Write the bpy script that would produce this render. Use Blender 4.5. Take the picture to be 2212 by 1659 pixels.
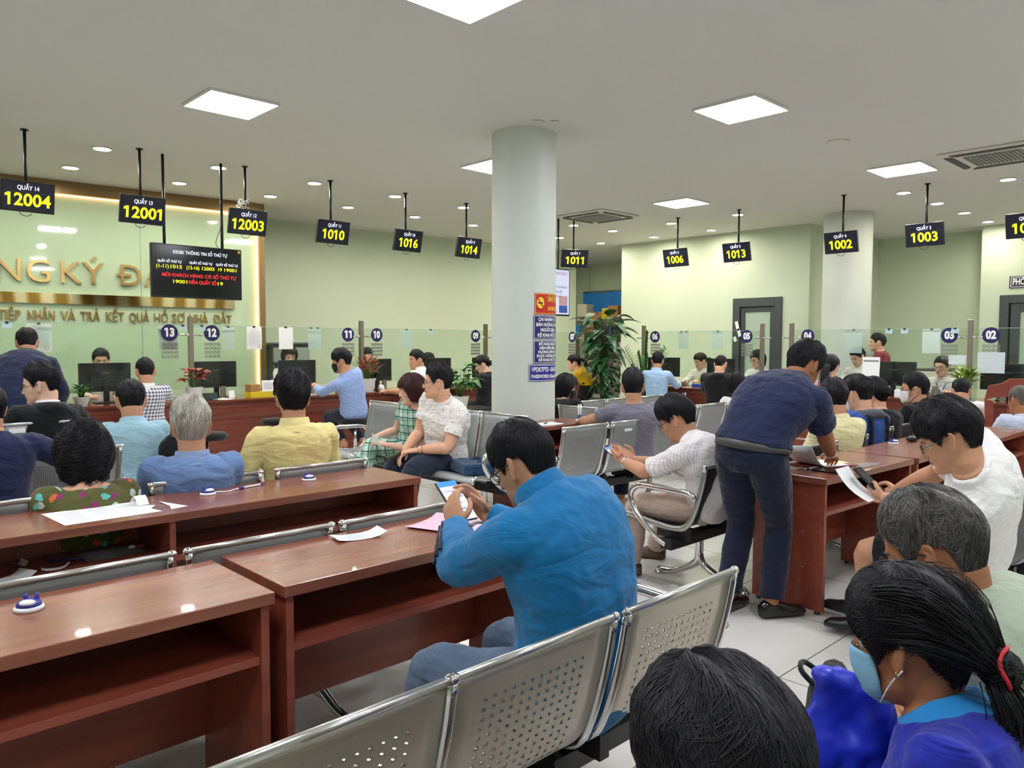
import bpy, bmesh, math, random
import numpy as np
from math import sin, cos, pi, radians as R, sqrt, atan2
from mathutils import Vector, Matrix, noise

for o in list(bpy.data.objects): bpy.data.objects.remove(o)
S = bpy.context.scene
COL = S.collection
random.seed(7); np.random.seed(7)

# ------------------------------------------------------------------ camera
cam_d = bpy.data.cameras.new('camera'); cam = bpy.data.objects.new('camera', cam_d); COL.objects.link(cam)
cam_d.sensor_fit = 'HORIZONTAL'; cam_d.sensor_width = 36.0; cam_d.lens = 1652.0/2212*36.0
cam_d.clip_start = 0.05; cam_d.clip_end = 100
_A, _P, _Q = R(46.27), R(3.07), R(0.153)
fw = Vector((cos(_A), sin(_A), 0)); rt = Vector((sin(_A), -cos(_A), 0)); upv = Vector((0, 0, 1))
vf = fw*cos(_P) - upv*sin(_P); u0 = upv*cos(_P) + fw*sin(_P)
vr = rt*cos(_Q) + u0*sin(_Q); vu = u0*cos(_Q) - rt*sin(_Q)
m = Matrix((vr, vu, -vf)).transposed().to_4x4(); m.translation = (0, 0, 1.5)
cam.matrix_world = m
S.camera = cam

# ------------------------------------------------------------------ world, exposure
w = bpy.data.worlds.new('world'); S.world = w; w.use_nodes = True
w.node_tree.nodes['Background'].inputs[0].default_value = (0.8, 0.88, 1.0, 1)
w.node_tree.nodes['Background'].inputs[1].default_value = 0.25
S.view_settings.view_transform = 'Standard'; S.view_settings.look = 'None'
S.view_settings.gamma = 1.0; S.view_settings.use_curve_mapping = False
S.view_settings.exposure = 0.4
PANEL_E = 34.0      # ceiling panel radiance
DOWN_E = 205.0     # downlight radiance
COVE_E = 3.6        # warm strip in the sign wall

CEIL = 3.53

# ------------------------------------------------------------------ materials
def lin(h):
    if isinstance(h, str):
        h = h.lstrip('#'); c = [int(h[i:i+2], 16)/255 for i in (0, 2, 4)]
    else: c = h
    return tuple(x/12.92 if x <= 0.04045 else ((x+0.055)/1.055)**2.4 for x in c) + (1,)
_mats = {}
def mat(name, color='#888888', rough=0.5, metal=0.0, emit=None, estr=0.0, spec=0.5, sheen=0.0, trans=0.0, coat=0.0, alpha=1.0):
    if name in _mats: return _mats[name]
    m = bpy.data.materials.new(name); m.use_nodes = True
    b = m.node_tree.nodes['Principled BSDF']
    b.inputs['Base Color'].default_value = lin(color)
    b.inputs['Roughness'].default_value = rough; b.inputs['Metallic'].default_value = metal
    b.inputs['Specular IOR Level'].default_value = spec
    b.inputs['Sheen Weight'].default_value = sheen
    b.inputs['Transmission Weight'].default_value = trans
    b.inputs['Coat Weight'].default_value = coat
    b.inputs['Alpha'].default_value = alpha
    if emit is not None:
        b.inputs['Emission Color'].default_value = lin(emit); b.inputs['Emission Strength'].default_value = estr
    _mats[name] = m
    return m
def N(m, typ, **kw):
    n = m.node_tree.nodes.new(typ)
    for k, v in kw.items():
        if k.startswith('_'): setattr(n, k[1:], v)
        else: n.inputs[k.replace('_', ' ')].default_value = v
    return n
def L(m, a, b): m.node_tree.links.new(a, b)
def bsdf(m): return m.node_tree.nodes['Principled BSDF']
def coords(m, kind='Object', scale=(1, 1, 1), rot=(0, 0, 0)):
    t = N(m, 'ShaderNodeTexCoord'); mp = N(m, 'ShaderNodeMapping')
    mp.inputs['Scale'].default_value = scale; mp.inputs['Rotation'].default_value = rot
    L(m, t.outputs[kind], mp.inputs[0]); return mp.outputs[0]
def ramp(m, fac, stops, interp='LINEAR'):
    r = N(m, 'ShaderNodeValToRGB'); r.color_ramp.interpolation = interp
    e = r.color_ramp.elements
    while len(e) > 1: e.remove(e[-1])
    e[0].position = stops[0][0]; e[0].color = lin(stops[0][1])
    for p, c in stops[1:]:
        x = e.new(p); x.color = lin(c)
    L(m, fac, r.inputs[0]); return r.outputs[0]
def mathn(m, op, a, b=None, c=None):
    n = N(m, 'ShaderNodeMath', _operation=op)
    for i, v in enumerate((a, b, c)):
        if v is None: continue
        if isinstance(v, (int, float)): n.inputs[i].default_value = v
        else: L(m, v, n.inputs[i])
    return n.outputs[0]
def mixc(m, fac, a, b):
    n = N(m, 'ShaderNodeMix', _data_type='RGBA')
    for i, v in ((0, fac), (6, a), (7, b)):
        if isinstance(v, (int, float)): n.inputs[i].default_value = v
        elif isinstance(v, str): n.inputs[i].default_value = lin(v)
        else: L(m, v, n.inputs[i])
    return n.outputs[2]
def bump(m, h, strength=0.3, dist=0.01):
    n = N(m, 'ShaderNodeBump', Strength=strength, Distance=dist); L(m, h, n.inputs['Height'])
    L(m, n.outputs[0], bsdf(m).inputs['Normal'])
def noisen(m, v, scale=5.0, detail=3.0, rough=0.55):
    n = N(m, 'ShaderNodeTexNoise', Scale=scale, Detail=detail, Roughness=rough); L(m, v, n.inputs['Vector']); return n.outputs[0]

def wood(name, c1, c2, c3, rough=0.28, axis=0, sc=1.0):
    if name in _mats: return _mats[name]
    m = mat(name, c1, rough, coat=0.15)
    s = [9*sc, 9*sc, 9*sc]; s[axis] = 0.8*sc
    v = coords(m, 'Object', tuple(s))
    n1 = noisen(m, v, 2.2, 3, 0.5)
    col = ramp(m, n1, [(0.3, c2), (0.5, c1), (0.72, c3)])
    L(m, col, bsdf(m).inputs['Base Color'])
    return m
def painted(name, col, rough=0.6, var=0.04):
    if name in _mats: return _mats[name]
    m = mat(name, col, rough)
    v = coords(m, 'Object'); n1 = noisen(m, v, 0.7, 3)
    c = lin(col)
    mx = N(m, 'ShaderNodeMix', _data_type='RGBA')
    mx.inputs[6].default_value = tuple(x*(1-var) for x in c[:3])+(1,); mx.inputs[7].default_value = tuple(min(1, x*(1+var)) for x in c[:3])+(1,)
    L(m, n1, mx.inputs[0]); L(m, mx.outputs[2], bsdf(m).inputs['Base Color'])
    bump(m, noisen(m, v, 60, 2), 0.05, 0.002)
    return m

# ------------------------------------------------------------------ mesh helpers
class MB:
    """collects shapes that are linked as ONE mesh object"""
    def __init__(s): s.v = []; s.f = []; s.uv = None; s.mi = []; s.cur = 0
    def add(s, vs, fs):
        b = len(s.v); s.v += [tuple(p) for p in vs]; s.f += [tuple(i+b for i in f) for f in fs]; s.mi += [s.cur]*len(fs); return s
    def box(s, x0, x1, y0, y1, z0, z1):
        return s.add([(x0,y0,z0),(x1,y0,z0),(x1,y1,z0),(x0,y1,z0),(x0,y0,z1),(x1,y0,z1),(x1,y1,z1),(x0,y1,z1)],
                     [(3,2,1,0),(4,5,6,7),(0,1,5,4),(1,2,6,5),(2,3,7,6),(3,0,4,7)])
    def quad(s, a, b, c, d): return s.add([a,b,c,d], [(0,1,2,3)])
    def prism(s, poly, z0, z1):
        n = len(poly)
        return s.add([(x,y,z0) for x,y in poly]+[(x,y,z1) for x,y in poly], [tuple(range(n-1,-1,-1)), tuple(range(n,2*n))]+[(i,(i+1)%n,n+(i+1)%n,n+i) for i in range(n)])
    def prism_y(s, poly, y0, y1):   # polygon in x,z
        n = len(poly)
        return s.add([(x,y0,z) for x,z in poly]+[(x,y1,z) for x,z in poly], [tuple(range(n)), tuple(range(2*n-1,n-1,-1))]+[((i+1)%n,i,n+i,n+(i+1)%n) for i in range(n)])
    def lathe(s, prof, n=24, c=(0,0,0), a0=0, a1=2*pi):
        full = abs(a1-a0-2*pi) < 1e-6; k = n if full else n+1
        vs = [(c[0]+r*cos(a0+(a1-a0)*i/n), c[1]+r*sin(a0+(a1-a0)*i/n), c[2]+z) for r,z in prof for i in range(k)]
        fs = []
        for j in range(len(prof)-1):
            for i in range(n):
                i2 = (i+1) % k
                fs.append((j*k+i, j*k+i2, (j+1)*k+i2, (j+1)*k+i))
        if full:
            if prof[0][0] > 1e-5: fs.append(tuple(range(k-1,-1,-1)))
            if prof[-1][0] > 1e-5: fs.append(tuple((len(prof)-1)*k+i for i in range(k)))
        return s.add(vs, fs)
    def tube(s, pts, rad, n=8, cap=True, smooth=0, flat=1.0):
        vs, fs = tube_geo(pts, rad, n, cap, smooth, flat); return s.add(vs, fs)
    def grid(s, rows, closed=False):
        h = len(rows); k = len(rows[0]); vs = [p for r in rows for p in r]; fs = []
        for j in range(h-1):
            for i in range(k if closed else k-1):
                i2 = (i+1) % k; fs.append((j*k+i, j*k+i2, (j+1)*k+i2, (j+1)*k+i))
        return s.add(vs, fs)
    def sphere(s, c, r, nu=12, nv=8):
        r = (r,r,r) if isinstance(r, (int,float)) else r
        rows = [[(c[0]+r[0]*sin(pi*j/nv)*cos(2*pi*i/nu), c[1]+r[1]*sin(pi*j/nv)*sin(2*pi*i/nu), c[2]-r[2]*cos(pi*j/nv)) for i in range(nu)] for j in range(nv+1)]
        return s.grid(rows, True)
    def build(s, name, mats, parent=None, smooth=False, bevel=0, loc=None, rot=None, autosmooth=False):
        me = bpy.data.meshes.new(name); me.from_pydata(s.v, [], s.f); me.update()
        for mm in (mats if isinstance(mats, (list,tuple)) else [mats]): me.materials.append(mm)
        if any(s.mi): me.polygons.foreach_set('material_index', s.mi)
        if smooth or autosmooth: me.polygons.foreach_set('use_smooth', [True]*len(me.polygons))
        if autosmooth: me.set_sharp_from_angle(angle=R(40))
        me.validate()
        o = bpy.data.objects.new(name, me); COL.objects.link(o)
        if parent: o.parent = parent
        if loc: o.location = loc
        if rot: o.rotation_euler = rot
        if bevel:
            b = o.modifiers.new('bevel', 'BEVEL'); b.width = bevel; b.segments = 2; b.limit_method = 'ANGLE'; b.angle_limit = R(40)
        return o
def catmull(pts, rad, k):
    P = [Vector(p) for p in pts]; n = len(P)
    if k <= 0 or n < 2: return P, list(rad)
    op, orr = [], []
    for i in range(n-1):
        p0 = P[i-1] if i else P[0]*2-P[1]; p1 = P[i]; p2 = P[i+1]; p3 = P[i+2] if i+2 < n else P[-1]*2-P[-2]
        for j in range(k+1):
            t = j/(k+1)
            op.append(0.5*((2*p1)+(p2-p0)*t+(2*p0-5*p1+4*p2-p3)*t*t+(3*p1-p0-3*p2+p3)*t**3)); orr.append(rad[i]*(1-t)+rad[i+1]*t)
    op.append(P[-1]); orr.append(rad[-1]); return op, orr
def tube_geo(pts, rad, n=8, cap=True, smooth=0, flat=1.0, updir=None):
    if isinstance(rad, (int,float)): rad = [rad]*len(pts)
    P, rr = catmull(pts, rad, smooth)
    T = []
    for i in range(len(P)):
        t = (P[min(i+1,len(P)-1)]-P[max(i-1,0)])
        T.append(t.normalized() if t.length > 1e-9 else Vector((0,0,1)))
    ref = updir if updir is not None else (Vector((0,0,1)) if abs(T[0].z) < 0.9 else Vector((0,1,0)))
    a = (ref-T[0]*ref.dot(T[0])).normalized(); vs = []
    if cap == 'round':
        P2 = [P[0]-T[0]*rr[0]*0.6]+P+[P[-1]+T[-1]*rr[-1]*0.6]; rr = [rr[0]*0.55]+rr+[rr[-1]*0.55]; T = [T[0]]+T+[T[-1]]; P = P2
    for p, t, r_ in zip(P, T, rr):
        a = a-t*a.dot(t); a = a.normalized() if a.length > 1e-6 else t.orthogonal().normalized()
        b = t.cross(a)
        for i in range(n):
            an = 2*pi*i/n; vs.append(p+b*cos(an)*r_+a*sin(an)*r_*flat)
    fs = [(j*n+i, j*n+(i+1)%n, (j+1)*n+(i+1)%n, (j+1)*n+i) for j in range(len(P)-1) for i in range(n)]
    if cap: fs += [tuple(range(n-1,-1,-1)), tuple((len(P)-1)*n+i for i in range(n))]
    return vs, fs

def tag(o, label=None, cat=None, group=None, kind=None):
    if label: o['label'] = label
    if cat: o['category'] = cat
    if group: o['group'] = group
    if kind: o['kind'] = kind
    return o
def thing(name, loc, label, cat, rz=0, group=None):
    o = bpy.data.objects.new(name, None); COL.objects.link(o); o.empty_display_size = 0.1
    o.location = loc; o.rotation_euler = (0, 0, R(rz)); return tag(o, label, cat, group)
def struct(mb, name, m, **kw): return tag(mb.build(name, m, **kw), kind='structure')
def dup(root, loc, rz, label, group=None):
    r = root.copy(); COL.objects.link(r); r.location = loc; r.rotation_euler = (0,0,R(rz)); r['label'] = label
    if group: r['group'] = group
    for ch in list(root.children):
        c = ch.copy(); COL.objects.link(c); c.parent = r
        for g in list(ch.children):
            d = g.copy(); COL.objects.link(d); d.parent = c
    return r

# text becomes a thin mesh; (x right, z up), facing -Y in local space
def _text_mesh(s, size, bold, ext, align, spacing):
    c = bpy.data.curves.new('t', 'FONT'); c.body = s; c.size = size; c.align_x = align; c.align_y = 'CENTER'
    c.extrude = ext; c.offset = bold; c.space_character = spacing; c.resolution_u = 3
    t = bpy.data.objects.new('t', c); COL.objects.link(t)
    dg = bpy.context.evaluated_depsgraph_get(); me = bpy.data.meshes.new_from_object(t.evaluated_get(dg))
    bpy.data.objects.remove(t); bpy.data.curves.remove(c); return me
def _xr(me):
    xs = [v.co.x for v in me.vertices] or [0]; return min(xs), max(xs)
def text_part(name, s, size, m, parent, loc, rot=(pi/2,0,0), bold=0.0, ext=0.0, align='CENTER', sx=1.0, spacing=1.0, fit=None, label=None, flag=False):
    plain = s.replace('Đ', 'D')
    me = _text_mesh(plain, size, bold, ext, 'LEFT', spacing)
    if 'Đ' in s:            # the stroke of the barred D
        bm = bmesh.new(); bm.from_mesh(me)
        ys = [v.co.y for v in me.vertices]; ym = 0.0
        dm = _text_mesh('D', size, 0, 0, 'LEFT', spacing); y0, y1 = min(v.co.y for v in dm.vertices), max(v.co.y for v in dm.vertices); ym = (y0+y1)/2; dw = _xr(dm)
        for i, ch in enumerate(s):
            if ch != 'Đ': continue
            x1 = _xr(_text_mesh(plain[:i+1], size, 0, 0, 'LEFT', spacing))[1]; xa = x1-(dw[1]-dw[0])-0.10*size; xb = x1-(dw[1]-dw[0])+0.32*size
            h = 0.045*size+bold; q = [bm.verts.new((x, y, z)) for z in (-ext-1e-5, ext+1e-5) for x, y in ((xa,ym-h),(xb,ym-h),(xb,ym+h),(xa,ym+h))]
            for f in ((3,2,1,0),(4,5,6,7),(0,1,5,4),(1,2,6,5),(2,3,7,6),(3,0,4,7)): bm.faces.new([q[k] for k in f])
        bm.to_mesh(me); bm.free()
    if flag and '1' in s:      # give the figure 1 its slanting flag
        bm = bmesh.new(); bm.from_mesh(me); om = _text_mesh('1', size, bold, ext, 'LEFT', spacing); ow = _xr(om); yt = max(v.co.y for v in om.vertices)
        for i, ch in enumerate(plain):
            if ch != '1': continue
            x1 = _xr(_text_mesh(plain[:i+1], size, bold, ext, 'LEFT', spacing))[1]; x0 = x1-(ow[1]-ow[0]); th_ = 0.13*size+bold
            q = [bm.verts.new((x, y, ext+1e-5)) for x, y in ((x0-0.15*size, yt-0.20*size-th_*0.2), (x0-0.15*size, yt-0.20*size+th_*0.75), (x0+0.01*size, yt), (x0+0.03*size, yt), (x0+0.03*size, yt-th_*1.15))]
            bm.faces.new(q[::-1])
        bm.to_mesh(me); bm.free()
    a, b = _xr(me); wd = max(b-a, 1e-6); k = fit/wd if fit else sx
    off = {'LEFT': a, 'CENTER': (a+b)/2, 'RIGHT': b}[align]
    for v in me.vertices: v.co.x = (v.co.x-off)*k
    me.materials.clear(); me.materials.append(m); me.name = name
    o = bpy.data.objects.new(name, me); COL.objects.link(o); o.parent = parent; o.location = loc; o.rotation_euler = rot
    if label: o['label'] = label
    return o

# ------------------------------------------------------------------ shared materials
WOOD = wood('red_wood', '#87402f', '#7d382b', '#914838', 0.33)
WOODT = wood('red_wood_top', '#824a37', '#794231', '#8b5341', 0.26)
WOODC = wood('counter_wood', '#77372a', '#6b2f23', '#824034', 0.3)
BLACK = mat('black_plastic', '#15161a', 0.4)
DARKM = mat('dark_metal', '#26272b', 0.35, 0.6)
CHROME = mat('chrome', '#d8d8d8', 0.12, 1.0)
STEEL = mat('brushed_steel', '#b4b0a8', 0.32, 0.95)
WHITE = mat('white_plastic', '#eef0f0', 0.4)
PAPER = mat('paper', '#eef0ee', 0.8)
NAVY = mat('navy_plastic', '#23235c', 0.45)
GOLD = mat('gold_metal', '#c9a25e', 0.22, 1.0)
YEL = mat('screen_yellow', '#f6f21a', 0.5, emit='#f6f21a', estr=0.9)
WHT = mat('screen_white', '#e8e8ff', 0.5, emit='#e8e8ff', estr=0.8)
RED = mat('screen_red', '#ff2a2a', 0.5, emit='#ff2a2a', estr=0.85)
SCRN = mat('screen_dark', '#14161f', 0.2, emit='#171a2c', estr=0.35)
INK = mat('ink', '#5b5f6e', 0.8)
WALLG = painted('wall_pale_green', '#c8d4be', 0.6)
CEILM = painted('ceiling_white', '#d6d5d2', 0.75, 0.015)

# floor tiles
def floor_mat():
    m = mat('floor_tiles', '#cfcdc6', 0.14)
    v = coords(m, 'Object')
    b = N(m, 'ShaderNodeTexBrick', _offset=0.0, Scale=1.0)
    b.inputs['Brick Width'].default_value = 0.8; b.inputs['Row Height'].default_value = 0.8
    b.inputs['Mortar Size'].default_value = 0.0035; b.inputs['Mortar Smooth'].default_value = 0.1
    b.inputs['Color1'].default_value = lin('#d3d1ca'); b.inputs['Color2'].default_value = lin('#cdcbc3'); b.inputs['Mortar'].default_value = lin('#6c685f')
    L(m, v, b.inputs['Vector'])
    n = noisen(m, v, 1.6, 5, 0.65); c = mixc(m, mathn(m, 'MULTIPLY', mathn(m, 'SUBTRACT', n, 0.5), 0.9), b.outputs[0], '#a9a498')
    L(m, c, bsdf(m).inputs['Base Color'])
    L(m, mathn(m, 'MULTIPLY_ADD', noisen(m, v, 9, 3), 0.16, 0.06), bsdf(m).inputs['Roughness'])
    return m
struct(MB().box(-4, 17, -4, 15, -0.1, 0), 'floor', floor_mat())

# ceiling with holes is not needed: the panels sit in shallow recess frames hung just under it
struct(MB().box(-4, 17, -4, 15, CEIL, CEIL+0.12), 'ceiling', CEILM)
struct(MB().box(-4.15, -4, -4, 13.2, 0, CEIL), 'wall_near_left', WALLG)
struct(MB().box(-4, 17, -4.15, -4, 0, CEIL), 'wall_near_right', WALLG)
def slab(a, b, th):      # wall slab from a to b (xy), thickness to the left of a->b
    d = Vector((b[0]-a[0], b[1]-a[1])).normalized(); n = Vector((-d.y, d.x))*th
    return [(a[0],a[1]), (b[0],b[1]), (b[0]+n.x,b[1]+n.y), (a[0]+n.x,a[1]+n.y)]
# left wall behind the counters (runs slightly askew)
struct(MB().prism(slab((-4, 12.86), (12.95, 11.47), 0.25), 0, CEIL), 'wall_left', WALLG)
# block of the right wall, with a doorway
X0 = 12.65
wr = MB()
wr.box(X0, X0+0.25, 7.36, 9.95, 0, CEIL); wr.box(X0, X0+0.25, 5.94, 6.41, 0, CEIL); wr.box(X0, X0+0.25, 6.41, 7.36, 2.32, CEIL)
wr.box(X0+0.25, 15.6, 9.75, 9.95, 0, CEIL); wr.box(X0+0.25, 15.6, 5.94, 6.14, 0, CEIL)
struct(wr, 'wall_right', WALLG)
struct(MB().box(15.35, 15.6, 9.95, 14.8, 0, CEIL), 'wall_alcove', WALLG)
struct(MB().box(12.9, 15.35, 13.6, 13.8, 0, CEIL), 'wall_alcove_end', WALLG)
struct(MB().box(12.7, 12.9, 11.75, 13.8, 0, CEIL), 'wall_alcove_side', WALLG)
struct(MB().box(15.6, 15.85, 4.0, 6.14, 0, CEIL), 'wall_recess', WALLG)
wf = MB(); XR = 15.0
wf.box(XR, XR+0.85, 3.70, 4.0, 0, CEIL); wf.box(XR, XR+0.25, -4, 2.55, 0, CEIL); wf.box(XR, XR+0.25, 2.55, 3.70, 2.33, CEIL)
struct(wf, 'wall_far_right', WALLG)
# room glimpsed behind the doors
struct(MB().box(14.2, 14.3, 6.14, 9.75, 0, CEIL), 'wall_office', WALLG)
struct(MB().box(16.6, 16.7, -1, 4.0, 0, CEIL), 'wall_office_right', WALLG)

# round columns
COLM = painted('column_paint', '#cdd4cb', 0.55, 0.05)
c1 = MB().lathe([(0.315, 0), (0.315, CEIL)], 56, (5.33, 5.41, 0)).build('column', COLM, smooth=False, autosmooth=True)
tag(c1, 'thick round white column in the middle of the hall carrying notices', 'column', kind='structure')
c2 = MB().lathe([(0.36, 0), (0.36, CEIL)], 48, (12.2, 5.12, 0)).build('column', COLM, autosmooth=True)
tag(c2, 'pale round column against the far right wall behind counter 04', 'column', kind='structure')

# doors (grey aluminium frames, pale glass)
FRM = mat('door_frame_grey', '#4a4f52', 0.4, 0.3)
def glass_mat(name, col, rough=0.03, refl=0.08):
    if name in _mats: return _mats[name]
    m = bpy.data.materials.new(name); m.use_nodes = True; nt = m.node_tree
    nt.nodes.remove(nt.nodes['Principled BSDF'])
    t = nt.nodes.new('ShaderNodeBsdfTransparent'); t.inputs[0].default_value = lin(col)
    g = nt.nodes.new('ShaderNodeBsdfGlossy'); g.inputs['Roughness'].default_value = rough
    f = nt.nodes.new('ShaderNodeLayerWeight'); f.inputs[0].default_value = 0.5
    p = nt.nodes.new('ShaderNodeMath'); p.operation = 'POWER'; p.inputs[1].default_value = 5.0
    q = nt.nodes.new('ShaderNodeMath'); q.operation = 'MULTIPLY_ADD'; q.inputs[1].default_value = 0.5; q.inputs[2].default_value = 0.025
    mx = nt.nodes.new('ShaderNodeMixShader')
    nt.links.new(f.outputs['Facing'], p.inputs[0]); nt.links.new(p.outputs[0], q.inputs[0]); nt.links.new(q.outputs[0], mx.inputs[0]); nt.links.new(t.outputs[0], mx.inputs[1]); nt.links.new(g.outputs[0], mx.inputs[2])
    nt.links.new(mx.outputs[0], nt.nodes['Material Output'].inputs[0]); _mats[name] = m; return m
GLASS = glass_mat('clear_glass', '#f5faf6')
FROST = mat('frosted_glass', '#b9cdbd', 0.25, alpha=0.8)
d1 = MB()
for y0, y1 in ((6.41, 6.55), (7.22, 7.36)): d1.box(X0-0.03, X0+0.12, y0, y1, 0, 2.32)
d1.box(X0-0.03, X0+0.12, 6.55, 7.22, 2.16, 2.32)
d1o = struct(d1, 'door_1', FRM, bevel=0.006)
lf = MB()
for y0, y1 in ((6.56, 6.64), (7.13, 7.21)): lf.box(X0+0.0, X0+0.06, y0, y1, 0.02, 2.15)
lf.box(X0, X0+0.06, 6.64, 7.13, 2.07, 2.15); lf.box(X0, X0+0.06, 6.64, 7.13, 0.02, 0.3)
lf.build('door_leaf', FRM, d1o, bevel=0.004)
MB().box(X0+0.02, X0+0.035, 6.64, 7.13, 0.3, 2.07).build('door_pane', FROST, d1o)
st = MB()
for y, z, a, l in ((7.26, 1.82, 0.25, 0.17), (7.22, 1.70, 0.3, 0.15), (7.30, 1.58, 0.3, 0.09)):
    dy, dz = sin(a), cos(a)
    st.add([(X0-0.034, y-dz*0.03-dy*l/2, z+dy*0.03-dz*l/2), (X0-0.034, y+dz*0.03-dy*l/2, z-dy*0.03-dz*l/2), (X0-0.034, y+dz*0.03+dy*l/2, z-dy*0.03+dz*l/2), (X0-0.034, y-dz*0.03+dy*l/2, z+dy*0.03+dz*l/2)], [(0,1,2,3)])
st.build('door_sticker', PAPER, d1o)
d2 = MB()
d2.box(XR-0.03, XR+0.12, 3.56, 3.70, 0, 2.33); d2.box(XR-0.03, XR+0.12, 2.55, 2.69, 0, 2.33); d2.box(XR-0.03, XR+0.12, 2.69, 3.56, 2.19, 2.33)
d2o = struct(d2, 'door_2', FRM, bevel=0.006)
lf = MB()
for y0, y1 in ((3.40, 3.54), (2.70, 2.82)): lf.box(XR, XR+0.06, y0, y1, 0.02, 2.18)
lf.box(XR, XR+0.06, 2.82, 3.40, 2.04, 2.18); lf.box(XR, XR+0.06, 2.82, 3.40, 0.02, 0.25)
lf.build('door_leaf', FRM, d2o, bevel=0.004)
MB().box(XR+0.02, XR+0.035, 2.82, 3.40, 0.25, 2.04).build('door_pane', FROST, d2o)
MB().tube([(XR-0.03, 3.44, 1.03), (XR-0.07, 3.44, 1.03), (XR-0.07, 3.28, 1.03)], 0.012).build('door_handle', DARKM, d2o, smooth=True)

# room name plate above the far door
pl = thing('door_sign', (XR-0.002, 3.15, 2.54), 'navy PHÒNG TIẾP DÂN name plate above the far right doorway', 'sign')
MB().box(-0.015, 0, -0.42, 0.42, -0.10, 0.10).build('plate', mat('sign_navy', '#1f1f45', 0.4), pl, bevel=0.003)
fr = MB()
for a in ((-0.40,0.40,0.075,0.085),(-0.40,0.40,-0.085,-0.075),(-0.40,-0.39,-0.085,0.085),(0.39,0.40,-0.085,0.085)): fr.box(-0.018,-0.015,*a)
fr.build('border', PAPER, pl)
text_part('lettering', 'PHÒNG TIẾP DÂN', 0.15, PAPER, pl, (-0.018, 0, 0), (pi/2, 0, -pi/2), bold=0.004, fit=0.74)

# ------------------------------------------------------------------ ceiling fittings
PAN = mat('panel_light', '#ffffff', 0.5, emit='#f4f6ff', estr=PANEL_E)
PFR = mat('panel_frame', '#dcdad4', 0.5)
def panel(x, y, label, group='square ceiling light panels'):
    t = thing('ceiling_light_panel', (x, y, CEIL), label, 'ceiling light', group=group)
    f = MB(); a, b = 0.30, 0.285
    for x0,x1,y0,y1 in ((-a,a,-a,-b),(-a,a,b,a),(-a,-b,-b,b),(b,a,-b,b)): f.box(x0,x1,y0,y1,-0.022,0)
    f.build('frame', PFR, t, bevel=0.002)
    MB().box(-b,b,-b,b,-0.012,0).build('diffuser', PAN, t)
for x, y, l in ((2.93, 3.47, 'large bright square ceiling panel cut off by the top edge'), (2.85, 6.45, 'bright ceiling panel nearest the gold lettered wall, left of the column'),
    (6.08, 3.5, 'bright ceiling panel right of the column, nearest on that side'), (9.47, 3.37, 'small bright ceiling panel beside the far right air vent'),
    (9.46, 6.37, 'small bright ceiling panel above counter 6 display'), (6.02, 6.56, 'ceiling panel half hidden behind the round column')):
    panel(x, y, l)
for x, y in ((-0.3, 3.5), (-0.3, 6.45), (-0.3, 0.5), (2.9, 0.5), (6.05, 0.5), (9.46, 0.4), (2.9, -2.4), (6.05, -2.4), (-3, 3.5), (12.8, 0.4)):
    panel(x, y, 'square ceiling panel over the hall out of the frame', 'ceiling panels out of frame')
DNL = mat('downlight_lens', '#fffaf0', 0.4, emit='#fff6e2', estr=DOWN_E)
DNR = mat('downlight_reflector', '#f2efe6', 0.25, 0.2)
k = 0
def downlight(x, y, row):
    t = thing('downlight', (x, y, CEIL), 'small round recessed downlight in the %s' % row, 'downlight', group='downlights in the ' + row)
    MB().lathe([(0.095, 0), (0.10, -0.012), (0.083, -0.016), (0.078, -0.006)], 28).build('ring', DNR, t, smooth=True)
    MB().lathe([(0.0, -0.009), (0.079, -0.009), (0.079, -0.003)], 28).build('lens', DNL, t)
for i in range(8): downlight(1.28+1.236*i, 8.86, 'front row over the left counters')
for i in range(7): downlight(1.28+1.236*i, 10.07, 'back row over the left counters')
for x, y in ((10.92,8.8),(10.94,7.56),(10.96,6.33),(10.95,3.87),(10.98,2.67),(10.98,1.4)): downlight(x, y, 'front row over the right counters')
for x, y in ((12.09,10.05),(10.9,10.08),(12.1,8.75),(12.1,7.51),(12.12,3.82),(13.28,3.8),(14.5,3.79),(13.6,12.3)): downlight(x, y, 'back row over the right counters')  # the last one is outside the row, an added lamp to brighten the alcove
VENT = mat('vent_plastic', '#d9d6cc', 0.5); GRIL = mat('vent_grille', '#8b8c88', 0.6)
def ac_unit(x, y, label):
    t = thing('air_conditioner', (x, y, CEIL), label, 'air vent', group='ceiling air conditioners')
    a = 0.47
    MB().prism([(-a,-a),(a,-a),(a,a),(-a,a)], -0.03, 0).build('panel', VENT, t, bevel=0.02)
    for rz in range(4):
        b = MB(); b.prism([(-0.36,-0.43),(0.36,-0.43),(0.31,-0.355),(-0.31,-0.355)], -0.040, -0.030)
        b.build('louvre', mat('vent_dark', '#4c4c4a', 0.6), t, rot=(0,0,rz*pi/2))
    g = MB()
    for i in range(14): g.box(-0.26, 0.26, -0.26+i*0.039, -0.26+i*0.039+0.024, -0.045, -0.03)
    g.build('grille', GRIL, t)
ac_unit(9.5, 2.4, 'white cassette air conditioner in the ceiling at the right edge')
ac_unit(9.5, 7.96, 'white cassette air conditioner in the ceiling just right of the column')
sp = thing('ceiling_speaker', (7.76, 3.38, CEIL), 'round grey speaker grille flush in the ceiling', 'speaker')
MB().lathe([(0.11,0),(0.11,-0.012),(0.092,-0.016)], 32).build('rim', VENT, sp, smooth=True)
MB().lathe([(0.0,-0.013),(0.093,-0.013)], 32).build('grille', GRIL, sp)
crk = MB()
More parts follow.
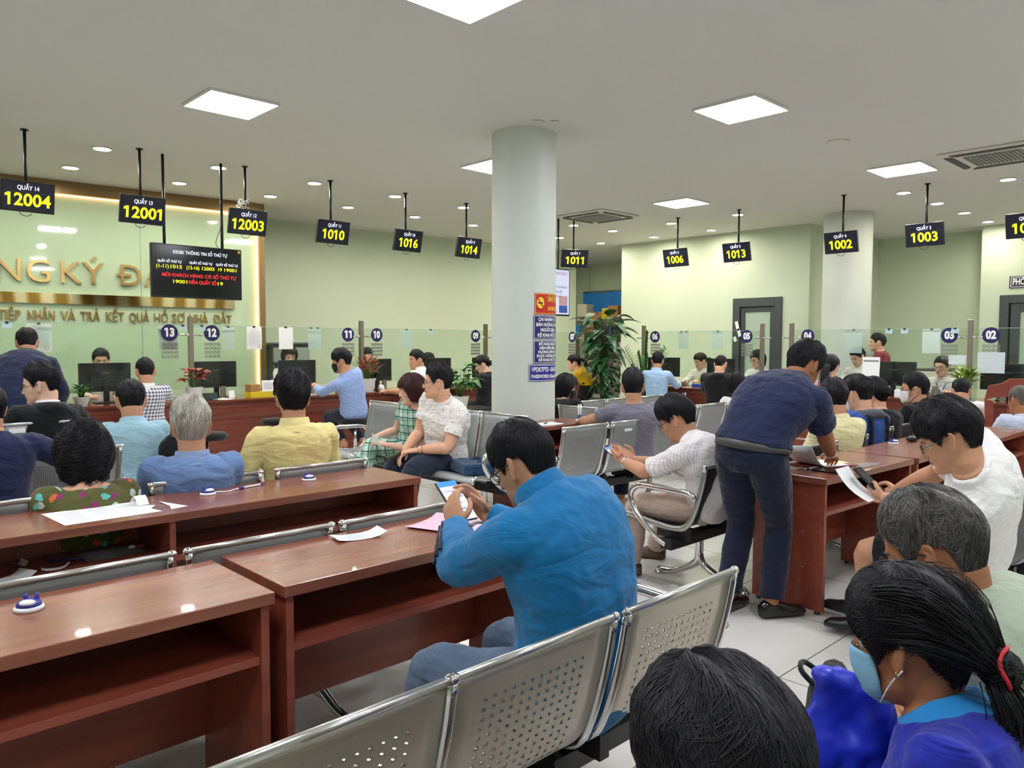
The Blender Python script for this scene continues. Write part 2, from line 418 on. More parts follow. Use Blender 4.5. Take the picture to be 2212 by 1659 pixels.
for x, y, pts in ((5.02, 5.0, [(0,0),(0.06,-0.05),(0.12,-0.05)]), (5.16, 4.9, [(0,0),(0.03,-0.05),(0.08,-0.04)])):
    crk.tube([(x+a, y+b, CEIL-0.001) for a, b in pts], 0.003, 4)
tag(crk.build('ceiling_crack', mat('crack', '#5f5d58', 0.9)), 'dark hairline cracks in the ceiling above the column', 'crack')

# ------------------------------------------------------------------ gold framed sign wall
GLG = mat('green_glass', '#b3c9ac', 0.05, coat=0.4)
u = Vector((0.9960, -0.0889, 0)); ang = atan2(u.y, u.x)
fp = thing('feature_wall', (5.18, 10.78, 0), 'tall pale green glass wall in a gold frame behind counters 12 to 14', 'feature wall')
fp.rotation_euler = (0, 0, ang)
W = 8.6
MB().box(-W, -0.03, 0.10, 0.30, 0, CEIL-0.16).build('glass_backing', GLG, fp)
seam = MB()
for x in (-1.62, -3.3, -5.0): seam.box(x-0.002, x+0.002, 0.094, 0.10, 0, CEIL-0.2)
seam.build('glass_seam', mat('seam', '#7f9a80', 0.6), fp)
gf = MB(); gf.box(-W, 0.05, -0.02, 0.32, CEIL-0.16, CEIL-0.001); gf.box(-0.03, 0.05, -0.02, 0.32, 0, CEIL-0.16)
gf.build('gold_frame', mat('bronze_frame', '#8d7550', 0.35, 0.7), fp)
cv = MB(); cv.box(-W, -0.05, 0.06, 0.085, CEIL-0.175, CEIL-0.16); cv.box(-0.045, -0.03, 0.05, 0.085, 0.8, CEIL-0.2)
cv.build('led_strip', mat('cove_led', '#ffc998', 0.5, emit='#ffbf85', estr=COVE_E), fp)
sg = thing('wall_sign', (5.18, 10.78, 0), 'large raised gold lettering with a gold bar on the green glass wall', 'sign')
sg.rotation_euler = (0, 0, ang)
def gx(X): return (X-5.18)/u.x
GB = mat('gold_bar', '#c8a05a', 0.16, 1.0)
v = coords(GB, 'Object', (1,1,1)); wv = N(GB, 'ShaderNodeTexWave', Scale=1.1, Distortion=2.0, Detail=1.0); L(GB, v, wv.inputs['Vector'])
L(GB, ramp(GB, wv.outputs[1], [(0.2,'#a8813f'),(0.5,'#d3ae6a'),(0.8,'#f0dcae')]), bsdf(GB).inputs['Base Color'])
MB().box(gx(-1.2), gx(4.80), 0.06, 0.10, 1.985, 2.115).build('gold_bar', GB, sg)
GL2 = mat('gold_letter', '#dcb877', 0.22, 0.85)
for s, x, al in (('ĐĂNG', 2.50, 'RIGHT'), ('KÝ', 2.62, 'LEFT'), ('ĐẤT', 3.27, 'LEFT'), ('ĐAI', 4.06, 'LEFT')):
    text_part('gold_word', s, 0.405, GL2, sg, (gx(x), 0.075, 2.375), (pi/2,0,0), ext=0.018, align=al, spacing=1.05)
GL3 = mat('gold_letter_small', '#a98a50', 0.3, 0.8)
words_ = [('TIẾP', 1.93, 2.18), ('NHẬN', 2.24, 2.55), ('VÀ', 2.60, 2.78), ('TRẢ', 2.82, 3.06), ('KẾT', 3.12, 3.35), ('QUẢ', 3.40, 3.66), ('HỒ', 3.71, 3.90), ('SƠ', 3.94, 4.12), ('NHÀ', 4.17, 4.44), ('ĐẤT', 4.50, 4.77), ('PHẬN', 1.50, 1.87)]
for s, a, b in words_:
    text_part('gold_word', s, 0.18, GL3, sg, (gx((a+b)/2), 0.085, 1.825), (pi/2,0,0), ext=0.010, fit=(b-a)*0.95, bold=0.001)

# ------------------------------------------------------------------ counters
def counter_profile(mb, length):      # runs along +x, customer side faces -y
    def strip(name, poly): pass
cprof = {'countertop': [(-0.02,0.752),(-0.035,0.765),(-0.035,0.785),(-0.02,0.798),(0.80,0.798),(0.80,0.752)],
         'moulding': [(0.0,0.752),(0.0,0.70),(0.012,0.69),(0.012,0.63),(0.03,0.61),(0.04,0.585),(0.04,0.56),(0.07,0.555),(0.07,0.752)],
         'front_panel': [(0.055,0.56),(0.055,0.14),(0.10,0.14),(0.10,0.56)],
         'plinth': [(0.03,0.0),(0.03,0.12),(0.05,0.145),(0.10,0.145),(0.10,0.0)]}
def counter(loc, rz, length, label):
    t = thing('service_counter', loc, label, 'counter', rz)
    for nm, pr in cprof.items():
        mb = MB(); n = len(pr)
        mb.add([(0,y,z) for y,z in pr]+[(length,y,z) for y,z in pr], [tuple(range(n-1,-1,-1)), tuple(range(n,2*n))]+[(i,(i+1)%n,n+(i+1)%n,n+i) for i in range(n)])
        mb.build(nm, WOODC if nm != 'countertop' else wood('counter_top_wood', '#5a2a1c', '#4a2015', '#6d3826', 0.12), t)
    for i in range(int(length/1.2)+1):
        x = min(i*1.2, length-0.06); MB().box(x, x+0.06, 0.048, 0.06, 0.14, 0.57).build('panel_rail', WOODC, t, bevel=0.004)
    MB().box(0.02, length-0.02, 0.72, 0.76, 0, 0.752).build('back_panel', WOODC, t)
    return t
counter((-1.6, 9.15, 0), 0, 12.45, 'long dark red wooden counter with moulded front along the left wall')
counter((10.55, 8.05, 0), -90, 7.6, 'long dark red wooden counter along the right side, counters 02 to 06')

# ------------------------------------------------------------------ glass screens
POSTM = mat('post_steel', '#9a9186', 0.35, 0.9)
EDGE = mat('glass_edge', '#9fb8a8', 0.3)
DECAL = mat('decal_navy', '#1d1a57', 0.4); DECW = mat('decal_white', '#f4f4f4', 0.5)
GROM = mat('grommet', '#8f918c', 0.35, 0.4)
Y0 = 9.45; XG = 10.90
def pane(loc, rz, length, label, nums, holes=True):
    """glass screen along local +x, customers on the -y side; nums = [(x, '13')]"""
    t = thing('glass_screen', loc, label, 'glass screen', rz, group='glass screens on the counters')
    MB().box(0, length, -0.005, 0.005, 0.93, 1.702).build('pane', GLASS, t)
    MB().box(0, length, -0.0055, 0.0055, 1.698, 1.704).build('polished_edge', EDGE, t)
    for x, s in nums:
        d = MB(); n = 40
        d.add([(x+0.1*cos(2*pi*i/n), -0.0065, 1.612+0.1*sin(2*pi*i/n)) for i in range(n)], [tuple(range(n))])
        o = d.build('counter_number', DECAL, t); o['label'] = 'round navy sticker reading %s' % s
        text_part('digits', s, 0.135, DECW, o, (x, -0.0085, 1.612), (pi/2,0,0), bold=0.007, fit=0.115, flag=True)
        h = MB()
        for a in range(4):
            for b in range(4):
                cx, cz = x+0.005-0.075+a*0.05, 1.475-b*0.05; ring = []
                for r_, yy in ((0.011,-0.007),(0.021,-0.007),(0.021,0.007),(0.011,0.007)):
                    ring.append([(cx+r_*cos(2*pi*i/12), yy, cz+r_*sin(2*pi*i/12)) for i in range(12)])
                ring.append(ring[0]); h.grid(ring, True)
        h.build('speaking_holes', GROM, t)
    for x in (0.35, length-0.35): MB().box(x-0.03, x+0.03, -0.02, 0.02, 0.798, 0.95).build('clamp_foot', POSTM, t)
    return t
def post(x, y, rz, label):
    t = thing('screen_post', (x, y, 0.798), label, 'post', rz, group='steel posts between the glass screens')
    MB().box(-0.027, 0.027, -0.03, 0.03, 0, 1.012).build('upright', POSTM, t, bevel=0.004)
    a = MB().tube([(-0.14, -0.012, 0.79), (0.14, -0.012, 0.79)], 0.012, 10)
    for s in (-1, 1): a.lathe([(0.024, -0.008), (0.024, 0.008)], 14, (s*0.125, -0.012, 0.79))
    a.build('spider_arm', CHROME, t, smooth=True)
for a, b, nm, l in ((-1.5, 1.15, [(-0.2,'15'),(0.9,'14')], 'glass screen at the far left end of the left counter'),
    (1.21, 3.58, [(2.16,'13')], 'glass screen with the 13 sticker'),
    (3.66, 6.00, [(0.22,'12'),(2.16,'11')], 'glass screen with the 12 and 11 stickers'),
    (6.08, 8.39, [(0.22,'10'),(2.13,'09')], 'glass screen with the 10 and 09 stickers'),
    (8.47, 10.80, [(0.24,'08'),(2.1,'07')], 'glass screen with the 07 sticker, right of the column')):
    pane((a, Y0, 0), 0, b-a, l, nm)
for x, l in ((1.18, 'steel post at the left end of the 13 screen'), (3.62, 'steel post between the 13 and 12 stickers'), (6.04, 'steel post between the 11 and 10 stickers'), (8.43, 'steel post right of the 09 sticker, beside the column'), (10.85, 'steel post right of the 07 sticker')): post(x, Y0, 0, l)
for a, b, nm, l in ((8.03, 5.88, [(0.20,'06'),(1.93,'05')], 'glass screen with the 06 and 05 stickers'),
    (5.33, 3.04, [(0.21,'04'),(2.09,'03')], 'glass screen with the 04 and 03 stickers'),
    (2.97, 0.6, [(0.2,'02'),(2.1,'01')], 'glass screen with the 02 sticker at the right edge')):
    pane((XG, a, 0), -90, a-b, l, nm)
for y, l in ((8.07, 'steel post behind the potted plants left of the 06 sticker'), (5.84, 'steel post right of the 05 sticker'), (5.37, 'steel post left of the 04 sticker'), (3.0, 'steel post between the 03 and 02 stickers')): post(XG, y, -90, l)

# sheets clipped to the top edge of the glass
CLIP = mat('binder_clip', '#1c1c20', 0.4)
PAPT = mat('paper_sheer', '#dfe9ec', 0.8, alpha=0.75)
def sheet(loc, rz, label, w=0.2, h=0.29, lines=True, m=None, stamp=False, clips=(0.0,)):
    t = thing('notice_sheet', loc, label, 'notice', rz, group='paper notices clipped to the glass')
    g = MB(); rows = []
    for j in range(7):
        rows.append([(-w/2+w*i/3, -0.012-0.012*sin(pi*j/6)*(0.4+0.3*i/3), -h*j/6) for i in range(4)])
    g.grid(rows); o = g.build('sheet', m or PAPER, t, smooth=True)
    if lines:
        q = MB(); rnd = random.Random(len(label))
        for j in range(17):
            z = -0.03-j*(h-0.08)/17; a = -w*0.4 if j > 2 else -w*0.3; b = a+w*(0.8 if j > 2 else 0.6)*(1 if j % 5 else 0.7)
            q.box(a, b, -0.026, -0.0255, z-0.0022, z)
        q.build('printed_lines', mat('print_grey', '#a7abb2', 0.8), t)
    if stamp:
        q = MB(); q.tube([(w*0.28+0.02*cos(a*pi/8), -0.026, -h*0.84+0.02*sin(a*pi/8)) for a in range(17)], 0.0015, 4); q.build('red_stamp', mat('stamp_red', '#c9514d', 0.8), t)
    for cx in clips:
        c = MB(); c.prism_y([(cx-0.018,-0.012),(cx+0.018,-0.012),(cx+0.013,0.01),(cx-0.013,0.01)], -0.018, 0.012); c.build('clip', CLIP, t)
    return t
for x, l, kw in ((2.02, 'printed notice in front of the gold lettering, left of the 13 sticker', dict(w=0.24, h=0.31, stamp=True)),
    (3.36, 'plain white sheet behind the 13 sticker', dict(lines=False, w=0.22)), (4.10, 'plain white sheet just right of the 12 sticker', dict(lines=False, w=0.16)),
    (4.42, 'printed notice with red stamp right of counter 12', dict(stamp=True)), (4.86, 'plain white sheet clipped in front of the smiling clerk', dict(lines=False)),
    (5.31, 'translucent pale sheet left of the 11 sticker', dict(lines=False, m=PAPT, clips=(-0.05, 0.05))),
    (6.86, 'translucent pale sheet right of the 10 sticker', dict(lines=False, m=PAPT, w=0.22))):
    sheet((x, Y0+(0.036 if 'sticker' in l else -0.012), 1.70), 0, l, **kw)
for y, l, kw in ((7.27, 'pale sheet with two clips right of the 06 sticker', dict(lines=False, m=PAPT, clips=(-0.05,0.05))),
    (6.63, 'pale sheet left of the grey door', dict(lines=False, m=PAPT)), (4.47, 'translucent sheet right of the 04 sticker', dict(lines=False, m=PAPT, w=0.24, h=0.33)),
    (3.46, 'plain white sheet left of the 03 sticker', dict(lines=False, w=0.22, h=0.32))):
    sheet((XG+0.036, y, 1.70), -90, l, **kw)
def card(loc, rz, label, w=0.09, h=0.06):
    t = thing('id_card', loc, label, 'card', rz, group='small cards clipped to the glass')
    MB().box(-w/2, w/2, -0.014, -0.012, -h, 0).build('card_body', mat('card_blue', '#b9d4d8', 0.5), t)
    MB().prism_y([(-0.016,-0.012),(0.016,-0.012),(0.012,0.01),(-0.012,0.01)], -0.018, 0.012).build('clip', CLIP, t)
for x, l in ((1.72, 'small card clipped left of the stamped notice'), (3.52, 'small card clipped just left of the post by 13'), (3.75, 'small card clipped just right of the post by 12'), (7.28, 'small card clipped right of the 10 sticker sheet')):
    card((x, Y0-0.012, 1.70), 0, l)
for y, l in ((3.98, 'small card clipped over the red shirted walker'), (3.78, 'small card clipped between 04 and 03'), (3.17, 'small card clipped just above the 03 sticker')):
    card((XG-0.012, y, 1.70), -90, l)
for (y, z, w_, h_, l) in ((3.13, 1.36, 0.22, 0.12, 'white sheet taped low on the glass under the 03 sticker'), (2.76, 1.40, 0.30, 0.26, 'large pale sheet taped low on the glass under the 02 sticker')):
    t = thing('taped_sheet', (XG-0.008, y, z), l, 'notice', -90)
    MB().box(-w_/2, w_/2, -0.001, 0.001, -h_, 0).build('sheet', PAPT, t)

# ------------------------------------------------------------------ monitors, seen from behind
def monitor(loc, rz, label, w=0.55, h=0.33, lift=0.13):
    t = thing('computer_monitor', loc, label, 'monitor', rz, group='computer monitors on the counters')
    MB().box(-w/2, w/2, -0.02, 0.02, lift, lift+h).build('casing', BLACK, t, bevel=0.006)
    MB().box(-w*0.3, w*0.3, -0.032, -0.02, lift+0.04, lift+h*0.7).build('back_bulge', BLACK, t, bevel=0.008)
    MB().box(-w/2+0.008, w/2-0.008, 0.02, 0.0215, lift+0.012, lift+h-0.008).build('screen', SCRN, t)
    MB().box(-0.03, 0.03, -0.055, -0.03, 0.0, lift+0.12).build('stand_neck', BLACK, t)
    MB().prism([(-0.12,-0.11),(0.12,-0.11),(0.12,0.07),(-0.12,0.07)], 0, 0.012).build('stand_base', BLACK, t, bevel=0.004)
    MB().box(-0.045, 0.045, -0.034, -0.032, lift+h*0.62, lift+h*0.69).build('badge', mat('badge_grey', '#4a4b50', 0.4), t)
    return t
ZC = 0.798
monitor((2.70, 9.62, ZC), 0, 'black monitor left of the plaid shirted man')
monitor((3.98, 9.62, ZC), 0, 'black monitor behind the red leaved plant under the 12 sticker')
monitor((5.12, 9.62, ZC), 0, 'black monitor in front of the smiling clerk, left of the 11 sticker')
monitor((6.42, 9.66, ZC), 0, 'black monitor behind the spiky plant under the 10 sticker')
monitor((7.58, 9.66, ZC), 0, 'black monitor left of the woman in black at counter 09')
monitor((8.55, 9.70, ZC), 20, 'black monitor at the column edge by counter 09')
monitor((10.0, 9.72, ZC), 0, 'black monitor right of the column by counter 07')
monitor((11.05, 7.75, ZC), -60, 'small black monitor in front of the man in the pale blue shirt')
monitor((11.02, 6.62, ZC), -90, 'black monitor behind the man in the black hoodie', w=0.5)
monitor((11.05, 3.95, ZC), -90, 'black monitor right of the printed stand notice')
monitor((11.05, 2.60, ZC), -90, 'black monitor at the right edge under the 02 sticker', w=0.62)

# ------------------------------------------------------------------ desks in the hall
def desk(loc, length, label, rz=0, depth=0.46, ht=0.765, mids=(), group='red brown writing desks'):
    """front edge (shelf side) along local +x at y=0, back at y=depth"""
    t = thing('writing_desk', loc, label, 'desk', rz, group=group)
    MB().box(0, length, 0, depth, ht-0.036, ht).build('desk_top', WOODT, t, bevel=0.0025)
    for x in (0.012, length-0.012-0.026):
        MB().box(x, x+0.026, 0.014, depth-0.012, 0.018, ht-0.036).build('side_panel', WOOD, t, bevel=0.0015)
    for x in mids: MB().box(x-0.013, x+0.013, 0.014, depth-0.012, 0.018, ht-0.036).build('divider_panel', WOOD, t, bevel=0.0015)
    xs = [0.038]+[q for x in mids for q in (x-0.013, x+0.013)]+[length-0.038]
    for i in range(0, len(xs), 2):
        MB().box(xs[i], xs[i+1], 0.022, depth-0.04, ht-0.215, ht-0.190).build('shelf', WOOD, t, bevel=0.0015)
        MB().box(xs[i], xs[i+1], depth-0.04, depth-0.022, 0.19, ht-0.036).build('modesty_panel', WOOD, t)
    for x in (0.025, length-0.025):
        for y in (0.05, depth-0.05): MB().lathe([(0.014,0),(0.018,0.004),(0.012,0.018)], 10, (x,y,0)).build('foot', BLACK, t)
    for x, z in ((0.0115, 0.45), (length-0.0115, 0.45), (0.0115, 0.25), (length-0.0115, 0.25)): MB().sphere((x, depth*0.3, z), 0.005, 8, 5).build('screw_cap', mat('screw_grey', '#8b8078', 0.4, 0.5), t)
    return t
desk((-0.22, 2.085, 0), 1.25, 'red brown desk in the front row, cut off by the left edge')
desk((1.072, 2.11, 0), 1.15, 'red brown desk in the front row where the man in blue leans')
desk((-0.12, 3.35, 0), 2.636, 'long red brown desk with two shelf bays in the second row', mids=(1.317,))
desk((4.085, 1.795, 0), 1.15, 'red brown desk the bending man in navy writes on', rz=-3)
desk((5.275, 1.722, 0), 1.18, 'red brown desk with a black phone, right of the bending man', depth=0.47)
desk((6.52, 1.665, 0), 1.25, 'red brown desk furthest right beside the white shirted man', depth=0.5)
desk((4.60, 4.62, 0), 0.93, 'red brown desk right of the column with a sheet and pen stand')

# ------------------------------------------------------------------ perforated metal benches
def shell_mat(name, kind, col='#b4b0a6', metal=0.9, rough=0.34):
    if name in _mats: return _mats[name]
    m = mat(name, col, rough, metal)
    uv = N(m, 'ShaderNodeUVMap', _uv_map='UVMap'); sx = N(m, 'ShaderNodeSeparateXYZ'); L(m, uv.outputs[0], sx.inputs[0])
    U, V = sx.outputs[0], sx.outputs[1]
    if kind == 'x':
        c = 0.0295
        px = mathn(m, 'SUBTRACT', mathn(m, 'FRACT', mathn(m, 'DIVIDE', mathn(m, 'ADD', U, 1.0), c)), 0.5)
        py = mathn(m, 'SUBTRACT', mathn(m, 'FRACT', mathn(m, 'DIVIDE', mathn(m, 'ADD', V, 1.0), c*0.86)), 0.5)
        a = mathn(m, 'ABSOLUTE', mathn(m, 'ADD', px, py)); b = mathn(m, 'ABSOLUTE', mathn(m, 'SUBTRACT', px, py))
        hole = mathn(m, 'MULTIPLY', mathn(m, 'LESS_THAN', mathn(m, 'MINIMUM', a, b), 0.105), mathn(m, 'LESS_THAN', mathn(m, 'MAXIMUM', a, b), 0.34))
        lim = 0.185
    else:
        c = 0.011
        px = mathn(m, 'SUBTRACT', mathn(m, 'FRACT', mathn(m, 'DIVIDE', mathn(m, 'ADD', U, 1.0), c)), 0.5)
        py = mathn(m, 'SUBTRACT', mathn(m, 'FRACT', mathn(m, 'DIVIDE', mathn(m, 'ADD', V, 1.0), c)), 0.5)
        r2 = mathn(m, 'ADD', mathn(m, 'MULTIPLY', px, px), mathn(m, 'MULTIPLY', py, py))
        hole = mathn(m, 'LESS_THAN', r2, 0.075); lim = 0.195
    reg = mathn(m, 'MULTIPLY', mathn(m, 'LESS_THAN', mathn(m, 'ABSOLUTE', U), lim), mathn(m, 'MULTIPLY', mathn(m, 'GREATER_THAN', V, 0.075), mathn(m, 'LESS_THAN', V, 0.86)))
    # a plain band where back and seat meet
    band = mathn(m, 'GREATER_THAN', mathn(m, 'ABSOLUTE', mathn(m, 'SUBTRACT', V, 0.42)), 0.05)
    al = mathn(m, 'SUBTRACT', 1.0, mathn(m, 'MULTIPLY', hole, mathn(m, 'MULTIPLY', reg, band)))
    L(m, al, bsdf(m).inputs['Alpha'])
    n = noisen(m, coords(m, 'Object', (1,1,1)), 3, 3)
    L(m, mathn(m, 'MULTIPLY_ADD', n, 0.18, rough-0.09), bsdf(m).inputs['Roughness'])
    return m
SHX = shell_mat('steel_shell_cross_holes', 'x', '#c4bcae', 0.62, 0.36)
SHD = shell_mat('steel_shell_round_holes', 'd', '#a0a3a2', 0.40, 0.42)
SHK = shell_mat('dark_shell_round_holes', 'd', '#3b3d40', 0.6, 0.45)
def bench(loc, rz, centers, label, ztop=0.80, shell=None, rim=CHROME, arms=(True, True), w=0.52, legs=None, bar=BLACK, seatz=0.42):
    """back top edge at local y=0, sitters face +y"""
    shell = shell or SHD
    t = thing('waiting_bench', loc, label, 'bench', rz, group='rows of perforated metal seats')
    q = (ztop-0.47)
    prof = [(0.0, ztop), (0.018, ztop-0.3*q), (0.045, ztop-0.62*q), (0.075, seatz+0.085), (0.105, seatz+0.03), (0.155, seatz-0.005), (0.25, seatz-0.012), (0.40, seatz+0.005), (0.52, seatz+0.025), (0.565, seatz+0.018), (0.59, seatz-0.015)]
    P, _ = catmull([(0,y,z) for y,z in prof], [0]*len(prof), 2)
    ln = [0]
    for i in range(1, len(P)): ln.append(ln[-1]+(P[i]-P[i-1]).length)
    NU = 9
    for cx in centers:
        vs, fs, uvs = [], [], []
        for p, l in zip(P, ln):
            for i in range(NU):
                uu = -w/2+w*i/(NU-1); vs.append((cx+uu, p.y, p.z)); uvs.append((uu, l))
        for j in range(len(P)-1):
            for i in range(NU-1): fs.append((j*NU+i, (j+1)*NU+i, (j+1)*NU+i+1, j*NU+i+1))
        me = bpy.data.meshes.new('seat_shell'); me.from_pydata(vs, [], fs); me.update()
        ul = me.uv_layers.new(name='UVMap')
        for lp in me.loops: ul.data[lp.index].uv = uvs[lp.vertex_index]
        me.materials.append(shell); me.polygons.foreach_set('use_smooth', [True]*len(me.polygons))
        so = bpy.data.objects.new('seat_shell', me); COL.objects.link(so); so.parent = t
        sd = so.modifiers.new('solid', 'SOLIDIFY'); sd.thickness = 0.003; sd.offset = 0
        for s in (-1, 1):
            MB().tube([(cx+s*(w/2-0.002), p.y, p.z) for p in P], 0.0125, 8, flat=1.5).build('side_rim', rim, so, smooth=True)
        b = MB().tube([(cx-w/2-0.006, -0.003, ztop+0.004), (cx+w/2+0.006, -0.003, ztop+0.004)], 0.0105, 10)
        b.build('top_rail', mat('satin_rail', '#c9c8c4', 0.28, 0.85) if rim is CHROME else rim, so, smooth=True)
        for s in (-1, 1): MB().sphere((cx+s*(w/2+0.004), -0.003, ztop+0.004), (0.018, 0.014, 0.014), 10, 8).build('end_cap', CHROME, so, smooth=True)
        for s in (-1, 1): MB().box(cx+s*0.2-0.02, cx+s*0.2+0.02, 0.12, 0.36, seatz-0.085, seatz-0.012).build('seat_bracket', BLACK, so)
    x0, x1 = min(centers)-w/2, max(centers)+w/2
    MB().box(x0-0.03, x1+0.03, 0.20, 0.28, seatz-0.14, seatz-0.075).build('beam', bar, t, bevel=0.004)
    for x in (legs if legs is not None else (x0+0.25, x1-0.25)):
        lg = MB()
        lg.tube([(x, 0.24, seatz-0.10), (x, 0.24, 0.20), (x, 0.27, 0.12), (x, 0.42, 0.045), (x, 0.54, 0.03)], [0.026,0.026,0.024,0.02,0.018], 10, smooth=3)
        lg.tube([(x, 0.24, 0.20), (x, 0.20, 0.12), (x, 0.03, 0.045), (x, -0.08, 0.03)], [0.024,0.022,0.02,0.018], 10, smooth=3)
        for y in (0.54, -0.08): lg.lathe([(0.03,0),(0.032,0.01),(0.018,0.025),(0.012,0.04)], 14, (x,y,0))
        lg.build('leg', CHROME, t, smooth=True)
    for s, on in ((-1, arms[0]), (1, arms[1])):
        if not on: continue
        x = (x0-0.035) if s < 0 else (x1+0.035)
        a = MB().tube([(x, 0.24, seatz-0.11), (x, 0.33, seatz-0.06), (x, 0.45, seatz+0.05), (x, 0.50, seatz+0.15), (x, 0.44, seatz+0.22), (x, 0.28, seatz+0.225), (x, 0.08, seatz+0.215), (x, 0.04, seatz+0.18)], [0.015,0.016,0.018,0.019,0.02,0.02,0.018,0.014], 10, smooth=4, flat=1.0)
        a.build('armrest', CHROME, t, smooth=True)
    return t
bench((0, 1.205, 0), 0, (0.13, 0.715, 1.245, 1.83), 'nearest steel bench with cross shaped holes, seat backs towards the camera', 0.80, SHX, arms=(True, True), w=0.53, legs=(0.42, 1.54))
bench((0, 2.60, 0), 0, (0.05, 0.645, 1.245, 1.84), 'steel bench tucked behind the front row of desks', 0.79, SHD, w=0.54, legs=(0.35, 1.55))
bench((0, 3.83, 0), 0, (0.31, 0.90, 1.54, 2.19), 'steel bench behind the second row desk where the grey haired man sits', 0.81, SHD, w=0.55, legs=(0.55, 1.87), arms=(True, False))
bench((0, 5.10, 0), 0, (0.63, 1.24), 'steel bench in front of the woman with dark curly hair', 0.85, SHD, w=0.54)
bench((0, 6.35, 0), 0, (0.75, 1.38), 'steel bench the man in the black jacket sits on', 0.91, SHD, w=0.54)
bench((1.66, 5.95, 0), -40, (0.0,), 'single steel seat behind the man in the light blue shirt', 0.85, SHD, w=0.54)
bench((4.42, 4.72, 0), 90, (0.0, 0.58, 1.18, 1.75), 'steel bench by the column where the couple sit', 0.89, SHD, w=0.54)
bench((0, 3.90, 0), 0, (4.53, 5.12, 5.70), 'steel bench with its back to the camera in front of the man in grey', 0.85, SHD, w=0.51)
bench((0, 2.36, 0), 0, (4.05, 4.63, 5.21, 5.79), 'dark seated bench behind the desk with the bending man', 0.79, SHK, rim=mat('grey_rim', '#a8a8a4', 0.3, 0.8), w=0.54, legs=(4.11, 5.5))
bench((0, 2.45, 0), 0, (6.5, 7.1, 7.7), 'dark seated bench behind the furthest right desks', 0.79, SHK, rim=mat('grey_rim', '#a8a8a4', 0.3, 0.8), w=0.54)
bench((6.02, 5.30, 0), -90, (-0.6, 0.0), 'steel bench the woman in black sits on, right of the column', 0.83, SHD, w=0.52)
bench((0, 6.0, 0), 0, (7.1, 7.6, 8.2, 8.8), 'grey steel bench in the middle distance, right of the big potted vine', 0.80, SHD, w=0.54)
bench((0, 4.75, 0), 0, (7.15, 7.75, 8.35), 'grey steel bench in front of the middle distance bench', 0.80, SHD, w=0.54)
bench((4.14, 0.86, 0), -4, (0.0, 0.58), 'dark bench the man in the white t-shirt sits on', 0.85, SHK, rim=mat('grey_rim', '#a8a8a4', 0.3, 0.8), w=0.54, legs=(0.2,))
bench((0, 0.12, 0), 0, (0.75, 1.33, 1.92), 'steel bench under the three people at the bottom right corner', 0.80, SHX, w=0.53)

# ------------------------------------------------------------------ queue displays hanging from the ceiling
def cable(pts, r=0.004, n=5): return MB().tube(pts, r, n, smooth=4)
def display(x, y, rz, counter_, number, tilt=13, w=0.45, h=0.29, zc=2.885, label=None):
    t = thing('queue_display', (x, y, zc), label or 'hanging black queue display reading QUẦY %s and %s' % (counter_, number), 'display', rz, group='queue number displays')
    tr = (R(tilt), 0, 0)
    cs = MB().box(-w/2, w/2, -0.02, 0.02, -h/2, h/2).build('casing', BLACK, t, bevel=0.004, rot=tr)
    sc = MB().box(-w/2+0.012, w/2-0.012, -0.0225, -0.02, -h/2+0.016, h/2-0.012).build('screen', SCRN, t, rot=tr)
    text_part('counter_name', 'QUẦY '+counter_, 0.056, WHT, sc, (0, -0.0235, h*0.28), bold=0.0008, fit=0.17+0.012*(len(counter_)-1))
    text_part('queue_number', number, 0.162, YEL, sc, (0, -0.0235, -h*0.12), bold=0.0035, fit=0.38 if len(number) > 4 else 0.31, flag=True)
    MB().box(-w*0.42, w*0.42, -0.0235, -0.0228, h*0.135, h*0.142).build('divider_line', mat('line_grey', '#565a70', 0.5), sc)
    MB().box(-0.02, 0.02, -0.0215, -0.02, -h/2+0.003, -h/2+0.011).build('maker_badge', mat('badge_grey', '#4a4b50', 0.4), cs)
    MB().tube([(0, 0.05, -0.05), (0, 0.05, CEIL-zc)], 0.014, 12).build('pole', DARKM, t, smooth=True)
    MB().box(-0.05, 0.05, 0.02, 0.055, -0.09, 0.03).build('bracket', DARKM, t)
    MB().lathe([(0.035, -0.012), (0.035, 0)], 16, (0, 0.05, CEIL-zc)).build('ceiling_flange', DARKM, t)
    cable([(-0.07, 0.02, -h/2+0.01), (-0.05, 0.03, -h/2-0.025), (0.0, 0.04, -h/2-0.035), (0.04, 0.03, -h/2-0.01)], 0.0035).build('power_cable', BLACK, t, smooth=True)
    return t
for x, c, nmb in ((1.765,'14','12004'),(2.805,'13','12001'),(3.955,'12','12003'),(5.07,'11','1010'),(6.222,'10','1016'),(7.305,'9','1014')):
    display(x, 8.56, 0, c, nmb)
display(9.465, 8.42, -30, '7', '1011')
for y, c, nmb in ((7.183,'6','1006'),(6.09,'5','1013'),(4.509,'4','1002'),(3.453,'3','1003'),(2.34,'2','1005')):
    display(10.53, y, -90, c, nmb)
# loose white cable bundle on top of the QUẦY 12 display
cb = MB(); rnd = random.Random(3)
for i in range(5):
    pts = [(3.92+rnd.uniform(-.07,.09), 8.60+rnd.uniform(-.03,.03), 3.03+rnd.uniform(0,.13)) for _ in range(6)]; cb.tube(pts, 0.004, 5, smooth=4)
cb.tube([(3.88,8.58,3.06),(3.80,8.6,2.96),(3.72,8.66,2.95)], 0.004, 5, smooth=4)
tag(cb.build('cable_bundle', WHITE, smooth=True), 'tangled white cable on top of the QUẦY 12 display', 'cable')
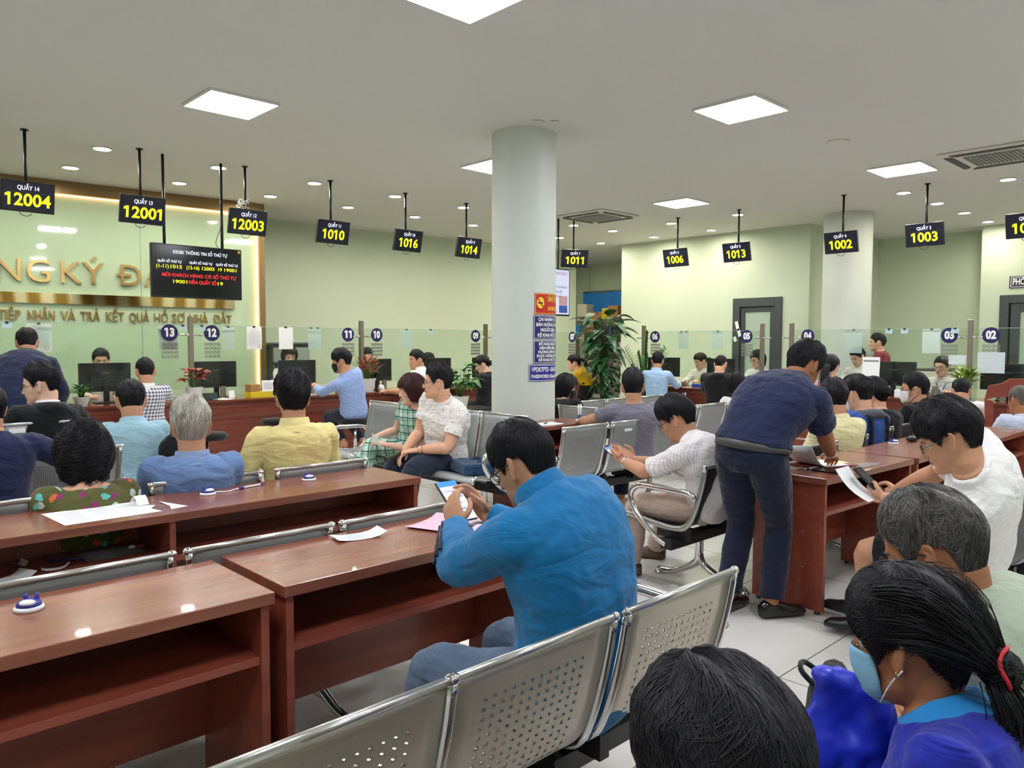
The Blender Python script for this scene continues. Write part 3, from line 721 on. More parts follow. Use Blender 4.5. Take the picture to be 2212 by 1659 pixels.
# information screen on two poles
kd = thing('information_display', (3.40, 8.64, 2.275), 'large black information screen hanging on two poles before the gold lettering', 'display')
MB().box(-0.5, 0.5, -0.025, 0.025, -0.29, 0.29).build('casing', BLACK, kd, bevel=0.005)
ks = MB().box(-0.488, 0.488, -0.0275, -0.025, -0.272, 0.28).build('screen', mat('screen_black', '#0d0e13', 0.12), kd)
def kt(s, size, m, x, z, fit): text_part('screen_text', s, size, m, ks, (x, -0.0285, z), bold=0.0004, fit=fit)
kt('KIOSK THÔNG TIN SỐ THỨ TỰ', 0.05, WHT, 0.03, 0.205, 0.60)
for x, s in ((-0.31, 'QUẦY SỐ THỨ TỰ'), (0.03, 'QUẦY SỐ THỨ TỰ'), (0.325, 'QUẦY SỐ THỨ TỰ')): kt(s, 0.036, WHT, x, 0.10, 0.255)
for x, s, f in ((-0.385,'(1-11)',0.13),(-0.24,'1015',0.12),(-0.06,'(12-16)',0.14),(0.11,'12003',0.14),(0.245,'19',0.04),(0.365,'19001',0.14)): kt(s, 0.052, YEL, x, 0.045, f)
kt('MỜI KHÁCH HÀNG CÓ SỐ THỨ TỰ', 0.052, RED, 0.02, -0.045, 0.82)
kt('19001', 0.052, YEL, -0.20, -0.115, 0.15); kt('ĐẾN QUẦY SỐ', 0.052, RED, 0.045, -0.115, 0.31); kt('19', 0.052, YEL, 0.245, -0.115, 0.06)
MB().box(0.455, 0.482, -0.029, -0.0275, 0.245, 0.275).build('corner_sticker', mat('sticker_yellow', '#d8b021', 0.5), kd)
for x in (-0.335, 0.305):
    MB().tube([(x, 0.045, -0.2), (x, 0.045, CEIL-2.275)], 0.016, 12).build('pole', DARKM, kd, smooth=True)
cable([(0.28, 0.05, 0.28), (0.24, 0.06, 0.36), (0.30, 0.06, 0.55), (0.31, 0.065, 0.75)], 0.004).build('power_cable', BLACK, kd, smooth=True)
# notice screen half hidden behind the column
nd = thing('notice_display', (8.83, 8.55, 2.33), 'pale lilac notice screen with a blue arrow, half hidden by the column', 'display')
MB().box(-0.64, 0.64, -0.025, 0.025, -0.385, 0.385).build('casing', DARKM, nd, bevel=0.004)
LIL = mat('screen_lilac', '#b9bcd2', 0.3, emit='#b4b8d0', estr=0.5)
ns = MB().box(-0.62, 0.62, -0.0275, -0.025, -0.36, 0.365).build('screen', LIL, nd)
MR = mat('notice_red', '#a8304a', 0.6); MG = mat('notice_teal', '#1f5a5f', 0.6); MBL = mat('notice_blue', '#2a57a5', 0.6)
for s, z, m_, x, f in (('CHI NHÁNH ĐẤT ĐAI TP. THỦ ĐỨC', 0.30, MR, 0.05, 1.05), ('THÔNG BÁO', 0.22, MR, -0.02, 0.3), ('THỦ TỤC TẠI CHI NHÁNH', 0.08, MG, 0.18, 0.76), ('KHÁCH LIÊN HỆ', 0.0, MG, 0.2, 0.5), ('TƯ VẤN MIỄN PHÍ', -0.075, MG, 0.16, 0.52), ('TẠI ĐÂY!', -0.155, MG, -0.02, 0.25)):
    text_part('screen_text', s, 0.06, m_, ns, (x, -0.0285, z), fit=f)
MB().prism_y([(0.0,-0.32),(0.24,-0.32),(0.24,-0.345),(0.31,-0.295),(0.24,-0.245),(0.24,-0.27),(0.0,-0.27)], -0.0285, -0.0276).build('arrow', MBL, ns)
MB().box(0.38, 0.58, -0.0285, -0.0276, -0.21, -0.06).build('pink_box', mat('notice_pink', '#c79aa0', 0.6), ns)
MB().box(0.38, 0.58, -0.0285, -0.0276, -0.335, -0.215).build('blue_box', MBL, ns)
for x in (-0.4, 0.43): MB().tube([(x, 0.045, -0.2), (x, 0.045, CEIL-2.33)], 0.016, 12).build('pole', DARKM, nd, smooth=True)

# ------------------------------------------------------------------ notices on the column (curved plates)
def col_plate(a0, a1, z0, z1, bg, border, label, texts, extra=None):
    """plate wrapped on the column between azimuths a0..a1 (degrees, about the column axis)"""
    t = thing('column_notice', (5.33, 5.41, 0), label, 'notice', group='notices on the round column')
    def arc(r_, A, B, Z0, Z1, n=14): return [[(r_*cos(R(A+(B-A)*i/n)), r_*sin(R(A+(B-A)*i/n)), z) for i in range(n+1)] for z in (Z0, Z1)]
    r0 = 0.3165
    MB().grid(arc(r0+0.004, a0, a1, z0, z1)).grid(arc(r0+0.0005, a0, a1, z0, z1)[::-1]).build('plate', bg, t, smooth=True)
    b = MB(); da = 0.9; dz = 0.006
    for A,B,Z0,Z1 in ((a0+da,a1-da,z1-dz-0.004,z1-dz),(a0+da,a1-da,z0+dz,z0+dz+0.004),(a0+da,a0+da+0.7,z0+dz,z1-dz),(a1-da-0.7,a1-da,z0+dz,z1-dz)): b.grid(arc(r0+0.0055, A, B, Z0, Z1))
    b.build('border', border, t)
    for s, ac, z, size, wd, m_ in texts:
        o = text_part('lettering', s, size, m_, t, (0,0,0), (0,0,0), bold=0.0015, fit=wd)
        for v_ in o.data.vertices:      # wrap around the cylinder
            an = R(ac)+v_.co.x/r0; zz = z+v_.co.y; v_.co = ((r0+0.006)*cos(an), (r0+0.006)*sin(an), zz)
    if extra: extra(t, r0)
    return t
SN = mat('sign_blue', '#221d66', 0.4); SR = mat('sign_red', '#c4261d', 0.4); SY = mat('sign_yellow', '#f3d23c', 0.5)
def smoke(t, r0):
    def wrap(pts): return [((r0+0.0062)*cos(R(256)+x/r0), (r0+0.0062)*sin(R(256)+x/r0), 1.885+z) for x, z in pts]
    n = 24
    MB().add(wrap([(0.042*cos(2*pi*i/n), 0.055*sin(2*pi*i/n)) for i in range(n)]), [tuple(range(n))]).build('no_smoking_disc', SY, t)
    q = MB(); q.tube(wrap([(0.046*cos(2*pi*i/n), 0.06*sin(2*pi*i/n)) for i in range(n+1)]), 0.004, 4); q.tube(wrap([(-0.03,0.04),(0.0,0.0),(0.03,-0.04)]), 0.005, 4); q.build('red_ring', SR, t)
    q = MB(); q.tube([Vector(p)*1.003 for p in wrap([(-0.03,-0.008),(0.0,-0.008),(0.02,-0.008)])], 0.006, 4); q.build('cigarette', BLACK, t)
col_plate(245, 309, 1.775, 1.975, SR, SY, 'red and yellow no smoking plate at the top of the column notices', [('CẤM HÚT THUỐC', 288, 1.92, 0.07, 0.19, SY), ('NO SMOKING', 288, 1.83, 0.05, 0.17, SY)], smoke)
col_plate(243, 307, 1.54, 1.765, SN, PAPER, 'navy plate with four white lines, second notice from the top of the column', [('CHI NHÁNH CÓ', 275, 1.725, 0.045, 0.26, PAPER), ('BÀN HƯỚNG DẪN', 275, 1.675, 0.045, 0.30, PAPER), ('NGƯỜI DÂN', 275, 1.625, 0.045, 0.21, PAPER), ('KÊ KHAI HỒ SƠ', 275, 1.575, 0.045, 0.27, PAPER)])
col_plate(243, 307, 1.305, 1.525, SN, PAPER, 'navy plate with five white lines, third notice down the column', [('ĐỀ NGHỊ NGƯỜI', 275, 1.49, 0.036, 0.25, PAPER), ('DÂN ĐẾN BÀN', 275, 1.452, 0.036, 0.23, PAPER), ('HƯỚNG DẪN ĐỂ', 275, 1.414, 0.036, 0.26, PAPER), ('ĐƯỢC HƯỚNG DẪN', 275, 1.376, 0.036, 0.29, PAPER), ('KÊ KHAI HỒ SƠ', 275, 1.338, 0.036, 0.25, PAPER)])
col_plate(235, 308, 1.135, 1.295, mat('sign_bright_blue', '#2a2a8c', 0.4), PAPER, 'bright blue wifi password plate, lowest notice on the column', [('VPDKTPTD - KHACH', 272, 1.245, 0.06, 0.36, PAPER), ('PASSWORD: Khach123', 272, 1.18, 0.045, 0.36, PAPER)])

# ------------------------------------------------------------------ people: body, clothes, hair
V = Vector
def skin_mat(name, col):
    if name in _mats: return _mats[name]
    m = mat(name, col, 0.55, spec=0.35)
    b = bsdf(m); b.inputs['Subsurface Weight'].default_value = 0.06; b.inputs['Subsurface Radius'].default_value = (0.012, 0.004, 0.002)
    v = coords(m); n = noisen(m, v, 25, 3); c = lin(col)
    mx = N(m, 'ShaderNodeMix', _data_type='RGBA'); mx.inputs[6].default_value = tuple(x*0.92 for x in c[:3])+(1,); mx.inputs[7].default_value = (min(1,c[0]*1.08), c[1]*1.04, c[2]*1.03, 1)
    L(m, n, mx.inputs[0]); L(m, mx.outputs[2], b.inputs['Base Color']); bump(m, noisen(m, v, 260, 2), 0.08, 0.001); return m
SKIN = {'a': skin_mat('skin_light', '#d9a88a'), 'b': skin_mat('skin_tan', '#c08f70'), 'c': skin_mat('skin_brown', '#a9714f'), 'd': skin_mat('skin_fair', '#e0b49c')}
LIP = mat('lip', '#a8625a', 0.5)
EYEW = mat('eye_white', '#e4e2dc', 0.2); EYEB = mat('iris', '#1c120d', 0.15)
def hair_mat(name, col, rough=0.5, two=None):
    if name in _mats: return _mats[name]
    m = mat(name, col, rough, spec=0.35); c = lin(col); at = N(m, 'ShaderNodeAttribute', _attribute_name='tone'); n = at.outputs['Fac']
    mx = N(m, 'ShaderNodeMix', _data_type='RGBA'); mx.inputs[6].default_value = tuple(x*0.65 for x in c[:3])+(1,); mx.inputs[7].default_value = tuple(min(1, x*1.3) for x in c[:3])+(1,)
    if two: mx.inputs[6].default_value, mx.inputs[7].default_value = lin(two[0]), lin(two[1]); n = ramp(m, n, [(0.2,'#000000'),(0.85,'#ffffff')])
    L(m, n, mx.inputs[0]); L(m, mx.outputs[2], bsdf(m).inputs['Base Color']); return m
HB = hair_mat('hair_black', '#17151a'); HDB = hair_mat('hair_dark_brown', '#2a1f1c'); HGR = hair_mat('hair_grey', '#b0a999', 0.5, ('#8a8478', '#d6d0c2')); HAU = hair_mat('hair_auburn', '#43201f'); HSP = hair_mat('hair_salt_pepper', '#3a3936', 0.45, ('#2a2928', '#77746f'))
HPG = hair_mat('hair_pale_grey', '#6d6a64')

def cloth(name, col, rough=0.85, pattern=None, col2=None, col3=None, sc=1.0, wr=0.5):
    if name in _mats: return _mats[name]
    m = mat(name, col, rough, spec=0.25, sheen=0.15); v = coords(m); b = bsdf(m)
    if pattern:
        sx = N(m, 'ShaderNodeSeparateXYZ'); L(m, v, sx.inputs[0]); X, Y, Z = sx.outputs
        U = mathn(m, 'ADD', X, mathn(m, 'MULTIPLY', Y, 0.8)) if pattern != 'stripe' else mathn(m, 'MULTIPLY', mathn(m, 'ARCTAN2', Y, X), 0.16)
        fr = lambda a, p, off=0.0: mathn(m, 'FRACT', mathn(m, 'ADD', mathn(m, 'DIVIDE', a, p), 50.0+off))
        lt = lambda a, t: mathn(m, 'LESS_THAN', a, t)
        if pattern == 'gingham':
            a, c_ = lt(fr(U, 0.036*sc), 0.42), lt(fr(Z, 0.036*sc), 0.42)
            col_ = mixc(m, mathn(m, 'MULTIPLY', mathn(m, 'ADD', a, c_), 0.5), col, col2)
        elif pattern == 'plaid':
            a = mathn(m, 'MAXIMUM', lt(fr(U, 0.075*sc), 0.13), lt(fr(U, 0.075*sc, 0.28), 0.05)); c_ = mathn(m, 'MAXIMUM', lt(fr(Z, 0.07*sc), 0.13), lt(fr(Z, 0.07*sc, 0.28), 0.05))
            band = mathn(m, 'MULTIPLY', mathn(m, 'ADD', lt(fr(U, 0.15*sc), 0.4), lt(fr(Z, 0.14*sc), 0.4)), 0.5)
            col_ = mixc(m, mathn(m, 'MAXIMUM', a, c_), mixc(m, band, col, col3), col2)
        elif pattern == 'dots':
            vo = N(m, 'ShaderNodeTexVoronoi', Scale=34.0/sc, Randomness=0.45); L(m, v, vo.inputs['Vector'])
            col_ = mixc(m, lt(vo.outputs['Distance'], 0.17), col, col2)
        elif pattern == 'stripe':
            col_ = mixc(m, lt(fr(U, 0.011*sc), 0.25), col, col2)
        elif pattern == 'floral':
            vo = N(m, 'ShaderNodeTexVoronoi', Scale=24.0/sc); nz = N(m, 'ShaderNodeTexNoise', Scale=22.0); L(m, v, nz.inputs['Vector'])
            va = N(m, 'ShaderNodeVectorMath', _operation='MULTIPLY_ADD'); L(m, nz.outputs[1], va.inputs[0]); va.inputs[1].default_value = (0.05,0.05,0.05); L(m, v, va.inputs[2]); L(m, va.outputs[0], vo.inputs['Vector'])
            s2 = N(m, 'ShaderNodeSeparateColor'); L(m, vo.outputs['Color'], s2.inputs[0])
            pet = ramp(m, s2.outputs[0], [(0.0, col), (0.45, '#8d2f66'), (0.6, '#5fb7ad'), (0.75, '#b9c9bd'), (0.88, '#d0683c')], 'CONSTANT')
            col_ = mixc(m, lt(vo.outputs['Distance'], 0.45), col, pet)
        L(m, col_, b.inputs['Base Color'])
    else:
        n = noisen(m, v, 4, 3); c = lin(col)
        mx = N(m, 'ShaderNodeMix', _data_type='RGBA'); mx.inputs[6].default_value = tuple(x*0.9 for x in c[:3])+(1,); mx.inputs[7].default_value = tuple(min(1, x*1.08) for x in c[:3])+(1,)
        L(m, n, mx.inputs[0]); L(m, mx.outputs[2], b.inputs['Base Color'])
    wv = N(m, 'ShaderNodeTexNoise', Scale=7.0, Detail=2.0, Distortion=1.2); mp = N(m, 'ShaderNodeMapping'); mp.inputs['Scale'].default_value = (1.0, 1.0, 2.2); L(m, v, mp.inputs[0]); L(m, mp.outputs[0], wv.inputs['Vector'])
    bump(m, wv.outputs[0], wr, 0.03); return m

def loft_geo(secs, n=24, ex=2.3):
    """secs: (center, xdir, ydir, w, front, back)"""
    vs, fs = [], []
    for c, xd, yd, w, f_, b_ in secs:
        for i in range(n):
            a = 2*pi*i/n; ca, sa = cos(a), sin(a)
            px = abs(ca)**(2/ex)*(1 if ca >= 0 else -1)*w; py = abs(sa)**(2/ex); py = py*f_ if sa >= 0 else -py*b_
            vs.append(c+xd*px+yd*py)
    m_ = len(secs)
    fs = [(j*n+i, j*n+(i+1)%n, (j+1)*n+(i+1)%n, (j+1)*n+i) for j in range(m_-1) for i in range(n)]
    fs += [tuple(range(n-1,-1,-1)), tuple((m_-1)*n+i for i in range(n))]
    return vs, fs
_cl = bpy.data.textures.new('folds', 'CLOUDS'); _cl.noise_scale = 0.10; _cl.noise_depth = 2
_cl2 = bpy.data.textures.new('fine_folds', 'CLOUDS'); _cl2.noise_scale = 0.045; _cl2.noise_depth = 1
def fuse(pieces, voxel, smooth=4, folds=0.0, cut=None):
    vs, fs = [], []
    for v, f in pieces:
        b = len(vs); vs += [tuple(p) for p in v]; fs += [tuple(i+b for i in q) for q in f]
    me = bpy.data.meshes.new('tmp'); me.from_pydata(vs, [], fs); me.update()
    o = bpy.data.objects.new('tmp', me); COL.objects.link(o)
    r = o.modifiers.new('r', 'REMESH'); r.mode = 'VOXEL'; r.voxel_size = voxel; r.use_smooth_shade = True
    if smooth:
        s = o.modifiers.new('s', 'SMOOTH'); s.factor = 0.5; s.iterations = smooth
    if folds:
        d = o.modifiers.new('d', 'DISPLACE'); d.texture = _cl; d.strength = folds; d.mid_level = 0.45
        d = o.modifiers.new('d', 'DISPLACE'); d.texture = _cl2; d.strength = folds*0.35; d.mid_level = 0.5
    dg = bpy.context.evaluated_depsgraph_get(); me2 = bpy.data.meshes.new_from_object(o.evaluated_get(dg))
    bpy.data.objects.remove(o); bpy.data.meshes.remove(me)
    return me2
def link_mesh(name, me, mats, parent=None):
    me.materials.clear(); me.name = name
    for m_ in (mats if isinstance(mats, (list,tuple)) else [mats]): me.materials.append(m_)
    o = bpy.data.objects.new(name, me); COL.objects.link(o)
    if parent: o.parent = parent
    return o
def ik(a, t, l1, l2, pole):
    d = t-a; ln = d.length; mx = (l1+l2)*0.998
    if ln > mx: t = a+d*(mx/ln); d = t-a; ln = mx
    ln = max(ln, abs(l1-l2)+0.02); x = (l1*l1-l2*l2+ln*ln)/(2*ln); h = sqrt(max(l1*l1-x*x, 0))
    dn = d.normalized(); p = pole-dn*pole.dot(dn); p = p.normalized() if p.length > 1e-5 else dn.orthogonal().normalized()
    return a+dn*x+p*h, t

# head profile: z, half width, front, back (unit: m, head centre at eye height)
HZ = [-0.118,-0.112,-0.100,-0.078,-0.050,-0.020,0.020]
HW = [0.012, 0.026, 0.041, 0.055, 0.064, 0.070, 0.0755]
HF = [0.070, 0.084, 0.090, 0.088, 0.087, 0.086, 0.090]
HBk= [-0.03, -0.010,0.005, 0.030, 0.062, 0.088, 0.100]
def hsec(z):
    if z >= 0.02:
        k = sqrt(max(0, 1-((z-0.02)/0.098)**2)); return 0.0755*k, 0.090*k**0.9, 0.100*k
    return float(np.interp(z, HZ, HW)), float(np.interp(z, HZ, HF)), float(np.interp(z, HZ, HBk))
def head_pieces(M, s, female=False):
    """M: 4x4 head matrix (unit scale), s scale"""
    T = lambda x, y, z: M @ V((x*s, y*s, z*s)); Rm = M.to_3x3(); X, Y, Z = Rm @ V((1,0,0)), Rm @ V((0,1,0)), Rm @ V((0,0,1))
    secs = []
    for z in HZ[:-1]+[0.0, 0.02, 0.045, 0.07, 0.09, 0.104, 0.113, 0.1172]:
        w, f_, b_ = hsec(z); jw = 0.94 if female and z < -0.03 else 1
        secs.append((T(0,0,z), X, Y, max(w*jw,0.004)*s, max(f_,0.004)*s, b_*s if b_ > 0.004 or z > 0.02 else b_*s))
    out = [loft_geo(secs, 28, 2.25)]
    # nose, lips, chin, brow
    nz = [((0,0.082,0.012),0.010),((0,0.091,-0.006),0.010),((0,0.100,-0.022),0.0125),((0,0.101,-0.031),0.0135),((0,0.088,-0.036),0.010)]
    out.append(tube_geo([T(*p) for p,_ in nz], [r_*s for _,r_ in nz], 10, 'round'))
    for sx in (-1,1): out.append(tube_geo([T(sx*0.010,0.090,-0.031), T(sx*0.014,0.084,-0.034)], [0.0085*s,0.007*s], 8, 'round'))
    out.append(tube_geo([T(-0.022,0.082,-0.0585), T(-0.010,0.0905,-0.0555), T(0,0.0915,-0.0565), T(0.010,0.0905,-0.0555), T(0.022,0.082,-0.0585)], [0.003*s,0.0052*s,0.0052*s,0.0052*s,0.003*s], 8, 'round'))
    out.append(tube_geo([T(-0.020,0.082,-0.062), T(0,0.0905,-0.0665), T(0.020,0.082,-0.062)], [0.003*s,0.0062*s,0.003*s], 8, 'round', 2))
    out.append(tube_geo([T(-0.035,0.078,0.022), T(0,0.088,0.020), T(0.035,0.078,0.022)], [0.008*s,0.009*s,0.008*s], 8, 'round', 1))
    for sx in (-1,1):   # ears: rim + lobe
        e = [(0.071,0.006,-0.026),(0.077,-0.002,-0.036),(0.081,-0.010,-0.022),(0.086,-0.020,0.004),(0.086,-0.018,0.022),(0.080,-0.006,0.028),(0.074,0.006,0.014)]
        out.append(tube_geo([T(sx*p[0],p[1],p[2]) for p in e], [0.005*s,0.0075*s,0.006*s,0.0055*s,0.0055*s,0.0055*s,0.005*s], 8, 'round', 2))
        out.append(tube_geo([T(sx*0.070,0.002,-0.02), T(sx*0.077,-0.008,0.0), T(sx*0.075,-0.006,0.016)], [0.010*s,0.010*s,0.008*s], 8, 'round'))
    return out
def sculpt_head(me, M, s):
    Mi = M.inverted(); n = len(me.vertices); co = np.empty(n*3); me.vertices.foreach_get('co', co); co = co.reshape(-1,3)
    A = np.array(Mi.to_3x3()); t = np.array(Mi.translation); q = (co@A.T+t)/s
    def g(c, r): return np.exp(-(((q-np.array(c))/np.array(r))**2).sum(1))
    d = np.zeros_like(q)
    for sx in (-1,1):
        d[:,1] -= 0.013*g((sx*0.032,0.083,0.001),(0.017,0.03,0.011))
        d[:,1] += 0.004*g((sx*0.040,0.075,-0.026),(0.018,0.03,0.015))
        d[:,0] -= sx*0.006*g((sx*0.060,0.055,-0.050),(0.02,0.03,0.02))
        d[:,0] -= sx*0.008*g((sx*0.068,0.055,0.030),(0.02,0.025,0.03))
    d[:,1] += 0.004*g((0,0.088,-0.094),(0.018,0.03,0.013))
    d[:,1] -= 0.004*g((0,0.09,-0.079),(0.02,0.03,0.006))
    d *= (q[:,1:2] > 0)
    co = co+(d*s)@np.array(M.to_3x3()).T
    me.vertices.foreach_set('co', co.ravel()); me.update(); return q
def hand_geo(wr, f, n, side, curl=(0.5,0.5,0.5,0.5), s=1.0, thumb=0.5, spread=0.0):
    """wr wrist point, f fingers direction, n palm normal; side +1 right hand"""
    f = f.normalized(); n = (n-f*n.dot(f)).normalized(); t = f.cross(n)*side; out = []
    secs = [(wr-f*0.012*s, t, n, 0.026*s, 0.019*s, 0.019*s), (wr+f*0.018*s, t, n, 0.031*s, 0.020*s, 0.016*s), (wr+f*0.055*s+t*0.002*s, t, n, 0.040*s, 0.018*s, 0.014*s), (wr+f*0.088*s, t, n, 0.040*s, 0.012*s, 0.012*s)]
    out.append(loft_geo(secs, 16, 2.4))
    for (o, ln, r_, b0), c in zip(((0.030,0.072,0.0088,0.086),(0.0105,0.080,0.0090,0.091),(-0.0095,0.074,0.0085,0.088),(-0.0285,0.057,0.0076,0.080)), curl):
        p = wr+f*(b0-0.012)*s+t*o*s; a = 0.12; pts = [p]; dirv = (f+t*(o*spread*6)).normalized(); cl = [0.6*c, 1.0*c, 0.7*c]; an = 0
        p = p+dirv*0.014*s; pts.append(p)
        for k, sg in enumerate((0.45, 0.32, 0.23)):
            an += cl[k]; d_ = dirv*cos(an)+n*sin(an); p = p+d_*ln*sg*s; pts.append(p)
        out.append(tube_geo(pts, [r_*1.08*s, r_*1.05*s, r_*s, r_*0.93*s, r_*0.78*s], 10, 'round', 1))
    p0 = wr+f*0.022*s+t*0.024*s+n*0.006*s
    d1 = (f*0.62+t*0.78+n*(0.25+0.35*thumb)).normalized(); d2 = (f*0.92+t*0.25-t*0.35*thumb+n*(0.3+0.35*thumb)).normalized(); d3 = (f*0.95-t*0.35*thumb+n*0.25*thumb).normalized()
    p1 = p0+d1*0.036*s; p2 = p1+d2*0.032*s; p3 = p2+d3*0.026*s
    out.append(tube_geo([p0,p1,p2,p3], [0.0135*s,0.0105*s,0.0095*s,0.0075*s], 10, 'round', 2))
    return out

def tubes_np(P, rad, k=3):
    """P: (n,m,3) paths, rad: (m,) radii -> verts, faces of n thin tapered tubes"""
    n, m_, _ = P.shape
    T = np.empty_like(P); T[:,1:-1] = P[:,2:]-P[:,:-2]; T[:,0] = P[:,1]-P[:,0]; T[:,-1] = P[:,-1]-P[:,-2]
    T /= np.linalg.norm(T, axis=2, keepdims=True)+1e-9
    ref = np.array((0.31,0.17,0.93)); A_ = np.cross(T, ref); A_ /= np.linalg.norm(A_, axis=2, keepdims=True)+1e-9; B_ = np.cross(T, A_)
    an = np.arange(k)*2*pi/k
    Vv = P[:,:,None,:]+(A_[:,:,None,:]*np.cos(an)[None,None,:,None]+B_[:,:,None,:]*np.sin(an)[None,None,:,None])*np.asarray(rad).reshape(1,-1,1,1)
    j, i = np.meshgrid(np.arange(m_-1), np.arange(k), indexing='ij')
    f = np.stack([j*k+i, j*k+(i+1)%k, (j+1)*k+(i+1)%k, (j+1)*k+i], -1).reshape(-1,4)
    F = (f[None]+(np.arange(n)*m_*k)[:,None,None]).reshape(-1,4)
    return Vv.reshape(-1,3), F
def np_mesh(name, Vv, F, mats, parent, tone=None):
    me = bpy.data.meshes.new(name); nv, nf = len(Vv), len(F)
    me.vertices.add(nv); me.vertices.foreach_set('co', np.ascontiguousarray(Vv, dtype=np.float32).ravel())
    me.loops.add(nf*4); me.loops.foreach_set('vertex_index', np.ascontiguousarray(F, dtype=np.int32).ravel())
    me.polygons.add(nf); me.polygons.foreach_set('loop_start', np.arange(0, nf*4, 4, dtype=np.int32)); me.polygons.foreach_set('use_smooth', np.ones(nf, dtype=bool)); me.update(calc_edges=True)
    if tone is not None:
        at = me.attributes.new('tone', 'FLOAT', 'POINT'); at.data.foreach_set('value', np.asarray(tone, dtype=np.float32))
    return link_mesh(name, me, mats, parent)
def hsec_np(z):
    k = np.sqrt(np.clip(1-((z-0.02)/0.098)**2, 0, 1)); hi = z >= 0.02
    return (np.where(hi, 0.0755*k, np.interp(z, HZ, HW)), np.where(hi, 0.090*k**0.9, np.interp(z, HZ, HF)), np.where(hi, 0.100*k, np.interp(z, HZ, HBk)))
def hair_cap(M, s, st, nlocks, seed, mat_, parent, name='hair'):
    """a thick cap that follows the skull down to the hairline, plus combed strands lying on it"""
    rg = np.random.default_rng(seed); th, sd = st.get('th',0.022), st.get('side',0.012); bk = st.get('back',sd)
    ang = [0, 35, 57, 72, 82, 114, 128, 152, 180]
    zb = [st.get('front',0.066), st.get('front2',st.get('front',0.066)-0.004), st.get('temple',0.045), st.get('burn',-0.008), st.get('ear',0.027), st.get('ear2',st.get('ear',0.027)), st.get('behind',-0.035), st.get('nape2',-0.062), st.get('nape',-0.072)]
    ztop = 0.1178; clump = st.get('curl', 0.0); tap = st.get('taper', 0.65)
    def pts(a, f, lift, over=0.0, ragged=0.0):
        aa = np.abs(np.degrees((a+pi) % (2*pi)-pi)); b = np.interp(aa, ang, zb)+ragged
        z = ztop-(ztop-b)*(1-np.cos(f*pi/2))-over
        w, f_, k_ = hsec_np(np.minimum(z, ztop))
        lo = np.clip((-0.02-z)/0.07, 0, 1); k_ = np.where(z < -0.02, np.maximum(k_, 0.088-0.030*lo), k_); w = np.where(z < -0.02, np.maximum(w, 0.067-0.010*lo), w)
        ca, sa = np.cos(a), np.sin(a); back = np.clip(-ca, 0, 1)
        t = th*(1-f)**0.6+(sd+(bk-sd)*back)*(1-(1-f)**0.6)
        # gentle waves in the mass of the hair
        t = t*(1+0.16*np.sin(a*5+f*6+seed)+0.10*np.sin(a*11-f*9)*(0.5+clump))
        t0 = st.get('fade', 0.6); t = t*np.where(f > t0, 1-(f-t0)/(1-t0)*tap, 1)+lift
        r_ = np.where(ca >= 0, f_, k_); up = np.clip((z-0.02)/0.095, 0, 1)
        return np.stack([(w+t*(1-0.5*up**2))*sa*np.where(f < 0.03, f/0.03, 1), (r_+t*(1-0.5*up**2))*ca*np.where(f < 0.03, f/0.03, 1), z+t*up], -1)
    nu, nv = 44, 16; a = np.arange(nu)*2*pi/nu
    rows = [pts(a, np.full(nu, max(j/nv, 1e-3)), 0.0) for j in range(nv+1)]+[pts(a, np.ones(nu), -0.02)]
    Vc = np.concatenate(rows, 0); R_ = len(rows)
    j, i = np.meshgrid(np.arange(R_-1), np.arange(nu), indexing='ij')
    Fc = np.stack([j*nu+i, (j+1)*nu+i, (j+1)*nu+(i+1)%nu, j*nu+(i+1)%nu], -1).reshape(-1,4)
    messy = st.get('messy', 0.25); curl = st.get('curl', 0.0); m_ = 7; n = nlocks
    ncl = max(20, n//26); ca0 = rg.uniform(0, 2*pi, ncl); csw = rg.normal(st.get('swirl',0.15), 0.20*(0.6+messy), ncl); clift = rg.uniform(0, 0.0015+0.0055*messy, ncl); cf = rg.random(ncl)**0.7*0.85; cph = rg.uniform(0, 6.28, ncl); cln = rg.uniform(0.2, 0.45, ncl)
    ci = rg.integers(0, ncl, n); u = np.linspace(0, 1, m_)[None]
    a0 = (ca0[ci]+rg.normal(0, 0.09, n))[:,None]; f0 = np.clip(cf[ci]+rg.normal(0, 0.06, n)-0.12, -0.16, 0.93)[:,None]; ln = (cln[ci]*rg.uniform(0.8, 1.2, n))[:,None]
    f = f0+ln*u; over = np.clip(f-1, 0, 1)*0.09*st.get('hang', 0.35); neg = f < 0; f = np.minimum(np.abs(f), 1.0)
    sw = (csw[ci]+rg.normal(0, 0.05, n))[:,None]; aa = a0+sw*u*(0.35+f)/np.maximum(0.6, f)+curl*0.22*np.sin(cph[ci][:,None]+u*7)+np.where(neg, pi, 0.0)
    lift = clift[ci][:,None]*np.sin(pi*np.minimum(u*1.05, 1))+rg.uniform(0.0, 0.0025, n)[:,None]+(rg.uniform(0, 0.001+0.006*messy, n))[:,None]*u**2+curl*0.009*np.cos(cph[ci][:,None]+u*8)
    P = pts(aa, np.maximum(f, 0.012), lift, over, (rg.normal(0, 0.004, n))[:,None])
    lr = st.get('lock_r', 0.0010 if n > 9000 else (0.0013 if n > 4000 else (0.0017 if n > 2000 else 0.0030)))
    Vt, Ft = tubes_np(P, lr*np.array([0.55,0.9,1.0,1.0,0.9,0.65,0.15]), 3)
    V_ = np.concatenate([Vc, Vt], 0)*s; F_ = np.concatenate([Fc, Ft+len(Vc)], 0)
    V_ = V_@np.array(M.to_3x3()).T+np.array(M.translation)
    tone = np.concatenate([np.full(len(Vc), 0.35), np.repeat(np.clip(0.6*rg.random(ncl)[ci]+0.4*rg.random(n), 0, 1), m_*3)])
    return np_mesh(name, V_, F_, mat_, parent, tone)
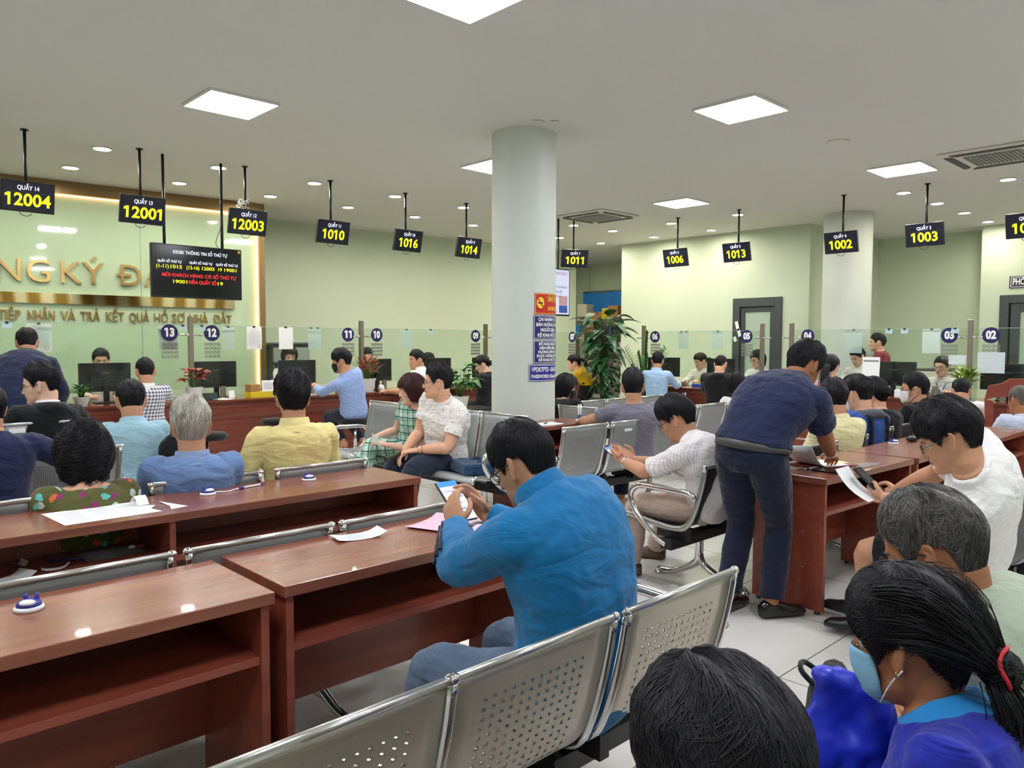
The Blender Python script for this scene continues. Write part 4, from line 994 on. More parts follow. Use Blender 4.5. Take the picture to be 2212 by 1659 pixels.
def strands(paths, r0, n, seed, mat_, parent, name, jitter=0.02, taper=0.2):
    """a bundle of hair following guide paths"""
    rnd = random.Random(seed); mb = MB()
    for _ in range(n):
        g = paths[rnd.randrange(len(paths))]; o = V((rnd.gauss(0,1), rnd.gauss(0,1), rnd.gauss(0,1)))*jitter; k = len(g); w = V((rnd.gauss(0,1), rnd.gauss(0,1), rnd.gauss(0,1)))*jitter*0.5
        pts = [V(p)+o*(0.35+0.65*sin(pi*(0.15+0.7*i/(k-1))))+w*(i/(k-1)) for i, p in enumerate(g)]
        mb.tube(pts, [r0*(1-(1-taper)*(i/(k-1))**2) for i in range(k)], 5, True, 1)
    return mb.build(name, mat_, parent, smooth=True)

SHORT = dict(th=0.020, side=0.007, back=0.011, taper=0.75)
STY = dict(
 short=SHORT,
 thick=dict(th=0.030, side=0.010, back=0.014, front=0.045, front2=0.04, temple=0.03, messy=0.35, taper=0.6, nape=-0.078),
 wavy=dict(th=0.032, side=0.013, back=0.017, messy=0.8, curl=0.6, taper=0.7),
 buzz=dict(th=0.007, side=0.003, back=0.0035, messy=0.0, nape=-0.045, nape2=-0.04, behind=-0.02, taper=0.9),
 neat=dict(th=0.016, side=0.007, back=0.008, nape=-0.060, nape2=-0.05, taper=0.8),
 up=dict(th=0.030, side=0.006, back=0.007, messy=0.5, nape=-0.05, nape2=-0.05, front=0.072, taper=0.85),
 bald=dict(th=0.006, side=0.010, back=0.010, messy=0.1, front=0.09, front2=0.085, temple=0.06, taper=0.8),
 bob=dict(th=0.026, side=0.024, back=0.026, front=0.040, front2=0.035, temple=-0.02, burn=-0.075, ear=-0.085, behind=-0.095, nape2=-0.105, nape=-0.11, messy=0.35, taper=0.1, hang=0.5, fade=0.8),
 curls=dict(th=0.030, side=0.032, back=0.036, front=0.05, temple=0.0, burn=-0.07, ear=-0.095, behind=-0.115, nape2=-0.125, nape=-0.13, messy=0.8, curl=1.3, taper=0.1, hang=0.6, fade=0.8),
 tied=dict(th=0.014, side=0.008, back=0.012, front=0.066, temple=0.04, burn=0.0, ear=0.018, behind=-0.03, nape2=-0.06, nape=-0.068, messy=0.1, taper=0.5),
)

def person(label, head, pelvis, rz, look=(0,0,0), hs=1.05, sc=1.0, skin='b', female=False, detail=1, girth=1.0, sw=1.0,
           hair='short', hmat=None, nl=None, top=None, bottom=None, shoes=None, sleeve=0.5, hem=-0.10, short_legs=False, hands=None, feet=None,
           poles=None, curls=None, palms=None, fdirs=None, twist=0, bend=0.05, loose=0.014, collar=None, glasses=None, mask=None, face=False, seed=None, legs=True, arms=True, group=None, folds=None, hstyle=None, belt=None, neck=1.0, neckline=None, hinge=1.0):
    """head, pelvis: world positions; rz heading (0 = facing +Y, turned counter-clockwise); hands/feet in local body axes"""
    global _pid
    seed = seed if seed is not None else sum(ord(c_)*(i_+1) for i_, c_ in enumerate(label)) % 9973
    O = V((pelvis[0], pelvis[1], 0)); Rz = Matrix.Rotation(R(rz), 3, 'Z'); Ri = Rz.transposed()
    loc = lambda p: Ri @ (V(p)-O)
    root = thing('person', (O.x, O.y, 0), label, 'person', rz, group)
    H = loc(head); P = V((0, 0, pelvis[2]))
    yaw, pit, rol = look
    Mh = (Matrix.Translation(H) @ Matrix.Rotation(R(yaw), 4, 'Z') @ Matrix.Rotation(R(pit), 4, 'X') @ Matrix.Rotation(R(rol), 4, 'Y'))
    s = hs
    half = Matrix.Rotation(R(yaw*0.4), 3, 'Z') @ Matrix.Rotation(R(pit*0.55), 3, 'X')
    NB = H+half @ V((0, -0.040, -0.126*neck))*s          # base of the neck
    # spine
    tl = (NB-P).length; C1 = P+V((0, -bend, 0.52*tl)) if True else None
    fwd = NB-P; C1 = P+V((fwd.x*0.35*hinge, fwd.y*0.30*hinge-bend, max(0.2*tl, fwd.z*0.55)))
    def bez(t): return P*(1-t)**2+C1*2*t*(1-t)+NB*t*t
    def tan(t):
        d = (C1-P)*2*(1-t)+(NB-C1)*2*t; return d.normalized()
    def frame(t):
        tt = min(max(t,0),1); T = tan(tt); tw = R(twist*tt); X = V((cos(tw), sin(tw), 0)); X = (X-T*X.dot(T)).normalized(); Y = T.cross(X).normalized(); 
        p = bez(tt)+(T*(t-tt)*tl); return p, X, Y, T
    g = girth*sc; fe = female
    TS = [(-0.17,0.120,0.085,0.100),(-0.08,0.158,0.105,0.125),(0.03,0.170,0.112,0.125),(0.15,0.163,0.112,0.108),(0.30,0.148,0.112,0.092),(0.46,0.155,0.116,0.098),(0.62,0.168,0.118,0.110),(0.76,0.176,0.112,0.116),(0.87,0.172,0.096,0.108),(0.945,0.128,0.076,0.088),(0.99,0.080,0.062,0.070),(1.04,0.064,0.060,0.064)]
    if fe: TS = [(t, w*(0.90 if t > 0.5 else (0.90 if 0.2 < t <= 0.5 else 1.0)), f_*(1.06 if 0.5 < t < 0.8 else 0.95), b_*0.93) for t,w,f_,b_ in TS]
    def torso(lo, hi, off, gm=1.0, waist=0.0):
        out = []; ts = [x for x in TS if lo-1e-6 <= x[0] <= hi+1e-6]
        def at(t): return tuple(float(np.interp(t, [x[0] for x in TS], [x[k] for x in TS])) for k in (1,2,3))
        if not ts or ts[0][0] > lo+0.01: ts = [(lo,)+at(lo)]+ts
        if ts[-1][0] < hi-0.01: ts = ts+[(hi,)+at(hi)]
        for t, w, f_, b_ in ts:
            p, X, Y, T = frame(t); gg = 1+(g-1)*(1 if t < 0.72 else max(0, 1-(t-0.72)/0.2))
            k = sc if t > 0.72 else 1.0
            swk = sw if t > 0.5 else 1.0
            wz = waist if 0.1 < t < 0.55 else 0.0
            out.append((p, X, Y, w*gg*swk+off+wz*0.6, f_*gg+off+wz, b_*gg+off+wz*0.4))
        return loft_geo(out, 28, 2.35)
    # limbs
    pS, XS, YS, TSn = frame(0.865); jt = 0.168*sw*sc*(0.92 if fe else 1.0)
    la, lb = 0.285*sc, 0.245*sc
    hd = hands or {}; fdirs = fdirs or {}; palms = palms or {}; curls = curls or {}; poles = poles or {}
    A = {}
    for nm, sg in (('L',-1),('R',1)):
        sh = pS+XS*jt*sg+TSn*(-0.005)
        tg = hd.get(nm, (sg*0.11, 0.30, P.z+0.10))
        tg = V(tg); pole = V(poles.get(nm, (sg*0.55, -0.5, -0.75)))
        el, wr = ik(sh, tg, la, lb, pole); A[nm] = (sh, el, wr, sg)
    lt_, ls_ = 0.425*sc, 0.415*sc; LG = {}; ft = feet or {}
    for nm, sg in (('L',-1),('R',1)):
        hp = P+V((sg*0.088*sc*(1 if g < 1.1 else 1.1), 0.0, -0.01))
        tg = V(ft.get(nm, (sg*0.11, 0.40, 0.075))); kn, an = ik(hp, tg, lt_, ls_, V(poles.get('k'+nm, (sg*0.12, 1.0, 0.6)))); LG[nm] = (hp, kn, an, sg)
    def arm_tube(nm, off, upto=2.0, flare=0.0):
        sh, el, wr, sg = A[nm]; k = sc*(1+(g-1)*0.6)*(0.86 if fe else 1.0)
        inn = sh-XS*sg*0.055*sc-TSn*0.03
        if upto >= 2:
            pts = [inn, sh, sh.lerp(el,0.5), el, el.lerp(wr,0.3), el.lerp(wr,0.7), wr]; rr = [0.058,0.060,0.049,0.042,0.043,0.036,0.027]
        elif upto > 1:
            q = el.lerp(wr, upto-1); pts = [inn, sh, sh.lerp(el,0.5), el, el.lerp(q,0.35), q]; rr = [0.060,0.062,0.051,0.045,0.046,0.036]
        else:
            q = sh.lerp(el, upto); pts = [inn, sh, sh.lerp(q,0.5), q]; rr = [0.060,0.062,0.054,0.050]
        rr = [r_*k+off for r_ in rr]; rr[-1] += flare
        return tube_geo(pts, rr, 16, 'round' if upto >= 2 else True, 2)
    def leg_tube(nm, off, upto=2.0, flare=0.0):
        hp, kn, an, sg = LG[nm]; k = sc*(1+(g-1)*0.7)*(0.94 if fe else 1.0)
        st_ = hp+V((-sg*0.01, -0.02, 0))
        if upto >= 2: pts = [st_, hp.lerp(kn,0.3), hp.lerp(kn,0.7), kn, kn.lerp(an,0.3), kn.lerp(an,0.7), an]; rr = [0.092,0.086,0.068,0.056,0.056,0.044,0.036]
        elif upto > 1: q = kn.lerp(an, upto-1); pts = [st_, hp.lerp(kn,0.3), hp.lerp(kn,0.7), kn, kn.lerp(q,0.4), q]; rr = [0.094,0.088,0.070,0.058,0.058,0.046]
        else: q = hp.lerp(kn, upto); pts = [st_, st_.lerp(q,0.35), st_.lerp(q,0.7), q]; rr = [0.094,0.090,0.080,0.076]
        rr = [r_*k+off for r_ in rr]; rr[-1] += flare
        return tube_geo(pts, rr, 16, 'round' if upto >= 2 else True, 2)
    def foot_geo(nm, off, ln=0.0):
        hp, kn, an, sg = LG[nm]; d = V((kn.x-an.x, kn.y-an.y, 0)); d = V(ft.get('d'+nm, (sg*0.15, 1, 0))).normalized(); x_ = V((d.y, -d.x, 0)); up = V((0,0,1)); z0 = max(an.z-0.075, 0.0)
        c = lambda y, z: V((an.x, an.y, z0))+d*y+up*z
        secs = [(c(-0.062-off,0.045), x_, up, 0.018+off, 0.030, 0.040), (c(-0.045,0.045), x_, up, 0.030+off, 0.040+off, 0.044), (c(0.0,0.045), x_, up, 0.035+off, 0.050+off, 0.044), (c(0.06,0.038), x_, up, 0.039+off, 0.036+off, 0.037), (c(0.12,0.030), x_, up, 0.043+off, 0.024+off, 0.029), (c(0.165+ln,0.024), x_, up, 0.034+off, 0.018+off, 0.023), (c(0.185+off+ln,0.020), x_, up, 0.016+off, 0.010, 0.018)]
        return loft_geo(secs, 16, 2.4)
    vx = {0: 0.011, 1: 0.0075, 2: 0.0045}[detail]
    body = [torso(-0.17, 1.04, 0.0)] + head_pieces(Mh, s, fe)
    # neck
    nt = Mh @ (V((0, -0.028, -0.045))*s)
    body.append(tube_geo([frame(0.93)[0], NB, NB.lerp(nt,0.5), nt], [0.066*sc,0.064*sc*(0.86 if fe else 1),0.060*s*(0.84 if fe else 1),0.062*s*(0.86 if fe else 1)], 18, 'round', 2))
    if arms:
        for nm, sg in (('L',-1),('R',1)):
            body.append(arm_tube(nm, 0.0)); sh, el, wr, _ = A[nm]
            f = V(fdirs[nm]) if nm in fdirs else (wr-el); n = V(palms.get(nm, (-sg*0.4, 0.1, -0.9)))
            body += hand_geo(wr, f, n, sg, curls.get(nm, (0.45,0.5,0.55,0.6)), sc*(0.92 if fe else 1.0)*1.0)
    if legs:
        for nm in 'LR': body += [leg_tube(nm, 0.0), foot_geo(nm, 0.0)]
    me = fuse(body, vx, 3 if detail == 2 else 2)
    q = sculpt_head(me, Mh, s)
    bo = link_mesh('body', me, [SKIN[skin], LIP], root)
    if detail >= 1 and face:
        pc = np.array([q[list(p.vertices)].mean(0) for p in me.polygons]) if len(me.polygons) < 4 else None
        n = len(me.polygons); ls = np.empty(n, dtype=np.int32); me.polygons.foreach_get('loop_start', ls); lv = np.empty(len(me.loops), dtype=np.int32); me.loops.foreach_get('vertex_index', lv)
        c = q[lv[ls]]; lip = (np.abs(c[:,0]) < 0.023) & (c[:,1] > 0.080) & (np.abs(c[:,2]+0.0612) < 0.0085*(1-(np.abs(c[:,0])/0.026)**2))
        me.polygons.foreach_set('material_index', lip.astype(np.int32)); me.update()
    fl = folds if folds is not None else 0.014
    cv = {0: 0.013, 1: 0.009, 2: 0.0065}[detail]
    hv = hmat or HB
    if top is not None:
        pcs = [torso(hem, neckline or (0.992 if collar is not None else 1.022), loose, 1.0, loose*0.6)]
        if sleeve > 0 and arms:
            for nm in 'LR': pcs.append(arm_tube(nm, loose*0.75, sleeve, 0.008 if sleeve <= 1 else 0.002))
        link_mesh('shirt', fuse(pcs, cv, 3, fl), top, root)
        if collar is not None:
            p0, X0_, Y0_, T0 = frame(0.955); p1, X1_, Y1_, T1 = frame(1.03); rows = []
            for kk, (t_, rr) in enumerate(((0.915,0.112),(0.955,0.096),(1.0,0.084),(1.06,0.0765),(1.065,0.072),(1.0,0.074))):
                p, X, Y, T = frame(t_); rows.append([p+X*cos(a)*rr*sc*(0.92 if fe else 1.0)*1.02+Y*(sin(a)*rr*sc*0.98-0.004)-T*(0.018*max(0,sin(a))) for a in [2*pi*i/28 for i in range(28)]])
            MB().grid(rows, True).build('collar', collar, root, smooth=True)
    if bottom is not None and legs:
        pcs = [torso(-0.17, 0.16 if hem < 0 else 0.10, 0.009)]
        for nm in 'LR': pcs.append(leg_tube(nm, 0.012, 0.85 if short_legs else 1.93, 0.012 if short_legs else 0.006))
        link_mesh('trousers', fuse(pcs, cv, 3, fl*0.8), bottom, root)
    if shoes is not None and legs:
        for nm in 'LR': link_mesh('shoe', fuse([foot_geo(nm, 0.008, 0.02)], max(cv*0.8,0.006), 2), shoes, root)
    if belt is not None:
        rows = []
        for dt, of in ((-0.036,0.020),(-0.034,0.030),(0.034,0.030),(0.036,0.020)):
            t_ = 0.115+dt; p, X, Y, T = frame(t_); rows.append([p+X*cos(a)*(0.163*g+of)+Y*(sin(a)*((0.112 if sin(a) > 0 else 0.110)*g+of)) for a in [2*pi*i/40 for i in range(40)]])
        MB().grid(rows, True).build('belt', belt, root, smooth=True)
    # hair
    st = dict(STY[hair]); st.update(hstyle or {})
    nl = nl if nl is not None else {0: 300, 1: 3000, 2: 8000}[detail]
    ho = hair_cap(Mh, s, st, nl, seed, hv, root)
    M4 = Mh @ Matrix.Scale(s, 4)
    if face:
        for sx in (-1,1):
            ec = V((sx*0.0315, 0.0705, 0.000)); er = 0.0125
            eye = MB().sphere(M4 @ ec, er*s, 14, 10).build('eye', EYEW, root, smooth=True)
            MB().sphere(M4 @ (ec+V((-sx*0.0005, 0.0072, -0.0012))), 0.0060*s, 12, 8).build('iris', EYEB, eye, smooth=True)
            for nm_, e0, e1 in (('upper_eyelid', 88, 14), ('lower_eyelid', -88, -17)):
                rows = []
                for e in np.linspace(e0, e1, 6):
                    rows.append([M4 @ (ec+V(((er+0.0012)*cos(R(e))*sin(R(q_)), (er+0.0012)*cos(R(e))*cos(R(q_)), (er+0.0012)*sin(R(e))-0.003*(abs(q_)/90)**2*(1 if e0 > 0 else -1)))) for q_ in range(-85, 86, 17)])
                MB().grid(rows).build(nm_, SKIN[skin], eye, smooth=True)
            MB().tube([M4 @ V((sx*0.012,0.0915,0.0185)), M4 @ V((sx*0.030,0.0890,0.0235)), M4 @ V((sx*0.050,0.0745,0.0190))], [0.0016*s,0.0026*s,0.0012*s], 6, True, 2).build('eyebrow', hv, root, smooth=True)
            rows = [M4 @ (ec+V(((er+0.0016)*cos(R(13))*sin(R(q_)), (er+0.0016)*cos(R(13))*cos(R(q_)), (er+0.0016)*sin(R(13))-0.003*(abs(q_)/90)**2))) for q_ in range(-75, 76, 15)]
            MB().tube(rows, 0.0009*s, 4).build('eyelashes', EYEB, eye, smooth=True)
    if glasses:
        gm = glasses; gb = MB()
        for sx in (-1,1):
            gb.tube([M4 @ V((sx*0.034+0.024*cos(a), 0.100-0.10*abs(sx*0.034+0.024*cos(a))*0.6, -0.002+0.018*sin(a))) for a in [2*pi*i/20 for i in range(21)]], 0.0018*s, 6)
            gb.tube([M4 @ V((sx*0.060, 0.096, 0.004)), M4 @ V((sx*0.076, 0.080, 0.004)), M4 @ V((sx*0.083, 0.0, 0.012)), M4 @ V((sx*0.082, -0.012, 0.0))], 0.0019*s, 6)
        gb.tube([M4 @ V((-0.011,0.101,0.002)), M4 @ V((0,0.106,0.004)), M4 @ V((0.011,0.101,0.002))], 0.0016*s, 6)
        gb.build('glasses', gm, root, smooth=True)
    if mask:
        rows = []
        for j in range(11):
            t_ = j/10; z = -0.006-0.112*t_; row = []
            for i in range(17):
                q_ = -1+2*i/16; half_ = 62-14*max(0, t_-0.5)-10*max(0, 0.25-t_); a = R(half_*q_); w, f_, _ = hsec(max(z,-0.110)); c_ = cos(a)
                pr = 0.004+0.016*c_**6*max(0, 1-((t_-0.30)/0.42)**2)+0.006*c_**3
                if t_ > 0.85: pr -= 0.02*(t_-0.85)/0.15
                row.append(M4 @ V(((w+0.004)*sin(a), (f_+pr)*c_, z-0.012*(1-c_)*(1-2*t_))))
            rows.append(row)
        mo = MB().grid(rows).build('face_mask', mask, root, smooth=True)
        sd_ = mo.modifiers.new('solid', 'SOLIDIFY'); sd_.thickness = 0.002
        for sx in (-1,1):
            lp = MB()
            for z0, z1 in ((-0.016, 0.016), (-0.098, -0.030)):
                lp.tube([M4 @ V((sx*0.062, 0.046, z0)), M4 @ V((sx*0.077, 0.016, z0*0.4+z1*0.6)), M4 @ V((sx*0.084, -0.012, z1))], 0.0016*s, 5, True, 2)
            lp.build('ear_loop', WHITE if mask.name != 'mask_black' else mask, mo, smooth=True)
    root['_'] = 0; del root['_']
    return dict(root=root, M=M4, Mh=Mh, A=A, LG=LG, frame=frame, local=loc, s=s)

# ------------------------------------------------------------------ the people in the hall (head centres, metres)
HD = dict(
floral=(0.987,3.869,1.000),
grey=(1.501,3.938,1.085),
yellow=(2.098,3.999,1.197),
navytee=(0.788,4.902,1.148),
blackjkt=(1.396,6.541,1.191),
lblue=(1.747,5.645,1.105),
gingham=(2.755,8.429,1.204),
blazer=(1.718,8.543,1.500),
clerk1=(2.817,10.178,1.295),
bluemask=(5.087,8.421,1.279),
clerk2=(5.341,10.260,1.310),
clerk3=(6.683,10.291,1.297),
whitepolo=(6.392,8.601,1.277),
clerk4=(7.958,10.381,1.189),
claw=(7.726,8.731,1.188),
plaid=(3.960,5.398,1.099),
polka=(3.937,5.011,1.187),
blue=(1.550,1.569,1.163),
wblack=(6.224,5.652,1.024),
wyellow=(9.599,8.533,1.185),
greyT=(5.309,4.041,1.139),
lbshirt=(10.000,7.128,1.236),
clerkg=(11.450,7.277,1.213),
hoodie=(10.040,6.034,1.207),
clerk5=(11.454,6.209,1.255),
wwhite=(8.487,4.871,1.001),
striped=(3.969,2.683,1.051),
stand=(4.209,1.993,1.388),
pink=(8.830,3.869,1.246),
clerk6=(11.355,4.578,1.331),
red=(12.034,4.567,1.535),
cream=(5.711,2.475,1.099),
bluehood=(6.301,2.536,1.106),
bun=(6.914,2.639,1.067),
blackmask=(7.706,2.576,1.088),
clerk7=(11.469,3.489,1.206),
whiteback=(9.806,2.776,0.976),
greyhd=(8.423,1.882,0.986),
whiteT=(3.471,1.018,1.126),
green=(1.893,0.580,1.043),
wblue=(1.475,0.491,0.976),
front=(0.810,0.475,0.984),
)
HD = {k: (a, b, c-0.018) for k, (a, b, c) in HD.items()}
def fwd_(rz): return V((-sin(R(rz)), cos(R(rz)), 0))
def pel(k, rz, back, z=0.52, side=0.0):
    p = V(HD[k])-fwd_(rz)*back+V((cos(R(rz)), sin(R(rz)), 0))*side; return (p.x, p.y, z)
C_NAVY = cloth('cloth_navy', '#20274a'); C_BLACK = cloth('cloth_black', '#121316'); C_WHITE = cloth('cloth_white', '#e6e4e2'); C_DKTR = cloth('cloth_dark_trousers', '#1b2136'); C_JEAN = cloth('denim', '#5a6c82'); C_KHAKI = cloth('cloth_beige', '#b7a294')
C_GREYTR = cloth('cloth_grey_trousers', '#5c5c5c'); C_OFFICE = cloth('cloth_office_white', '#d9d6cf'); SHOEB = mat('shoe_black', '#17171a', 0.3); SHOEBR = mat('shoe_brown', '#5d4b3b', 0.7); SANDAL = mat('sandal', '#3a2c26', 0.6)
MK_B = mat('mask_black', '#15161a', 0.8); MK_W = mat('mask_white', '#e4e4e2', 0.8); MK_BLUE = mat('mask_blue', '#8fc3e0', 0.8)
GLK = mat('glasses_black', '#141418', 0.25); GLM = mat('glasses_metal', '#6d675f', 0.25, 0.8)
if True:
    # --- bench behind the second desk
    person('woman with dark curly hair and olive floral blouse seen from behind', HD['floral'], pel('floral',0,-0.02,0.47), 0, (0,0,0), 1.0, skin='a', female=True, hair='curls', nl=9000, detail=1, top=cloth('cloth_floral','#59592f',pattern='floral'), neckline=0.965, sleeve=0.6, bottom=C_BLACK, sw=1.05, girth=1.08)
    g = person('grey haired man in a blue polo shirt seen from behind', HD['grey'], pel('grey',-14,-0.02,0.50), -14, (-5,-4,0), 1.10, skin='b', hair='thick', hmat=HGR, nl=8000, detail=1, top=cloth('cloth_polo_blue','#6a86b4'), collar=cloth('cloth_collar_blue','#7d93b8'), sleeve=0.62, bottom=C_DKTR, hstyle=dict(nape=-0.085, nape2=-0.08, back=0.022, front=0.06), sw=1.08, girth=1.05)
    person('man in a pale yellow polo shirt seen from behind', HD['yellow'], pel('yellow',-14,0.0,0.52), -14, (-8,-3,0), 1.08, skin='b', hair='wavy', nl=8000, detail=1, top=cloth('cloth_yellow','#e3d390'), collar=cloth('cloth_yellow','#e3d390'), sleeve=0.72, bottom=C_KHAKI, sw=1.08, hands={'L':(-0.32,0.18,0.62),'R':(0.2,0.3,0.62)})
    person('man in a navy t-shirt at the left edge, only arm and back in view', HD['navytee'], pel('navytee',0,0.05,0.52), 0, (10,-5,0), 1.05, skin='b', detail=1, top=C_NAVY, sleeve=0.62, bottom=C_DKTR, hands={'R':(0.52,0.22,0.70),'L':(-0.1,0.3,0.62)}, poles={'R':(0.8,-0.6,-0.2)}, sw=1.1)
    # --- further left
    bj = person('man in glasses and a black jacket turned in profile', HD['blackjkt'], pel('blackjkt',10,0.04,0.52), 10, (56,-8,0), 1.18, skin='d', face=True, glasses=GLK, detail=1, hair='up', top=C_BLACK, collar=C_WHITE, sleeve=1.9, bottom=C_DKTR, loose=0.03, sw=1.1, hands={'R':(0.35,0.25,0.68),'L':(-0.3,0.3,0.62)})
    lb = person('man in a light blue polo shirt with thinning dark hair', HD['lblue'], pel('lblue',-12,0.08,0.52), -12, (0,-16,0), 1.14, skin='b', hair='neat', detail=1, top=cloth('cloth_light_blue','#98bcc8'), collar=cloth('cloth_light_blue','#98bcc8'), sleeve=0.75, bottom=C_DKTR, girth=1.1, hands={'R':(0.16,0.38,0.72),'L':(-0.12,0.32,0.68)})
    gm_ = person('man in a navy checked shirt leaning at counter 13', HD['gingham'], pel('gingham',-14,-0.02,0.62), -14, (4,-10,0), 1.12, skin='b', hair='buzz', hstyle=dict(th=0.018), detail=1, top=cloth('cloth_gingham','#e7e6ea',pattern='gingham',col2='#2a2d57'), collar=C_WHITE, sleeve=0.7, bottom=C_GREYTR, hands={'L':(-0.22,0.42,0.84),'R':(0.26,0.42,0.84)}, feet={'L':(-0.15,0.3,0.25),'R':(0.15,0.3,0.25)}, folds=0.006)
    person('man in a navy jacket standing bent over the far left counter', HD['blazer'], (1.55,8.10,0.88), -12, (0,-25,0), 1.12, skin='b', hair='short', detail=1, top=cloth('cloth_navy_jacket','#1a2342'), sleeve=1.9, bottom=C_GREYTR, shoes=SHOEB, hands={'L':(-0.25,0.62,0.90),'R':(0.33,0.55,0.90)}, feet={'L':(-0.12,-0.05,0.08),'R':(0.12,0.02,0.08)}, hem=-0.2, loose=0.03, sw=1.12, bend=0.10)
    # --- clerks behind the left counter
    kw = dict(detail=1, face=True, skin='d', female=True, top=C_OFFICE, sleeve=1.7, hands={'L':(-0.15,0.38,0.86),'R':(0.15,0.38,0.86)}, legs=True, bottom=C_DKTR)
    person('clerk with dark hair, half hidden by the monitor at counter 13', HD['clerk1'], pel('clerk1',170,0.02,0.55), 170, (0,-10,0), 1.12, hair='tied', **kw)
    c2 = person('smiling clerk with long dark hair behind the monitor at counter 11', HD['clerk2'], pel('clerk2',165,0.02,0.55), 165, (0,-12,0), 1.12, hair='bob', hstyle=dict(front=0.06, front2=0.055, temple=0.03, burn=-0.06), hmat=HDB, **kw)
    person('clerk behind the spiky plant at counter 10', HD['clerk3'], pel('clerk3',165,0.02,0.55), 165, (0,-14,0), 1.12, hair='tied', **kw)
    person('clerk with black fringe behind the monitor at counter 09', HD['clerk4'], pel('clerk4',160,0.02,0.55), 160, (0,-12,0), 1.12, hair='bob', **kw)
    # --- customers at the left counter
    bk_ = person('man in a pale blue shirt and black face mask on a stool', HD['bluemask'], (5.28,8.45,0.60), 5, (44,-10,0), 1.14, skin='b', hair='thick', detail=1, mask=MK_B, top=cloth('cloth_sky_blue','#93aadb'), sleeve=1.7, bottom=C_DKTR, hands={'L':(-0.30,0.40,0.94),'R':(-0.1,0.42,0.86)}, feet={'L':(-0.05,0.15,0.22),'R':(0.18,0.05,0.22)}, hem=-0.12, bend=0.09)
    person('man in a white polo shirt looking left at counter 10', HD['whitepolo'], pel('whitepolo',20,0.05,0.55), 20, (55,-4,0), 1.1, skin='b', face=True, hair='neat', detail=1, top=C_WHITE, collar=C_WHITE, sleeve=0.6, bottom=C_DKTR, hands={'L':(-0.25,0.38,0.83),'R':(-0.02,0.40,0.83)})
    cw = person('woman in a black t-shirt with a claw clip bun at counter 09', HD['claw'], pel('claw',15,0.04,0.55), 15, (30,-22,0), 1.1, skin='d', female=True, face=True, hair='tied', detail=1, top=C_BLACK, sleeve=0.45, bottom=C_BLACK, hands={'L':(-0.2,0.42,0.83),'R':(0.1,0.42,0.83)})
    # --- couple
    pk = person('man in glasses and a white polo shirt with dark dots', HD['polka'], (4.10,5.13,0.53), 88, (-36,0,0), 1.12, skin='a', face=True, glasses=GLK, hair='up', hstyle=dict(side=0.004, back=0.005, ear=0.03, burn=0.0), detail=2, top=cloth('cloth_dots','#e9e4de',pattern='dots',col2='#2a2a33'), collar=C_WHITE, sleeve=0.62, bottom=cloth('cloth_dark_blue_trousers','#222a3c'), shoes=WHITE, girth=1.28, sw=1.1, hands={'L':(-0.10,0.33,0.62),'R':(0.06,0.36,0.60)}, feet={'L':(-0.15,0.52,0.075),'R':(0.12,0.56,0.075)}, hem=-0.12, poles={'L':(-0.6,-0.4,-0.5)})
    pdw = person('woman with auburn bob in a green and white plaid outfit', HD['plaid'], (4.10,5.60,0.52), 84, (-14,-2,0), 1.06, skin='d', female=True, face=True, hair='bob', hmat=HAU, detail=2, top=cloth('cloth_plaid','#9fc9b4',pattern='plaid',col2='#1f5b47',col3='#cfe3d8'), collar=cloth('cloth_plaid','#9fc9b4'), sleeve=0.6, bottom=cloth('cloth_plaid','#9fc9b4'), shoes=SANDAL, hands={'L':(-0.22,0.36,0.63),'R':(0.06,0.34,0.66)}, feet={'L':(-0.05,0.55,0.22),'R':(0.10,0.50,0.075)}, poles={'kL':(0.3,1.0,0.9)}, hem=-0.15)
    # --- the man in the blue jacket
    BLUEJ = cloth('cloth_bright_blue','#0c6ea5', 0.8, wr=0.35)
    bm = person('man in a bright blue track jacket looking at his phone, elbows on the desk', HD['blue'], (1.63,1.44,0.53), 4, (8,-28,0), 0.94, skin='b', hair='thick', hstyle=dict(nape=-0.07, messy=0.3, th=0.026, back=0.010, side=0.008), nl=16000, detail=2, top=BLUEJ, collar=BLUEJ, sleeve=1.93, bottom=C_JEAN, shoes=SHOEB, glasses=GLK, hands={'L':(-0.045,0.45,0.90),'R':(0.135,0.48,0.905)}, poles={'L':(-0.65,0.35,-0.9),'R':(0.6,0.2,-0.9)}, palms={'L':(0.6,0.35,0.35),'R':(-0.6,0.35,0.4)}, fdirs={'L':(0.30,0.55,0.75),'R':(-0.30,0.55,0.75)}, curls={'L':(0.5,0.55,0.6,0.65),'R':(0.5,0.55,0.6,0.65)}, feet={'L':(-0.22,0.42,0.075),'R':(0.15,0.35,0.075)}, hem=-0.12, loose=0.022, sw=1.08, bend=0.13, girth=1.10, neck=0.70)
    # --- middle distance
    person('woman in black with a black mask holding her hair', HD['wblack'], pel('wblack',-70,0.02,0.50), -70, (-52,-10,0), 1.1, skin='d', female=True, face=True, glasses=GLK, mask=MK_B, hair='bob', hstyle=dict(front=0.06,front2=0.055,temple=0.04,burn=0.0), detail=1, top=C_BLACK, sleeve=1.9, bottom=C_BLACK, loose=0.03, hands={'L':(-0.17,0.06,1.06),'R':(0.2,0.3,0.62)}, poles={'L':(-0.9,0.3,-0.6)}, fdirs={'L':(0.5,-0.3,0.6)})
    wy = person('woman in a mustard yellow top leaning at counter 07', HD['wyellow'], pel('wyellow',14,0.22,0.84,0.10), 14, (25,-12,0), 1.1, skin='d', female=True, hair='tied', detail=1, top=cloth('cloth_mustard','#d3a916'), sleeve=0.9, bottom=C_BLACK, shoes=SHOEB, hands={'L':(-0.3,0.55,0.90),'R':(0.0,0.55,0.84)}, feet={'L':(-0.1,-0.1,0.08),'R':(0.1,-0.1,0.08)}, hem=-0.02)
